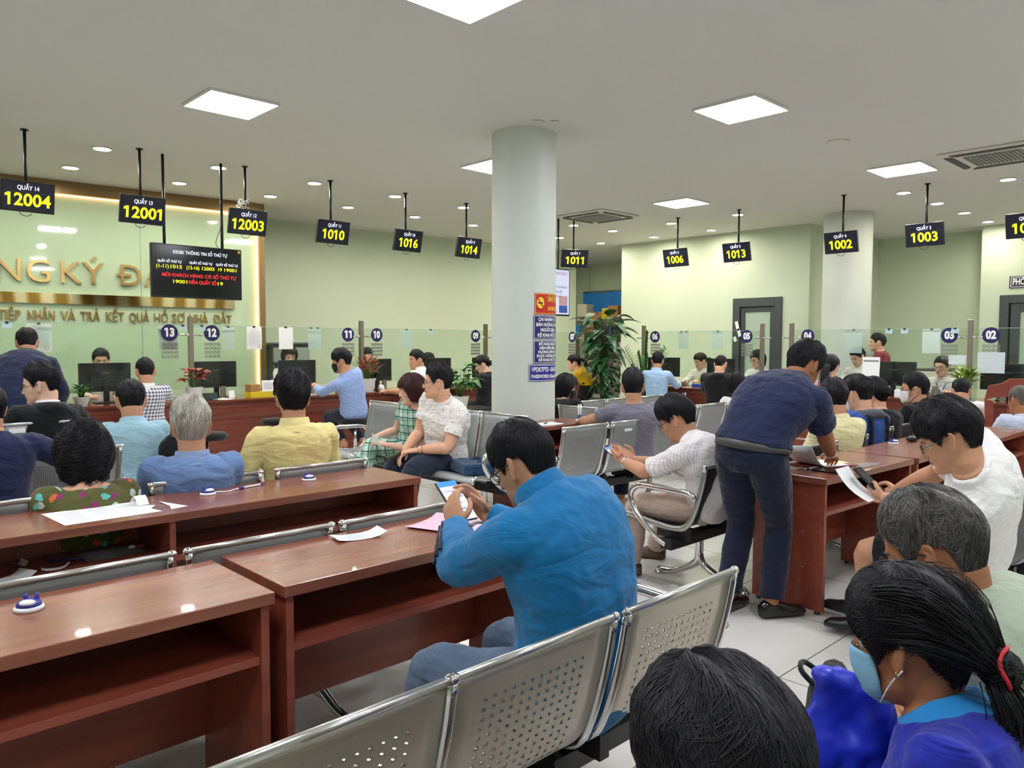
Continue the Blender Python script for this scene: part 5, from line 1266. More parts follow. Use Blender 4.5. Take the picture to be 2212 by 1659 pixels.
    person('man in a grey t-shirt with his hands resting on the desk by the column', HD['greyT'], pel('greyT',-25,-0.02,0.52), -25, (-25,-2,0), 1.14, skin='b', hair='neat', hstyle=dict(th=0.028), mask=MK_W, detail=1, top=cloth('cloth_grey_mauve','#73707f'), sleeve=0.55, bottom=C_DKTR, sw=1.15, girth=1.12, hands={'L':(-0.30,0.40,0.80),'R':(-0.10,0.42,0.80)}, poles={'L':(-0.9,-0.2,-0.3)})
    person('man in a pale blue long sleeved shirt at counter 06', HD['lbshirt'], pel('lbshirt',-72,0.02,0.55), -72, (8,-12,0), 1.12, skin='b', hair='short', detail=1, top=cloth('cloth_pale_blue','#a3c4e3'), collar=cloth('cloth_pale_blue','#a3c4e3'), sleeve=1.9, bottom=C_DKTR, hands={'L':(-0.15,0.36,0.84),'R':(0.22,0.40,0.86)})
    cg = person('clerk in a white blouse and grey tie at counter 06', HD['clerkg'], pel('clerkg',100,0.02,0.55), 100, (-35,-20,0), 1.12, hair='tied', hmat=HDB, **kw)
    ho = person('man with cropped hair in a black hoodie at counter 05', HD['hoodie'], pel('hoodie',-75,0.02,0.55), -75, (-5,-16,0), 1.12, skin='a', hair='buzz', detail=1, top=C_BLACK, sleeve=1.9, bottom=C_BLACK, loose=0.035, sw=1.15, hands={'L':(-0.2,0.40,0.84),'R':(0.2,0.40,0.84)})
    person('clerk in glasses behind the 05 sticker', HD['clerk5'], pel('clerk5',95,0.02,0.55), 95, (-30,-12,0), 1.12, hair='bob', glasses=GLM, hstyle=dict(front=0.066,temple=0.05,front2=0.06,burn=0.0), **kw)
    ww = person('woman in white with a black bag strap half hidden by the bending man', HD['wwhite'], pel('wwhite',-45,0.03,0.50), -45, (0,-10,0), 1.15, skin='d', female=True, hair='bob', detail=1, top=C_WHITE, sleeve=0.5, bottom=C_BLACK)
    # --- striped shirt man and bending man
    sm = person('man in a white striped shirt and beige trousers bent over his phone', HD['striped'], (4.03,2.50,0.53), 8, (14,-26,0), 1.08, skin='b', face=True, glasses=GLK, hair='thick', hstyle=dict(nape=-0.06, side=0.016), detail=2, top=cloth('cloth_stripe','#e6e1e0',pattern='stripe',col2='#cbbfc2'), collar=C_WHITE, sleeve=0.85, bottom=C_KHAKI, shoes=SHOEBR, hands={'L':(-0.10,0.52,0.745),'R':(0.05,0.53,0.74)}, palms={'L':(0.6,0.2,0.5),'R':(-0.6,0.2,0.5)}, fdirs={'L':(0.15,0.8,0.35),'R':(-0.15,0.8,0.35)}, feet={'L':(-0.03,0.50,0.075),'R':(0.42,0.56,0.075),'dL':(-0.55,1,0),'dR':(-0.3,1,0)}, hem=-0.14, bend=0.13, sw=1.08, poles={'L':(-0.7,-0.3,-0.6)})
    bd = person('man in a navy polo shirt standing bent over the desk, writing', HD['stand'], (3.81,2.09,0.90), -88, (-20,-34,0), 1.06, sc=1.0, skin='c', hair='up', hstyle=dict(messy=0.6, th=0.03, nape=-0.06, side=0.008, back=0.009), detail=2, top=cloth('cloth_navy_polo','#1f2748'), collar=cloth('cloth_navy_polo','#1f2748'), sleeve=0.78, bottom=cloth('cloth_navy_trousers','#121930'), shoes=mat('shoe_polished','#141416',0.2), belt=mat('belt_leather','#3c3c3c',0.45), hands={'R':(0.20,0.60,0.835),'L':(-0.20,0.50,0.87)}, palms={'R':(-0.4,0.1,-0.9),'L':(0.2,0.1,-0.9)}, fdirs={'R':(-0.25,0.9,-0.15)}, curls={'R':(0.9,0.9,1.0,1.0)}, feet={'L':(-0.12,-0.02,0.08),'R':(0.10,0.06,0.08),'dR':(0.55,1,0),'dL':(0.0,1,0)}, hem=0.145, poles={'R':(0.25,-0.7,-0.6),'L':(-0.5,-0.4,-0.6),'kL':(0,1,0.0),'kR':(0,1,0.0)}, bend=0.03, hinge=0.15, sw=1.12, loose=0.022, girth=1.12, neck=0.85)
    # --- right half, behind the desks
    pkw = person('woman in pink with a black ponytail at counter 04', HD['pink'], pel('pink',-78,0.02,0.55), -78, (-6,-8,0), 1.12, skin='d', female=True, hair='tied', detail=1, top=cloth('cloth_pink','#d9a7ad'), sleeve=0.9, bottom=C_BLACK)
    person('clerk in a white blouse behind the printed stand notice at counter 04', HD['clerk6'], pel('clerk6',92,0.02,0.55), 92, (-25,-24,0), 1.12, hair='tied', **kw)
    person('person in a dark red shirt walking behind the counters', HD['red'], pel('red',28,0.03,0.88), 28, (0,0,0), 1.08, skin='a', hair='short', detail=1, top=cloth('cloth_maroon','#7e2335'), sleeve=0.8, bottom=C_BLACK, shoes=SHOEB, feet={'L':(-0.1,0.15,0.08),'R':(0.1,-0.15,0.1)}, hands={'L':(-0.24,0.15,0.85),'R':(0.24,-0.02,0.83)})
    person('man in a cream shirt behind the bending man', HD['cream'], pel('cream',-20,0.05,0.50), -20, (-20,-8,0), 1.12, skin='b', hair='neat', hstyle=dict(th=0.028), detail=1, top=cloth('cloth_cream','#e2d9a6'), collar=cloth('cloth_cream','#e2d9a6'), sleeve=0.7, bottom=C_DKTR, sw=1.08)
    bh = person('person in a blue hooded jacket and white mask wearing a backpack', HD['bluehood'], pel('bluehood',-20,0.05,0.50), -20, (8,-14,0), 1.12, skin='a', hair='thick', detail=1, mask=MK_W, top=cloth('cloth_royal','#2b4f96'), sleeve=1.9, bottom=C_DKTR, loose=0.03)
    bn = person('person in black with a dark bun beside the blue hooded jacket', HD['bun'], pel('bun',-25,0.05,0.50), -25, (8,-16,0), 1.12, skin='a', female=True, hair='tied', hstyle=dict(th=0.03), detail=1, top=C_BLACK, sleeve=1.9, bottom=C_BLACK, loose=0.03)
    person('man in a black shirt, glasses and a white mask in profile', HD['blackmask'], pel('blackmask',-15,0.04,0.52), -15, (36,-2,0), 1.14, skin='b', face=True, glasses=GLM, mask=MK_W, hair='neat', hstyle=dict(th=0.026), detail=1, top=C_BLACK, collar=C_BLACK, sleeve=0.7, bottom=C_BLACK)
    c7 = person('clerk in glasses with a blue lanyard under the 03 sticker', HD['clerk7'], pel('clerk7',98,0.02,0.55), 98, (-20,-6,0), 1.12, hair='tied', glasses=GLM, **kw)
    person('man in a white shirt bowed at counter 03, seen from behind', HD['whiteback'], pel('whiteback',-72,0.10,0.55), -72, (0,-28,0), 1.12, skin='b', hair='short', detail=1, top=C_WHITE, sleeve=0.8, bottom=C_DKTR, sw=1.1)
    person('man with cropped grey hair in a pale blue shirt at the right edge', HD['greyhd'], pel('greyhd',-45,0.02,0.52), -45, (10,-4,0), 1.14, skin='c', hair='buzz', hmat=HPG, detail=1, top=cloth('cloth_pale_shirt','#c3cde0'), collar=cloth('cloth_pale_shirt','#c3cde0'), sleeve=0.7, bottom=C_DKTR)
    # --- nearest right
    wt = person('man in a white t-shirt and thin glasses looking down', HD['whiteT'], (3.86,1.04,0.55), 0, (14,-24,0), 1.10, skin='b', face=True, glasses=GLM, hair='thick', hstyle=dict(messy=0.6, th=0.042, nape=-0.06), detail=2, top=C_WHITE, neck=0.85, sleeve=0.8, bottom=C_BLACK, short_legs=True, shoes=SHOEB, hands={'L':(-0.06,0.42,0.77),'R':(0.06,0.42,0.72)}, palms={'L':(0.5,0.2,0.3),'R':(-0.5,0.2,0.3)}, feet={'L':(0.08,0.46,0.10),'R':(0.30,0.60,0.10)}, sw=1.1, girth=1.1, bend=0.12, poles={'L':(-0.8,-0.1,-0.6)})
    gp = person('man with greying hair and glasses in a pale green polo shirt', HD['green'], (2.00,0.36,0.50), 0, (6,-22,0), 1.06, skin='c', face=True, glasses=GLK, hair='short', hmat=HSP, hstyle=dict(messy=0.35, th=0.022, nape=-0.06), nl=16000, detail=2, top=cloth('cloth_sage','#9fab95'), collar=cloth('cloth_sage','#9fab95'), sleeve=0.7, bottom=C_DKTR, sw=1.15, girth=1.1, bend=0.10)
    wb = person('woman with black tied hair, blue mask and royal blue shirt in the corner', HD['wblue'], (1.42,0.36,0.46), 18, (-16,-12,0), 0.99, skin='c', female=True, face=True, mask=MK_BLUE, hair='tied', hstyle=dict(th=0.020, side=0.014, back=0.020, messy=0.2, temple=0.02, burn=-0.02, front=0.05, ear=0.008, taper=0.3), nl=16000, detail=2, top=cloth('cloth_royal_blue','#1f2aa0'), collar=cloth('cloth_azure','#2d8fd6'), sleeve=0.7, bottom=C_BLACK, sw=1.05)
    fh = person('person with black hair nearest the camera, only the head in view', HD['front'], (0.83,0.37,0.45), 0, (-8,-20,0), 1.04, skin='b', hair='thick', hstyle=dict(front=0.055, nape=-0.08, th=0.026, side=0.016, back=0.018, messy=0.35, burn=-0.03, ear=0.0), nl=20000, detail=2, top=cloth('cloth_dark_grey','#33353b'), sleeve=0.7, bottom=C_BLACK)

# ------------------------------------------------------------------ extra hair pieces on people
def hp(P_, x, y, z): return P_['M'] @ V((x, y, z))
def ponytail(key_person, length, thick, n, m_, base=(0,-0.105,0.0), drop=(0,-0.05), seed=5, tie=None):
    P_ = key_person; b = V(base); gs = []
    for dx in (-0.012, 0, 0.012):
        q = [hp(P_, b.x+dx, b.y+0.03, b.z+0.012)]
        for t in (0.0, 0.2, 0.5, 0.8, 1.0): q.append(hp(P_, b.x+dx*(1+t)+drop[0]*t, b.y-0.03-0.03*sin(pi*min(t*1.2,1))+drop[1]*t*0.4, b.z-length*t))
        gs.append(q)
    strands(gs, thick*0.30, n, seed, m_, P_['root'], 'ponytail', thick*0.45)
    if tie: 
        c = hp(P_, b.x, b.y-0.012, b.z+0.004); MB().tube([c+P_['M'].to_3x3() @ V((0.018*cos(a), 0.004*sin(a), 0.018*sin(a))) for a in [2*pi*i/12 for i in range(13)]], 0.005, 6).build('hair_tie', tie, P_['root'], smooth=True)
ponytail(pkw, 0.30, 0.022, 120, HB, seed=1); ponytail(cg, 0.14, 0.018, 70, HDB, base=(0,-0.105,-0.01), seed=2); ponytail(wy, 0.24, 0.02, 90, HB, base=(0,-0.10,0.03), drop=(0.06,-0.1), seed=3)
def bun(P_, c, r_, n, m_, seed, tie=None):
    rnd = random.Random(seed); mb = MB(); c = V(c)
    for _ in range(n):
        ax = V((rnd.gauss(0,1), rnd.gauss(0,0.5), rnd.gauss(0,1))).normalized(); u_ = ax.orthogonal().normalized(); w_ = ax.cross(u_); a0 = rnd.uniform(0, 6.28); rr = r_*rnd.uniform(0.8, 1.05)
        mb.tube([P_['M'] @ (c+(u_*cos(a0+k*0.5)+w_*sin(a0+k*0.5))*rr) for k in range(7)], r_*0.10, 4)
    mb.sphere(tuple(P_['M'] @ c), r_*0.95*P_['s'], 14, 10); mb.build('hair_bun', m_, P_['root'], smooth=True)
bun(cw, (0,-0.115,-0.02), 0.036, 60, HB, 1); bun(bn, (0,-0.115,0.005), 0.040, 60, HB, 2)
MB().prism_y([(-0.03,-0.012),(0.03,-0.012),(0.02,0.014),(-0.02,0.014)], -0.01, 0.01).build('claw_clip', mat('clip_cream', '#d8cbb2', 0.4), cw['root'], loc=tuple(hp(cw,0,-0.14,0.02)))
# low bun, red hair tie and loose strands on the woman in the corner
P_ = wb; gs = []
for a in (-0.062, -0.03, 0.0, 0.03, 0.062):
    for z in (0.085, 0.045, 0.005): gs.append([hp(P_, a*1.2, 0.03-abs(a)*0.3, z+0.03-abs(a)*0.2), hp(P_, a*1.25, -0.055, z*0.9+0.022), hp(P_, a*0.95, -0.105, z*0.55), hp(P_, a*0.35, -0.132, -0.035+z*0.1)])
strands(gs, 0.0009, 3600, 11, HB, P_['root'], 'swept_back_hair', 0.010, 0.6)
bun(P_, (0.0,-0.142,-0.040), 0.033, 260, HB, 12)
gs = [[hp(P_, x, -0.135, -0.06), hp(P_, x*1.4, -0.150, -0.115), hp(P_, x*1.8, -0.135, -0.175), hp(P_, x*2.2+0.01, -0.110, -0.235)] for x in (-0.02, 0.0, 0.02)]
strands(gs, 0.0011, 420, 13, HB, P_['root'], 'loose_hair', 0.012, 0.3)
cc = V((0.0,-0.155,-0.038)); MB().tube([P_['M'] @ (cc+V((0.034*cos(a), 0.004*sin(3*a), 0.034*sin(a)))) for a in [2*pi*i/24 for i in range(25)]], 0.0036, 8).build('red_hair_tie', mat('hair_tie_red', '#d42a36', 0.6), P_['root'], smooth=True)
er_ = MB().tube([hp(P_, -0.079, 0.002, -0.038)+V((0.006*cos(a), 0, 0.006*sin(a))) for a in [2*pi*i/12 for i in range(13)]], 0.0016, 6).build('earring', GOLD, P_['root'], smooth=True)
# hoods, straps, lanyard, bracelets
def hood(P_, m_):
    rows = []
    for t_, r_, o_ in ((0.86,0.150,0.0),(0.90,0.150,0.035),(0.97,0.125,0.045),(1.02,0.110,0.03),(1.0,0.085,0.012),(0.94,0.09,0.0)):
        p, X, Y, T = P_['frame'](t_); rows.append([p+X*cos(a)*r_+Y*(sin(a)*r_*0.85-o_*max(0,-sin(a))-0.01)-T*(0.05*max(0,sin(a))) for a in [2*pi*i/32 for i in range(32)]])
    MB().grid(rows, True).build('hood', m_, P_['root'], smooth=True)
hood(ho, C_BLACK); hood(bh, cloth('cloth_hood_grey', '#4d5058')); hood(bj, C_BLACK)
def strap(P_, sg, m_, w_=0.02):
    pts = []
    for t_, yy in ((0.45, -1), (0.7, -1), (0.9, -0.9), (0.955, 0.0), (0.88, 0.95), (0.66, 1), (0.45, 1)):
        p, X, Y, T = P_['frame'](t_); k = 0.150 if abs(yy) > 0.5 else 0.05; pts.append(p+X*sg*0.085+Y*yy*k+T*(0.025 if abs(yy) < 0.5 else 0))
    MB().tube(pts, w_, 8, True, 3, 0.3).build('bag_strap', m_, P_['root'], smooth=True)
for P_ in (bh,): strap(P_, -1, C_BLACK); strap(P_, 1, C_BLACK)
strap(ww, -1, C_BLACK, 0.016)
p, X, Y, T = c7['frame'](0.95)
for sg in (-1, 1): MB().tube([p+X*sg*0.07+Y*0.02, c7['frame'](0.8)[0]+X*sg*0.05+Y*0.135, c7['frame'](0.55)[0]+Y*0.145], 0.006, 6, True, 2, 0.4).build('lanyard', mat('lanyard_blue', '#2a4fb0', 0.6), c7['root'], smooth=True)
def wristband(P_, side, m_, r_=0.031, w_=0.004, off=0.03, nm='bracelet'):
    sh, el, wr, sg = P_['A'][side]; d = (wr-el).normalized(); c = wr-d*off; a_ = d.orthogonal().normalized(); b_ = d.cross(a_)
    return MB().tube([c+a_*r_*cos(q)+b_*r_*sin(q) for q in [2*pi*i/20 for i in range(21)]], w_, 6).build(nm, m_, P_['root'], smooth=True)
wristband(bd, 'R', mat('bracelet_white', '#e8e6df', 0.4), 0.031, 0.005); wristband(pk, 'L', GOLD, 0.033, 0.005, nm='wristwatch'); wristband(sm, 'L', CHROME, 0.032, 0.006, nm='wristwatch')
# jacket details on the man in blue: dark sleeve stripes, reflective tab, seams, chest emblem
sh, el, wr, sg = bm['A']['L']; d = (wr-el).normalized(); up_ = V((0,0,1)); sd_ = d.cross(up_).normalized()
JB = cloth('cloth_stripe_dark', '#131b33')
for k, off in enumerate((-0.024, 0.0, 0.024)):
    pts = []
    for t in (0.05, 0.2, 0.4, 0.6, 0.8, 0.95):
        r_ = 0.065-0.022*t; c = el.lerp(wr, t); an = R(200)+off*14; pts.append(c+(sd_*cos(an)+d.cross(sd_)*sin(an))*(r_+0.008))
    MB().tube(pts, 0.006, 6, True, 2, 0.6).build('sleeve_stripe', JB, bm['root'], smooth=True)
mid = sh.lerp(el, 0.42); dd = (el-sh).normalized(); side_ = dd.cross(V((0,0,1))).normalized()
rfl = MB(); c = mid+V((-0.02,0,0))+(-side_ if (-side_).x < 0 else side_)*0.0
n_ = dd.cross(side_); n_ = n_ if n_.z > 0 else -n_
rfl.tube([c+n_*0.082+dd*(-0.005)+V((-0.03,0,-0.003)), c+n_*0.085+V((0.0,0,0)), c+n_*0.080+V((0.035,0,-0.006))], 0.010, 6, True, 1, 0.4)
rfl.build('reflective_tab', mat('tab_grey', '#7c7b74', 0.4), bm['root'], smooth=True)
# three bar emblem on the black jacket's back
p, X, Y, T = bj['frame'](0.70); em = MB()
for k, (x, h_) in enumerate(((0.0,0.020),(0.020,0.034),(0.040,0.048))):
    o_ = p+X*(0.085+x)-Y*0.158; em.add([o_+X*0.000, o_+X*0.014, o_+X*0.004+T*h_-X*0.006, o_-X*0.008+T*h_*0.85], [(0,1,2,3)])
em.build('emblem', PAPER, bj['root'])

# ------------------------------------------------------------------ phones and papers in hands
def to_world(P_, v): return P_['root'].matrix_basis @ V(v)
def slab_thing(name, label, cat, c, xdir, ydir, w_, h_, th_, m_, group=None):
    """thin thing with its own axes: local x = width, y = height"""
    X = V(xdir).normalized(); Y = (V(ydir)-X*V(ydir).dot(X)).normalized(); Z = X.cross(Y)
    t = thing(name, (0,0,0), label, cat, 0, group); m4 = Matrix((X, Y, Z)).transposed().to_4x4(); m4.translation = V(c); t.matrix_basis = m4
    return t
LK = mat('phone_glow', '#d9dcf6', 0.2, emit='#d6d8f4', estr=0.75); LKB = mat('phone_header', '#3f7fe0', 0.2, emit='#3b7be0', estr=0.7)
def phone(label, c, xd, yd, lit=True, w_=0.072, h_=0.155):
    t = slab_thing('smartphone', label, 'phone', c, xd, yd, w_, h_, 0.009, BLACK)
    MB().box(-w_/2-0.003, w_/2+0.003, -h_/2-0.003, h_/2+0.003, -0.008, 0.002).build('case', mat('phone_case', '#4a4640', 0.4) if lit else BLACK, t, bevel=0.003)
    sc = MB().box(-w_/2, w_/2, -h_/2, h_/2, 0.0021, 0.003).build('screen', LK if lit else mat('screen_off', '#0a0b0e', 0.06), t)
    if lit:
        MB().box(-w_/2, w_/2, h_*0.36, h_/2, 0.0031, 0.0036).build('header_bar', LKB, sc)
        for k, (a, b) in enumerate(((-0.4,0.1),(0.0,0.4),(-0.4,0.2),(-0.1,0.4))): MB().box(w_*a, w_*b, h_*(0.22-0.16*k), h_*(0.27-0.16*k), 0.0031, 0.0034).build('message_line', mat('msg_grey', '#a9aecb', 0.3, emit='#a9aecb', estr=0.5), sc)
    return t
Rb = bm['root'].matrix_basis.to_3x3()
hl, hr = bm['A']['L'][2], bm['A']['R'][2]; hc = (hl+hr)/2+V((0,0.075,0.065))
phone('phone with a lit pale screen held by the man in the blue jacket', to_world(bm, hc), Rb @ V((1,-0.1,0)), Rb @ V((-0.25,0.75,0.62)), True, 0.078, 0.165)
Rs_ = sm['root'].matrix_basis.to_3x3(); hs_ = (sm['A']['L'][2]+sm['A']['R'][2])/2+V((-0.02,0.09,0.035))
phone('phone held by the man in the striped shirt', to_world(sm, hs_), Rs_ @ V((1,0,0)), Rs_ @ V((0,0.8,0.5)), True)
Rw = wt['root'].matrix_basis.to_3x3(); hw_ = (wt['A']['L'][2]+wt['A']['R'][2])/2+V((-0.02,0.10,0.05))
phone('dark phone held over papers by the man in the white t-shirt', to_world(wt, hw_+V((0,0,0.01))), Rw @ V((1,0,0)), Rw @ V((-0.3,0.7,0.6)), False)
t = slab_thing('document', 'white sheet held under the phone by the man in the white t-shirt', 'paper', to_world(wt, hw_+V((-0.03,0.03,0.0))), Rw @ V((1,0,0)), Rw @ V((-0.3,0.7,0.6)), 0.15, 0.21, 0, PAPER)
g_ = [[(-0.075+0.15*i/4, -0.105+0.21*j/6, -0.014-0.02*sin(pi*j/6)) for i in range(5)] for j in range(7)]; MB().grid(g_).build('sheet', PAPER, t, smooth=True)
Rp = pdw['root'].matrix_basis.to_3x3(); q_ = pdw['A']['L'][2]+V((0.0,0.11,0.05))
t = slab_thing('queue_ticket', 'white slip held by the woman in green plaid', 'ticket', to_world(pdw, q_), Rp @ V((1,0.2,0.2)), Rp @ V((-0.2,0.4,0.8)), 0.08, 0.11, 0, PAPER); MB().box(-0.04, 0.04, -0.055, 0.055, -0.001, 0.001).build('slip', PAPER, t)
q_ = pk['A']['R'][2]+V((0.0,0.09,-0.03)); Rk = pk['root'].matrix_basis.to_3x3()
phone('black phone in the hand of the man in the dotted shirt', to_world(pk, q_), Rk @ V((1,0,0)), Rk @ V((0,0.9,-0.2)), False)
q_ = bd['A']['R'][2]+V((-0.03,0.10,0.02)); Rd = bd['root'].matrix_basis.to_3x3()
t = slab_thing('pen', 'blue pen in the hand of the bending man', 'pen', to_world(bd, q_), Rd @ V((1,0,0)), Rd @ V((-0.5,-0.3,0.8)), 0.01, 0.14, 0, NAVY); MB().tube([(0,-0.06,0),(0,0.07,0)], 0.0045, 8).build('barrel', NAVY, t, smooth=True); MB().tube([(0,-0.075,0),(0,-0.06,0)], [0.001,0.004], 8).build('tip', CHROME, t, smooth=True)

# ------------------------------------------------------------------ things on the desks
ZD = 0.765
def flat_sheet(label, c, w_, h_, rz, m_=None, lines=True, curl=0.0, z=ZD, name='paper_sheet', cat='paper', group=None):
    t = thing(name, (c[0], c[1], z+0.0015), label, cat, rz, group)
    rows = [[(-w_/2+w_*i/6, -h_/2+h_*j/6, curl*(abs(i/3-1)**3)*(1 if i > 3 else 0.4)) for i in range(7)] for j in range(7)]
    MB().grid(rows).build('sheet', m_ or PAPER, t, smooth=True)
    if lines:
        q = MB()
        for j in range(8): q.box(-w_*0.38, w_*(0.38 if j % 3 else 0.1), -h_*0.38+h_*0.1*j, -h_*0.38+h_*0.1*j+0.002, 0.0008+curl*0.05, 0.0011+curl*0.05)
        q.build('printed_lines', mat('print_grey', '#a7abb2', 0.8), t)
    return t
PINK = mat('paper_pink', '#eab4c4', 0.7)
flat_sheet('folded white leaflet lying on the front desk near its far edge', (1.56, 2.47), 0.19, 0.10, -12, curl=0.02)
flat_sheet('pink paper folder under the hands of the man in blue', (1.93, 2.36), 0.24, 0.30, 20, PINK, False, 0.015, name='paper_folder', cat='folder')
flat_sheet('white sheet under the elbow of the man in blue', (2.02, 2.20), 0.21, 0.15, 6, None, False)
# stuck down form with a torn corner on the second desk
t = thing('pasted_form', (0.80, 3.42, ZD+0.001), 'worn white form pasted on the second desk, its right corner torn', 'paper')
MB().add([(0,0,0),(0.38,0.01,0),(0.36,0.10,0),(0.40,0.16,0),(0.34,0.22,0),(0.37,0.30,0),(-0.02,0.30,0)], [(0,1,2,3,4,5,6)]).build('sheet', PAPER, t)
MB().add([(0.42,0.02,0),(0.50,0.04,0),(0.45,0.20,0),(0.43,0.21,0.005),(0.44,0.10,0)], [(0,1,4),(1,2,4),(2,3,4)]).build('torn_strip', PAPER, t)
MB().grid([[(0.33+0.05*i/3, 0.18+0.10*j/4, 0.035*sin(pi*j/4)+0.004) for i in range(4)] for j in range(5)]).build('torn_flap', PAPER, t, smooth=True)
q = MB()
for j in range(9):
    for a in range(3): q.box(0.03+a*0.11, 0.11+a*0.11, 0.03+j*0.028, 0.032+j*0.028, 0.0005, 0.0008)
q.build('printed_lines', mat('print_grey', '#a7abb2', 0.8), t)
PNB = mat('pen_blue', '#2b2a8e', 0.35)
def penstand(c, rz, label, z=ZD, pen=None):
    t = thing('pen_stand', (c[0], c[1], z), label, 'pen stand', rz, 'blue and white desk pen stands')
    MB().lathe([(0.0,0.0),(0.036,0.0),(0.038,0.006),(0.034,0.012),(0.0,0.012)], 28).build('base', WHITE, t, smooth=True)
    MB().lathe([(0.032,0.012),(0.029,0.020),(0.020,0.028),(0.0,0.031)], 24).build('dome', PNB, t, smooth=True)
    MB().sphere((0.003,-0.016,0.0235), (0.021,0.016,0.008), 16, 8).build('badge', WHITE, t, smooth=True)
    for s in (-1,1): MB().tube([(s*0.014,0.014,0.02),(s*0.015,0.017,0.040)], [0.007,0.0055], 10).build('pen_socket', PNB, t, smooth=True)
    if pen:
        MB().tube([(0.03,0.0,0.006),(0.06,0.012,0.004),(0.09,-0.01,0.004),(0.13,0.004,0.005),(pen[0]-0.01,pen[1],0.006)], 0.0035, 6, True, 4).build('cord', WHITE, t, smooth=True)
        a = V((pen[0],pen[1],0.006)); b = a+V((0.12,0.03,0)); MB().tube([a,b], 0.005, 8).build('pen_barrel', WHITE, t, smooth=True)
        MB().tube([b, b+V((0.03,0.0075,0))], [0.0055,0.002], 8).build('pen_tip', PNB, t, smooth=True); MB().tube([a, a+V((0.02,0.005,0))], 0.006, 8).build('pen_cap', PNB, t, smooth=True)
penstand((0.47,2.41), -35, 'blue and white pen stand on the nearest desk at the left'); penstand((1.47,3.66), 0, 'pen stand with its white cord and pen lying on the second desk', pen=(0.17,0.02))
penstand((2.02,3.68), -30, 'blue and white pen stand at the right end of the second desk'); penstand((4.20,2.10), -20, 'pen stand at the bending man\'s side of the desk', pen=(0.13,-0.05))
penstand((5.92,2.11), -30, 'blue and white pen stand on the desk with the black phone', pen=None)
t = thing('pen_holder', (5.44, 4.76, ZD), 'pen stand with upright white pens on the desk right of the column', 'pen stand')
MB().lathe([(0.0,0.0),(0.04,0.0),(0.04,0.012),(0.02,0.02),(0.0,0.022)], 24).build('base', WHITE, t, smooth=True)
for dx in (-0.012, 0.012): MB().tube([(dx,0,0.015),(dx*1.4,0,0.16)], 0.006, 8).build('pen', WHITE, t, smooth=True)
for dx in (-0.012, 0.012): MB().tube([(dx*0.9,0,0.01),(dx,0,0.06)], 0.008, 8).build('pen_sleeve', PNB, t, smooth=True)
flat_sheet('white form with a pen on the desk right of the column', (4.98, 4.78), 0.30, 0.21, -4, curl=0.005)
t = thing('pen', (5.02,4.80,ZD+0.008), 'black pen lying on the form right of the column', 'pen', 30); MB().tube([(-0.06,0,0),(0.06,0,0)], 0.005, 8).build('barrel', BLACK, t, smooth=True)
phone('black phone lying on the desk by the bending man', (4.33,1.90,ZD+0.009), (0.9,-0.15,0), (0.15,0.9,0), False)
t = thing('sunglasses_case', (6.16,2.06,ZD), 'black rounded case on the middle right desk', 'case', -10); MB().sphere((0,0,0.022), (0.075,0.032,0.022), 20, 10).build('shell', mat('case_black', '#17181b', 0.25), t, smooth=True)
# documents under the bending man's hands
MAR = mat('folder_maroon', '#6b1720', 0.5); CLR = mat('clear_film', '#c9ccc8', 0.15, alpha=0.45)
t = thing('document_folder', (4.55,2.03,ZD+0.002), 'open maroon folder with curled white pages under the bending man\'s hand', 'folder', -20)
MB().box(-0.17,0.17,-0.12,0.12,0,0.006).build('cover', MAR, t)
rows = [[(-0.20+0.30*i/10-0.02*sin(pi*i/10), -0.11+0.22*j/4, 0.010+0.13*max(0,1-i/5.0)**2*(1-0.2*j/4)) for i in range(11)] for j in range(5)]
pg = MB().grid(rows).build('curled_pages', PAPER, t, smooth=True); sd = pg.modifiers.new('s','SOLIDIFY'); sd.thickness = 0.004
MB().box(0.02,0.16,-0.06,0.06,0.006,0.012).build('yellow_slips', mat('paper_cream', '#e6d6a8', 0.7), t)
flat_sheet('clear plastic sleeve with papers near the desk edge by the bending man', (4.72,1.86), 0.22, 0.10, -8, CLR, True, 0.004, name='plastic_sleeve', cat='sleeve')
# scraps on the shelf of the second desk
zs = 0.576
flat_sheet('grey printed sheet on the shelf of the second desk', (1.02,3.60), 0.24, 0.17, 4, mat('paper_grey','#8e8f90',0.8), True, z=zs)
for (x, y, w_, h_, a, l) in ((0.62,3.46,0.14,0.10,25,'crumpled sheet at the left end of the desk shelf'), (0.78,3.50,0.10,0.04,-12,'small torn strip on the desk shelf'), (0.69,3.66,0.03,0.07,10,'narrow slip of paper at the back of the desk shelf')): flat_sheet(l, (x,y), w_, h_, a, None, False, 0.02, zs)
t = thing('candy_wrapper', (1.14,3.60,zs+0.004), 'small red and white wrapper at the right of the desk shelf', 'wrapper', 20); MB().sphere((0,0,0.008),(0.02,0.012,0.01),10,6).build('foil', mat('wrapper_red','#b5523f',0.4), t, smooth=True); MB().sphere((-0.03,0.02,0.006),(0.018,0.01,0.008),10,6).build('white_foil', PAPER, t, smooth=True)
t = thing('pen', (0.84,3.60,zs+0.006), 'dark blue pen on the shelf of the second desk', 'pen', -20); MB().tube([(-0.06,0,0),(0.06,0,0)], 0.006, 8).build('barrel', NAVY, t, smooth=True)

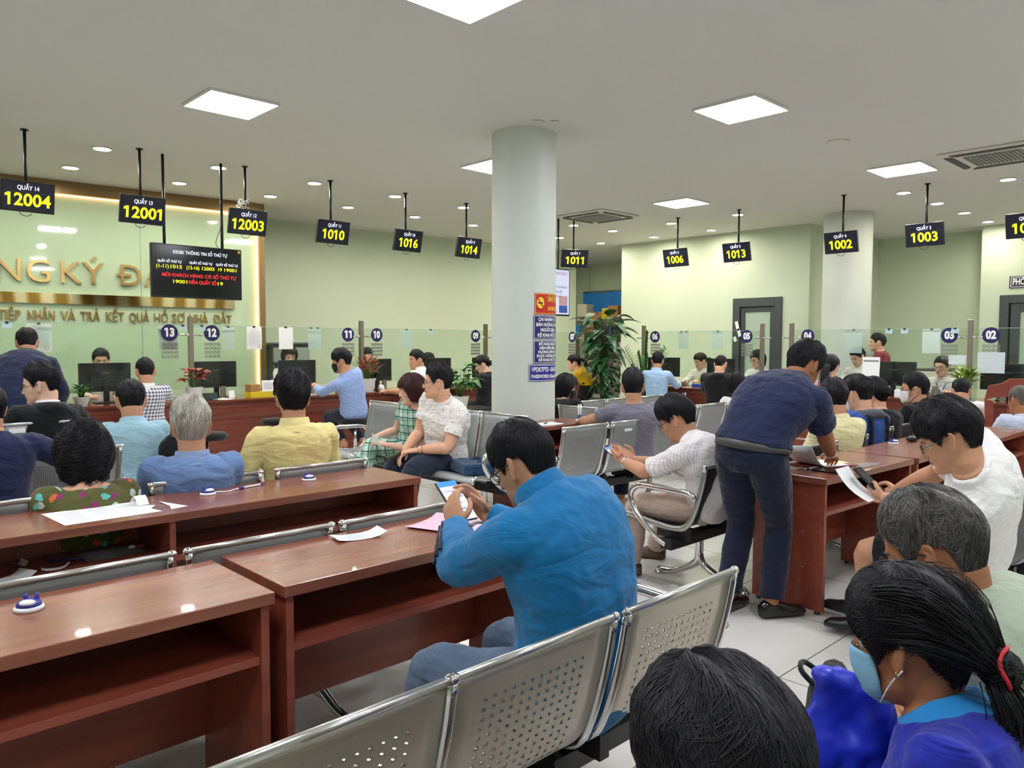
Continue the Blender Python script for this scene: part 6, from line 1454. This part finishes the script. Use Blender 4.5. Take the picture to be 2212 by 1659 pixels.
# ------------------------------------------------------------------ bags
t = thing('briefcase', (4.06, 4.72, 0.445), 'navy blue fabric briefcase lying on the empty seat by the column', 'bag', 70)
bgm = cloth('cloth_bag_navy', '#23405f')
b = MB(); 
rows = [[(sx_*(0.19-0.015*k), sy_*(0.13-0.01*k), z) for sx_, sy_ in ((-1,-1),(0,-1.03),(1,-1),(1.02,0),(1,1),(0,1.03),(-1,1),(-1.02,0))] for k, z in ((1,0.0),(0,0.012),(0,0.07),(0.6,0.09))]
b.grid(rows, True); b.f += [tuple(range(7,-1,-1)), tuple(range(24,32))]; b.mi += [0,0]
b.build('body', bgm, t, bevel=0.01); MB().tube([(-0.08,-0.02,0.09),(-0.06,-0.08,0.105),(0.06,-0.08,0.105),(0.08,-0.02,0.09)], 0.010, 8, True, 3).build('handle', bgm, t, smooth=True)
MB().tube([(-0.17,-0.138,0.055),(0.17,-0.138,0.055)], 0.004, 6).build('zip', BLACK, t, smooth=True); MB().tube([(0.1,0.12,0.09),(0.16,0.14,0.07),(0.20,0.0,0.08),(0.21,-0.10,0.05)], 0.010, 6, True, 3, 0.4).build('shoulder_strap', bgm, t, smooth=True)
MB().tube([(-0.17,-0.15,0.02),(-0.14,-0.17,0.012),(-0.12,-0.16,0.01)], 0.006, 6).build('buckle', CHROME, t, smooth=True)
def backpack(loc, rz, label, m_, s_=1.0, group=None):
    t = thing('backpack', loc, label, 'bag', rz, group)
    pcs = [loft_geo([(V((0,0,z*s_)), V((1,0,0)), V((0,1,0)), w_*s_, f_*s_, b_*s_) for z, w_, f_, b_ in ((0.0,0.11,0.07,0.06),(0.03,0.14,0.10,0.08),(0.18,0.15,0.11,0.08),(0.30,0.13,0.09,0.07),(0.37,0.09,0.06,0.05),(0.395,0.04,0.03,0.03))], 20, 2.6)]
    link_mesh('body', fuse(pcs, 0.012, 3, 0.02), m_, t)
    MB().tube([(-0.04*s_,-0.02,0.37*s_),(-0.03*s_,-0.02,0.46*s_),(0.03*s_,-0.02,0.46*s_),(0.04*s_,-0.02,0.37*s_)], 0.009, 8, True, 3).build('top_handle', m_, t, smooth=True)
    MB().tube([(-0.12*s_,0.095*s_,0.24*s_),(0,0.115*s_,0.27*s_),(0.12*s_,0.095*s_,0.24*s_)], 0.003, 6, True, 2).build('zip', DARKM, t, smooth=True); return t
backpack((1.92,5.28,0.55), -20, 'black backpack standing beside the man in the light blue polo', C_BLACK, 0.85)
backpack((3.00,0.45,0.47), 30, 'black backpack at the right edge behind the man in green', C_BLACK, 1.0)
PBG = mat('plastic_blue', '#2435c0', 0.38)
t = thing('plastic_bag', (1.56, 0.63, 0.43), 'glossy royal blue plastic bag held upright by the woman in blue', 'bag', -30)
link_mesh('body', fuse([loft_geo([(V((0,0,z)), V((1,0,0)), V((0,1,0)), w_, f_, f_) for z, w_, f_ in ((0.0,0.10,0.05),(0.08,0.13,0.065),(0.22,0.12,0.05),(0.32,0.10,0.03),(0.40,0.07,0.015))], 18, 2.4)], 0.010, 2, 0.05), PBG, t)
t = thing('sleeve_stand_in', (1.88, 0.80, 0.50), 'black sleeve, built as a bag, at the edge of the blue plastic bag', 'bag', 20)  # stands in for a black sleeve, given a bag shape and handle
link_mesh('body', fuse([loft_geo([(V((0,0,z)), V((1,0,0)), V((0,1,0)), w_, f_, f_) for z, w_, f_ in ((0.0,0.10,0.05),(0.06,0.12,0.06),(0.14,0.10,0.05),(0.19,0.06,0.025))], 18, 2.4)], 0.010, 2, 0.02), C_BLACK, t)
MB().tube([(-0.05,0.03,0.15),(-0.03,0.07,0.18),(0.03,0.07,0.18),(0.05,0.03,0.15)], 0.007, 6, True, 3).build('handle', C_BLACK, t, smooth=True)

# ------------------------------------------------------------------ stools and clerk chairs
def stool(loc, label, h_=0.52, back=False, rz=0):
    t = thing('swivel_stool', loc, label, 'stool' if not back else 'office chair', rz, 'black swivel stools and office chairs')
    MB().lathe([(0.0,h_-0.03),(0.19,h_-0.03),(0.205,h_),(0.19,h_+0.035),(0.0,h_+0.045)], 28).build('seat', C_BLACK, t, smooth=True)
    MB().tube([(0,0,0.10),(0,0,h_-0.03)], [0.025,0.018], 12).build('gas_column', CHROME, t, smooth=True)
    for k in range(5):
        a = 2*pi*k/5; lg = MB().tube([(0,0,0.12),(0.15*cos(a),0.15*sin(a),0.10),(0.28*cos(a),0.28*sin(a),0.065)], [0.024,0.02,0.014], 8).build('leg', CHROME, t, smooth=True)
        MB().lathe([(0.0,-0.012),(0.025,-0.012),(0.025,0.012),(0.0,0.012)], 12).build('caster', BLACK, lg, loc=(0.28*cos(a),0.28*sin(a),0.027), rot=(pi/2,0,a))
    if back: MB().prism_y([(-0.2,h_+0.12),(-0.22,h_+0.3),(-0.19,h_+0.5),(0.19,h_+0.5),(0.22,h_+0.3),(0.2,h_+0.12)], -0.23, -0.19).build('backrest', C_BLACK, t, bevel=0.015)
    return t
stool((5.28,8.42,0), 'black swivel stool under the man in the pale blue shirt', 0.50); stool((2.78,8.33,0), 'black swivel stool under the man in the checked shirt', 0.50)
stool((3.05,7.6,0), 'empty dark stool between the checked shirt and the grey haired man', 0.56); stool((4.30,8.55,0), 'empty black stool left of the man in the pale yellow shirt', 0.55)
stool((9.95,7.05,0), 'black stool under the man in the pale blue long sleeves', 0.44); stool((10.0,5.95,0), 'black stool under the man in the black hoodie', 0.44); stool((9.85,4.0,0), 'black stool under the woman in pink', 0.44); stool((9.75,2.85,0), 'black stool under the man in the white shirt', 0.44)
stool((6.25,8.5,0), 'black stool under the man in the white polo', 0.44); stool((7.7,8.68,0), 'black stool under the woman in the black t-shirt', 0.44)
for P_, l in (('clerk1','counter 13'),('clerk2','counter 11'),('clerk3','counter 10'),('clerk4','counter 09')):
    x, y, _ = HD[P_]; stool((x, y+0.02, 0), 'black office chair of the clerk at '+l, 0.44, True, 180)
for P_, l in (('clerkg','counter 06'),('clerk5','counter 05'),('clerk6','counter 04'),('clerk7','counter 03')):
    x, y, _ = HD[P_]; stool((x+0.02, y, 0), 'black office chair of the clerk at '+l, 0.44, True, 90)

# ------------------------------------------------------------------ plants
def leaf_geo(mb, base, d, up, ln, w_, droop=0.4, fold=0.25, n=6, heart=False):
    d = V(d).normalized(); up = V(up); s_ = d.cross(up); s_ = s_.normalized() if s_.length > 1e-4 else d.orthogonal().normalized(); u_ = s_.cross(d); rows = []
    for j in range(n+1):
        t = j/n; ww = w_*(sin(pi*min(1,t**0.75*0.98+0.02)) if not heart else (sin(pi*min(1, t**0.55*0.99+0.01))**0.8)); c = V(base)+d*ln*t-V((0,0,1))*ln*droop*t*t
        rows.append([c-s_*ww*0.5+u_*ww*fold, c, c+s_*ww*0.5+u_*ww*fold])
    mb.grid(rows)
def leaf_mat(name, a, b, c, rough=0.4):
    if name in _mats: return _mats[name]
    m = mat(name, a, rough); v = coords(m); L(m, ramp(m, noisen(m, v, 14, 3), [(0.3, b), (0.5, a), (0.68, c)]), bsdf(m).inputs['Base Color']); return m
LGR = leaf_mat('leaf_green', '#2f6a2a', '#1f4d20', '#5a8f3f'); LDK = leaf_mat('leaf_dark', '#24522a', '#173a1e', '#39703a'); LRED = leaf_mat('leaf_red', '#b5605a', '#7c3a35', '#c98074'); LVAR = leaf_mat('leaf_variegated', '#8aa447', '#3f6f2e', '#cfd487'); LOR = leaf_mat('leaf_rust', '#9a5a42', '#5d4a2c', '#c07a5c')
STEMM = mat('stem_green', '#4a6b35', 0.6); SOIL = mat('soil', '#33271d', 0.95); POTW = mat('pot_white', '#dcdcd8', 0.4)
def plant(loc, label, pot, leaves, lm, seed, stem_h=0.18, spread=0.16, ln=0.16, w_=0.08, droop=0.5, heart=False, name='potted_plant', potm=None, up=0.6):
    rnd = random.Random(seed); t = thing(name, loc, label, 'plant'); r0, r1, ph = pot
    MB().lathe([(0.0,0.0),(r0,0.0),(r1,ph*0.92),(r1*1.06,ph*0.92),(r1*1.06,ph),(r1*0.95,ph),(r1*0.9,ph*0.9),(0.0,ph*0.9)], 28).build('pot', potm or POTW, t, smooth=False, autosmooth=True)
    MB().lathe([(0.0,ph*0.91),(r1*0.9,ph*0.91)], 20).build('soil', SOIL, t)
    lv, st_ = MB(), MB()
    for k in range(leaves):
        a = rnd.uniform(0,2*pi); h_ = stem_h*rnd.uniform(0.3,1.0); sp = spread*rnd.uniform(0.3,1.0)*(1.1-0.5*h_/max(stem_h,1e-3)); b0 = V((0.02*cos(a),0.02*sin(a),ph*0.9)); tip = V((sp*cos(a),sp*sin(a),ph+h_)); mid_ = b0.lerp(tip,0.5)+V((0,0,0.03))
        st_.tube([b0,mid_,tip], [0.004,0.0035,0.0025], 5, True, 2); leaf_geo(lv, tip, (cos(a),sin(a),up*rnd.uniform(0.2,1.2)), (0,0,1), ln*rnd.uniform(0.7,1.15), w_*rnd.uniform(0.8,1.15), droop*rnd.uniform(0.6,1.3), 0.15, 6, heart)
    lv.build('leaves', lm, t, smooth=True); st_.build('stems', STEMM, t, smooth=True); return t
plant((3.60,9.32,ZC), 'red leaved plant in a white pot on the counter under the 12 sticker', (0.075,0.095,0.16), 34, LRED, 4, 0.20, 0.13, 0.15, 0.09, 0.35)
plant((2.37,9.30,ZC), 'small green plant in a round white pot at the left of the counter', (0.05,0.085,0.10), 40, LGR, 5, 0.12, 0.07, 0.13, 0.03, 0.3)
plant((6.05,9.32,ZC), 'rust red spiky plant in a white pot under the 10 sticker', (0.085,0.12,0.19), 46, LOR, 6, 0.24, 0.15, 0.22, 0.045, 0.25, up=1.4)
plant((10.72,3.0,ZC), 'striped green dracaena under the 03 sticker', (0.06,0.075,0.12), 52, LVAR, 8, 0.18, 0.06, 0.30, 0.055, 0.45, up=1.6)
pc = thing('planter_cabinet', (7.05,8.25,0), 'low dark cabinet right of the couple, carrying potted leaves', 'cabinet'); MB().box(-0.35,0.35,-0.2,0.2,0,0.56).build('carcass', mat('cab_dark','#4a4a4c',0.4), pc, bevel=0.005); MB().box(-0.37,0.37,-0.22,0.22,0.56,0.585).build('top', mat('cab_top','#2d2d30',0.3), pc, bevel=0.004); MB().box(-0.33,0.33,-0.215,-0.2,0.03,0.54).build('door', mat('cab_door','#5a5a5c',0.4), pc)
plant((6.86,8.22,0.585), 'broad leaved pothos in a ribbed white pot right of the couple', (0.09,0.12,0.17), 46, LGR, 9, 0.42, 0.25, 0.22, 0.14, 0.6, True)
# tall climbing vine on a mossy pole
t = thing('climbing_vine', (9.60,7.90,0), 'tall climbing vine with huge leaves on a pole right of the column', 'plant'); rnd = random.Random(21)
MB().lathe([(0.0,0),(0.17,0),(0.22,0.36),(0.23,0.36),(0.23,0.40),(0.20,0.40),(0.19,0.37),(0.0,0.37)], 28).build('pot', mat('pot_terracotta','#8f3a2a',0.6), t, autosmooth=True)
MB().lathe([(0.05,0.37),(0.055,1.2),(0.045,1.85),(0.0,1.87)], 14).build('moss_pole', mat('moss','#3c3a24',0.95), t, smooth=True)
lv, st_ = MB(), MB()
for k in range(120):
    z = rnd.uniform(0.42,1.95); a = rnd.uniform(0,2*pi); big = 0.6+0.6*(z-0.4)/1.5; r_ = rnd.uniform(0.06,0.23)*big; b0 = V((0.04*cos(a),0.04*sin(a),z-0.1)); tip = V((r_*cos(a),r_*sin(a),z+0.02)); st_.tube([b0,b0.lerp(tip,0.5)+V((0,0,0.05)),tip],[0.006,0.005,0.004],5,True,2)
    leaf_geo(lv, tip, (cos(a),sin(a),rnd.uniform(-0.1,0.5)), (0,0,1), rnd.uniform(0.20,0.30)*big, rnd.uniform(0.15,0.22)*big, rnd.uniform(0.5,1.0), 0.12, 7, True)
for (dx, dy, dz, ln_) in ((-0.7,0.5,0.35,0.42),(0.6,-0.6,0.3,0.42),(0.9,-0.5,0.1,0.40),(0.5,-0.9,-0.1,0.36),(-0.3,-0.6,0.5,0.36)):
    b0 = V((0,0,1.7+0.2*dz)); d_ = V((dx,dy,dz)).normalized(); tip = b0+d_*0.22; st_.tube([b0,b0.lerp(tip,0.5)+V((0,0,0.05)),tip],0.007,6,True,2); leaf_geo(lv, tip, d_, (0,0,1), ln_, ln_*0.55, 0.35, 0.12, 8, True)
lv.build('leaves', LDK, t, smooth=True); st_.build('stems', STEMM, t, smooth=True)
# zz plant with upright stems
t = thing('zz_plant', (10.33,7.62,0), 'glossy plant with tall feathery stems left of the 06 sticker', 'plant')
MB().lathe([(0.0,0),(0.14,0),(0.18,0.42),(0.165,0.42),(0.155,0.39),(0.0,0.39)], 24).build('pot', POTW, t, autosmooth=True); lv, st_ = MB(), MB()
for k in range(15):
    a = rnd.uniform(0,2*pi); ln_ = rnd.uniform(0.6,1.15) if k else 1.38; le = rnd.uniform(0.25,0.65) if k else 0.3; pts = [V((0.03*cos(a),0.03*sin(a),0.39))+V((cos(a)*le*q*q*ln_*0.75, sin(a)*le*q*q*ln_*0.75, ln_*q*(1-0.18*le*q))) for q in (0,0.25,0.5,0.75,1.0)]; st_.tube(pts,[0.011,0.010,0.008,0.006,0.003],6,True,2); P2, _ = catmull(pts,[0]*5,5)
    for i in range(5, len(P2)-1):
        d_ = (P2[i+1]-P2[i]).normalized(); sd_ = d_.cross(V((sin(a),-cos(a),0.1))).normalized()
        for s in (-1,1): leaf_geo(lv, P2[i], sd_*s+d_*0.7, (cos(a),sin(a),1), 0.12, 0.045, 0.15, 0.1, 4)
lv.build('leaves', LGR, t, smooth=True); st_.build('stems', STEMM, t, smooth=True)

# ------------------------------------------------------------------ things on and behind the counters
def box_thing(name, label, cat, loc, sz, m_, rz=0, lid=None, group=None, strip=None):
    t = thing(name, loc, label, cat, rz, group); a, b, c = sz
    MB().box(-a/2,a/2,-b/2,b/2,0,c).build('body', m_, t, bevel=min(a,b,c)*0.04)
    if lid: MB().box(-a/2-0.004,a/2+0.004,-b/2-0.004,b/2+0.004,c*0.8,c+0.003).build('lid', lid, t, bevel=0.002)
    if strip: MB().box(-a*0.3,a*0.3,-b/2-0.002,-b/2,c*0.25,c*0.75).build('label_strip', strip, t)
    return t
YB = mat('box_yellow','#e2c21d',0.5); CARD = mat('cardboard','#a9824f',0.8); CARD2 = mat('cardboard_dark','#7d5c35',0.8)
box_thing('yellow_box', 'yellow carton with a white notice on the counter behind the yellow shirted man', 'box', (4.42,9.32,ZC), (0.30,0.18,0.075), YB)
box_thing('cardboard_box', 'brown carton stacked on the yellow carton', 'box', (4.34,9.32,ZC+0.078), (0.13,0.16,0.09), CARD)
t = thing('notice_card', (4.52,9.24,ZC+0.076), 'white printed card leaning on the yellow carton', 'notice', 0); MB().box(-0.09,0.09,-0.004,0.0,0,0.14).build('card', PAPER, t, rot=(R(-8),0,0)); q = MB(); [q.box(-0.07,0.05,-0.0062,-0.0055,0.03+0.018*k,0.034+0.018*k) for k in range(5)]; q.build('printed_lines', INK, t, rot=(R(-8),0,0))
t = thing('card_stand', (4.06,9.30,ZC), 'small white card on a stand on the counter left of the yellow carton', 'sign'); MB().box(-0.035,0.035,-0.004,0.0,0.01,0.10).build('card', PAPER, t, rot=(R(-10),0,0)); MB().box(-0.05,0.05,-0.02,0.04,0,0.01).build('base', CARD, t)
box_thing('desk_organizer', 'dark clear organizer box beside the red leaved plant', 'organizer', (3.80,9.34,ZC), (0.15,0.10,0.08), mat('smoked','#3b4a46',0.2))
for i, (x, m_) in enumerate(((2.98,'#3b4f8f'),(3.06,'#7d3a34'))):
    t = thing('pen_cup', (x,9.42,ZC), ('blue' if i == 0 else 'red')+' pen cup beside the checked shirt man', 'cup'); MB().lathe([(0.0,0),(0.035,0),(0.038,0.10),(0.034,0.10),(0.031,0.01)], 18).build('cup', mat('cup%d'%i, m_, 0.4), t, smooth=True); MB().tube([(0,0,0.03),(0.02,0.0,0.15)], 0.004, 6).build('pen', WHITE, t, smooth=True)
for i, (x, y, a, l) in enumerate(((3.92,9.28,10,'stack of forms beside the red leaved plant'),(4.72,9.30,-6,'sheet of paper right of the yellow carton'),(5.05,9.34,5,'sheet under the sleeve of the man in the mask'),(6.42,9.30,8,'papers right of the rust red plant'),(6.75,9.32,-12,'second sheet right of the rust red plant'),(7.2,9.3,4,'papers in front of the man in the white polo'))): flat_sheet(l, (x,y), 0.21, 0.29, a, None, True, 0.003, 0.798)
t = thing('paper_folder', (5.0,9.42,ZC), 'pink folder standing by the man in the black mask', 'folder', 0); MB().box(-0.12,0.12,-0.006,0.006,0,0.17).build('cover', PINK, t, rot=(R(-12),0,R(15)))
t = thing('tape_dispenser', (6.3,9.34,ZC), 'small white dispenser right of the rust red plant', 'dispenser'); MB().lathe([(0.0,0),(0.04,0),(0.045,0.05),(0.03,0.09),(0.0,0.09)], 18).build('body', WHITE, t, smooth=True)
box_thing('letter_tray', 'blue tray of small goods on the counter left of the black hoodie', 'tray', (10.72,6.75,ZC), (0.22,0.30,0.05), mat('tray_blue','#2f4fa8',0.4))
for i, (y, c, l) in enumerate(((6.68,'#4f8f4a','green packet standing in the blue tray'),(6.80,'#c9b04a','yellow packet standing in the blue tray'))): box_thing('packet', l, 'packet', (10.73,y,ZC+0.05), (0.05,0.08,0.10), mat('packet%d'%i, c, 0.4))
t = thing('drinking_glass', (10.70,7.05,ZC), 'clear plastic cup left of the blue tray', 'cup'); MB().lathe([(0.028,0),(0.036,0.11),(0.034,0.11),(0.026,0.004),(0,0.004)], 20).build('cup', GLASS, t, smooth=True)
t = thing('notice_stand', (10.66,4.13,ZC), 'white printed notice standing on the counter before the clerk at 04', 'notice', -90); MB().box(-0.115,0.115,-0.003,0.003,0.205,0.525).build('sheet', PAPER, t, rot=(R(-4),0,0)); MB().box(-0.10,0.10,-0.0045,-0.0031,0.46,0.485).build('header', mat('print_dark','#8a8d8f',0.8), t, rot=(R(-4),0,0)); MB().box(-0.05,0.05,-0.0045,-0.0031,0.26,0.266).build('printed_line', INK, t, rot=(R(-4),0,0)); MB().box(-0.12,0.12,-0.03,0.06,0,0.21).build('base', mat('stand_block','#5b5e60',0.4), t, bevel=0.004)
for i, (y, l) in enumerate(((3.36,'clear pen cup on the counter under the 03 sticker'),(3.24,'second clear pen cup, beside the first under 03'))):
    t = thing('pen_cup', (10.66,y,ZC), l, 'cup'); MB().lathe([(0.03,0),(0.038,0.12),(0.036,0.12),(0.028,0.004),(0,0.004)], 18).build('cup', GLASS, t, smooth=True); MB().tube([(0,0,0.01),(0.015,0.01,0.17)], 0.004, 6).build('pen', PNB, t, smooth=True); MB().tube([(0.0,0.01,0.01),(-0.015,0.0,0.16)], 0.004, 6).build('white_pen', WHITE, t, smooth=True)
box_thing('card_box', 'small white box on the counter left of the masked man', 'box', (10.68,3.72,ZC), (0.10,0.16,0.10), WHITE, strip=INK)
t = thing('printer', (11.9,3.78,0), 'cream printer on a stand behind counter 03', 'printer', -90); MB().box(-0.30,0.30,-0.22,0.22,0,0.86).build('stand', mat('stand_grey','#7f8280',0.5), t); MB().box(-0.25,0.25,-0.20,0.20,0.86,1.12).build('body', mat('printer_cream','#cfccb9',0.5), t, bevel=0.015); MB().prism_y([(-0.25,1.12),(0.25,1.12),(0.28,1.16),(-0.2,1.15)], -0.2, 0.2).build('scanner_lid', mat('printer_dark','#4a4b4c',0.4), t, bevel=0.006); MB().box(0.02,0.26,-0.34,-0.20,0.93,0.95).build('paper_tray', mat('printer_cream','#cfccb9',0.5), t)
t = thing('printer', (5.78,11.2,0), 'grey printer behind the smiling clerk', 'printer', -5); MB().box(-0.35,0.35,-0.25,0.25,0,0.95).build('stand', mat('stand_grey','#7f8280',0.5), t); MB().box(-0.30,0.30,-0.22,0.22,0.95,1.42).build('body', mat('printer_grey','#8d948e',0.5), t, bevel=0.015); MB().box(-0.42,0.42,-0.24,0.24,1.46,1.50).build('scanner_lid', mat('printer_dark','#4a4b4c',0.4), t, bevel=0.012); MB().box(-0.34,0.34,-0.2,0.2,1.42,1.46).build('hinge_block', mat('printer_dark','#4a4b4c',0.4), t); MB().box(-0.32,0.1,-0.34,-0.22,1.18,1.20).build('paper_tray', mat('printer_dark','#4a4b4c',0.4), t)
# carved wooden armchair at counter 02
t = thing('wooden_chair', (9.35,2.12,0), 'carved dark red wooden chair back near the right edge', 'chair', -75)
prof_ = [(-0.26,0.50),(-0.28,0.9),(-0.25,1.06),(-0.14,1.10),(-0.07,1.15),(0.07,1.15),(0.14,1.10),(0.25,1.06),(0.28,0.9),(0.26,0.50)]
inn = [(-0.20,0.50),(-0.205,0.86),(-0.13,0.95),(0,0.98),(0.13,0.95),(0.205,0.86),(0.20,0.50)]
fr_ = MB()
for s in (-1,1): fr_.prism_y([(s*0.20,0.45),(s*0.27,0.45),(s*0.29,0.92),(s*0.205,0.90)][::s], -0.025, 0.02)
fr_.prism_y([(-0.29,0.91),(-0.26,1.06),(-0.14,1.09),(-0.07,1.14),(0.07,1.14),(0.14,1.09),(0.26,1.06),(0.29,0.91),(0.14,0.95),(-0.14,0.95)], -0.025, 0.02)
fr_.build('back_frame', WOOD, t, bevel=0.006)
MB().prism_y([(-0.07,0.47),(-0.09,0.70),(-0.07,0.95),(0.07,0.95),(0.09,0.70),(0.07,0.47)], -0.018, 0.012).build('back_splat', WOOD, t, bevel=0.005); MB().box(-0.29,0.29,-0.03,0.46,0.42,0.47).build('seat', WOOD, t, bevel=0.01)
for x in (-0.26,0.26):
    for y in (0.0,0.42): MB().tube([(x,y,0),(x,y,0.42)], [0.022,0.03], 10).build('leg', WOOD, t, smooth=True)
# file rack with blue cloth and cartons in the alcove
t = thing('file_rack', (14.75,12.15,0), 'grey steel file rack with open shelves in the alcove right of the column', 'rack', -90)
RK = mat('rack_grey','#7c8485',0.5,0.3); RW = 2.4
for x in (-RW/2, -RW/6, RW/6, RW/2):
    for y in (-0.22,0.22): MB().box(x-0.02,x+0.02,y-0.02,y+0.02,0,2.05).build('post', RK, t)
for z in (0.15,0.55,0.95,1.35,1.72,2.05): MB().box(-RW/2,RW/2,-0.24,0.24,z-0.03,z).build('shelf', RK, t)
rnd = random.Random(4)
for k, z in enumerate((0.15,0.55,0.95,1.35)):
    for i in range(9):
        x = -1.0+i*0.25; hh = rnd.uniform(0.06,0.18); box_thing('paper_bundle', 'bundle of case papers in the file rack, shelf %s, position %s from the left' % (('lowest','second','third','fourth')[k], ('first','second','third','fourth','fifth','sixth','seventh','eighth','ninth')[i]), 'papers', (14.70+rnd.uniform(-.03,.03), 12.15-x, z), (rnd.uniform(0.2,0.23), 0.3, hh), mat('bundle%d'%(i%4), ('#c9c4bb','#8f4a55','#a9a59c','#d5d2cc')[i%4], 0.8), -90, group='paper bundles in the file rack')
for i, (y, z, s_, m_, l) in enumerate(((11.95,2.05,(0.30,0.28,0.42),mat('panel_cream','#cfc9b8',0.7),'cream file box on top of the rack at the left'),(11.45,2.05,(0.34,0.3,0.22),CARD,'brown carton on top of the rack'),(11.18,2.05,(0.22,0.3,0.30),YB,'yellow carton on top of the rack behind the vine'),(10.95,2.05,(0.30,0.3,0.36),CARD,'tall brown carton on top of the rack at the right'),(10.55,2.05,(0.32,0.3,0.28),CARD2,'dark brown carton on the rack behind the right wall'),(11.75,1.72,(0.34,0.3,0.26),CARD,'brown carton on the shelf under the rack top'),(12.1,1.72,(0.2,0.3,0.24),mat('file_blue','#2f8fe0',0.4),'bright blue box on the shelf under the rack top'),(11.3,1.72,(0.34,0.3,0.22),mat('file_blue2','#2a73c9',0.4),'blue file tray under the rack top at the right'))):
    box_thing('storage_box', l, 'box', (14.70,y+0.75,z), s_, m_, -90, group='boxes on the file rack')
t = thing('blue_tarpaulin', (15.25,12.15,2.02), 'bright blue cloth hung behind the boxes on the file rack', 'cloth', -90)
MB().grid([[(-1.1+2.2*i/20, 0.02*sin(i*1.7), 0.78*j/5+0.03*sin(i*0.9)*j/5) for i in range(21)] for j in range(6)]).build('cloth', mat('tarp_blue','#2b8ae6',0.5), t, smooth=True)
MB().tube([(-1.1,0.0,0.80),(1.1,0.0,0.80)], 0.02, 8).build('hanging_rail', RK, t, smooth=True); [MB().tube([(x,0.0,0.80),(x,0.0,CEIL-2.02)], 0.006, 6).build('hanger_wire', RK, t) for x in (-0.9,0.9)]
# stickers on two bench backs
for (x, y, z, l) in ((1.20,6.352,0.87,'pale paper sticker on the seat back below the man in the black jacket'),(5.08,3.915,0.79,'torn pale sticker on the middle bench back')):
    t = thing('sticker', (x,y-0.006,z), l, 'sticker'); MB().box(-0.05,0.05,-0.002,0.0,-0.02,0.015).build('paper', PAPER, t)
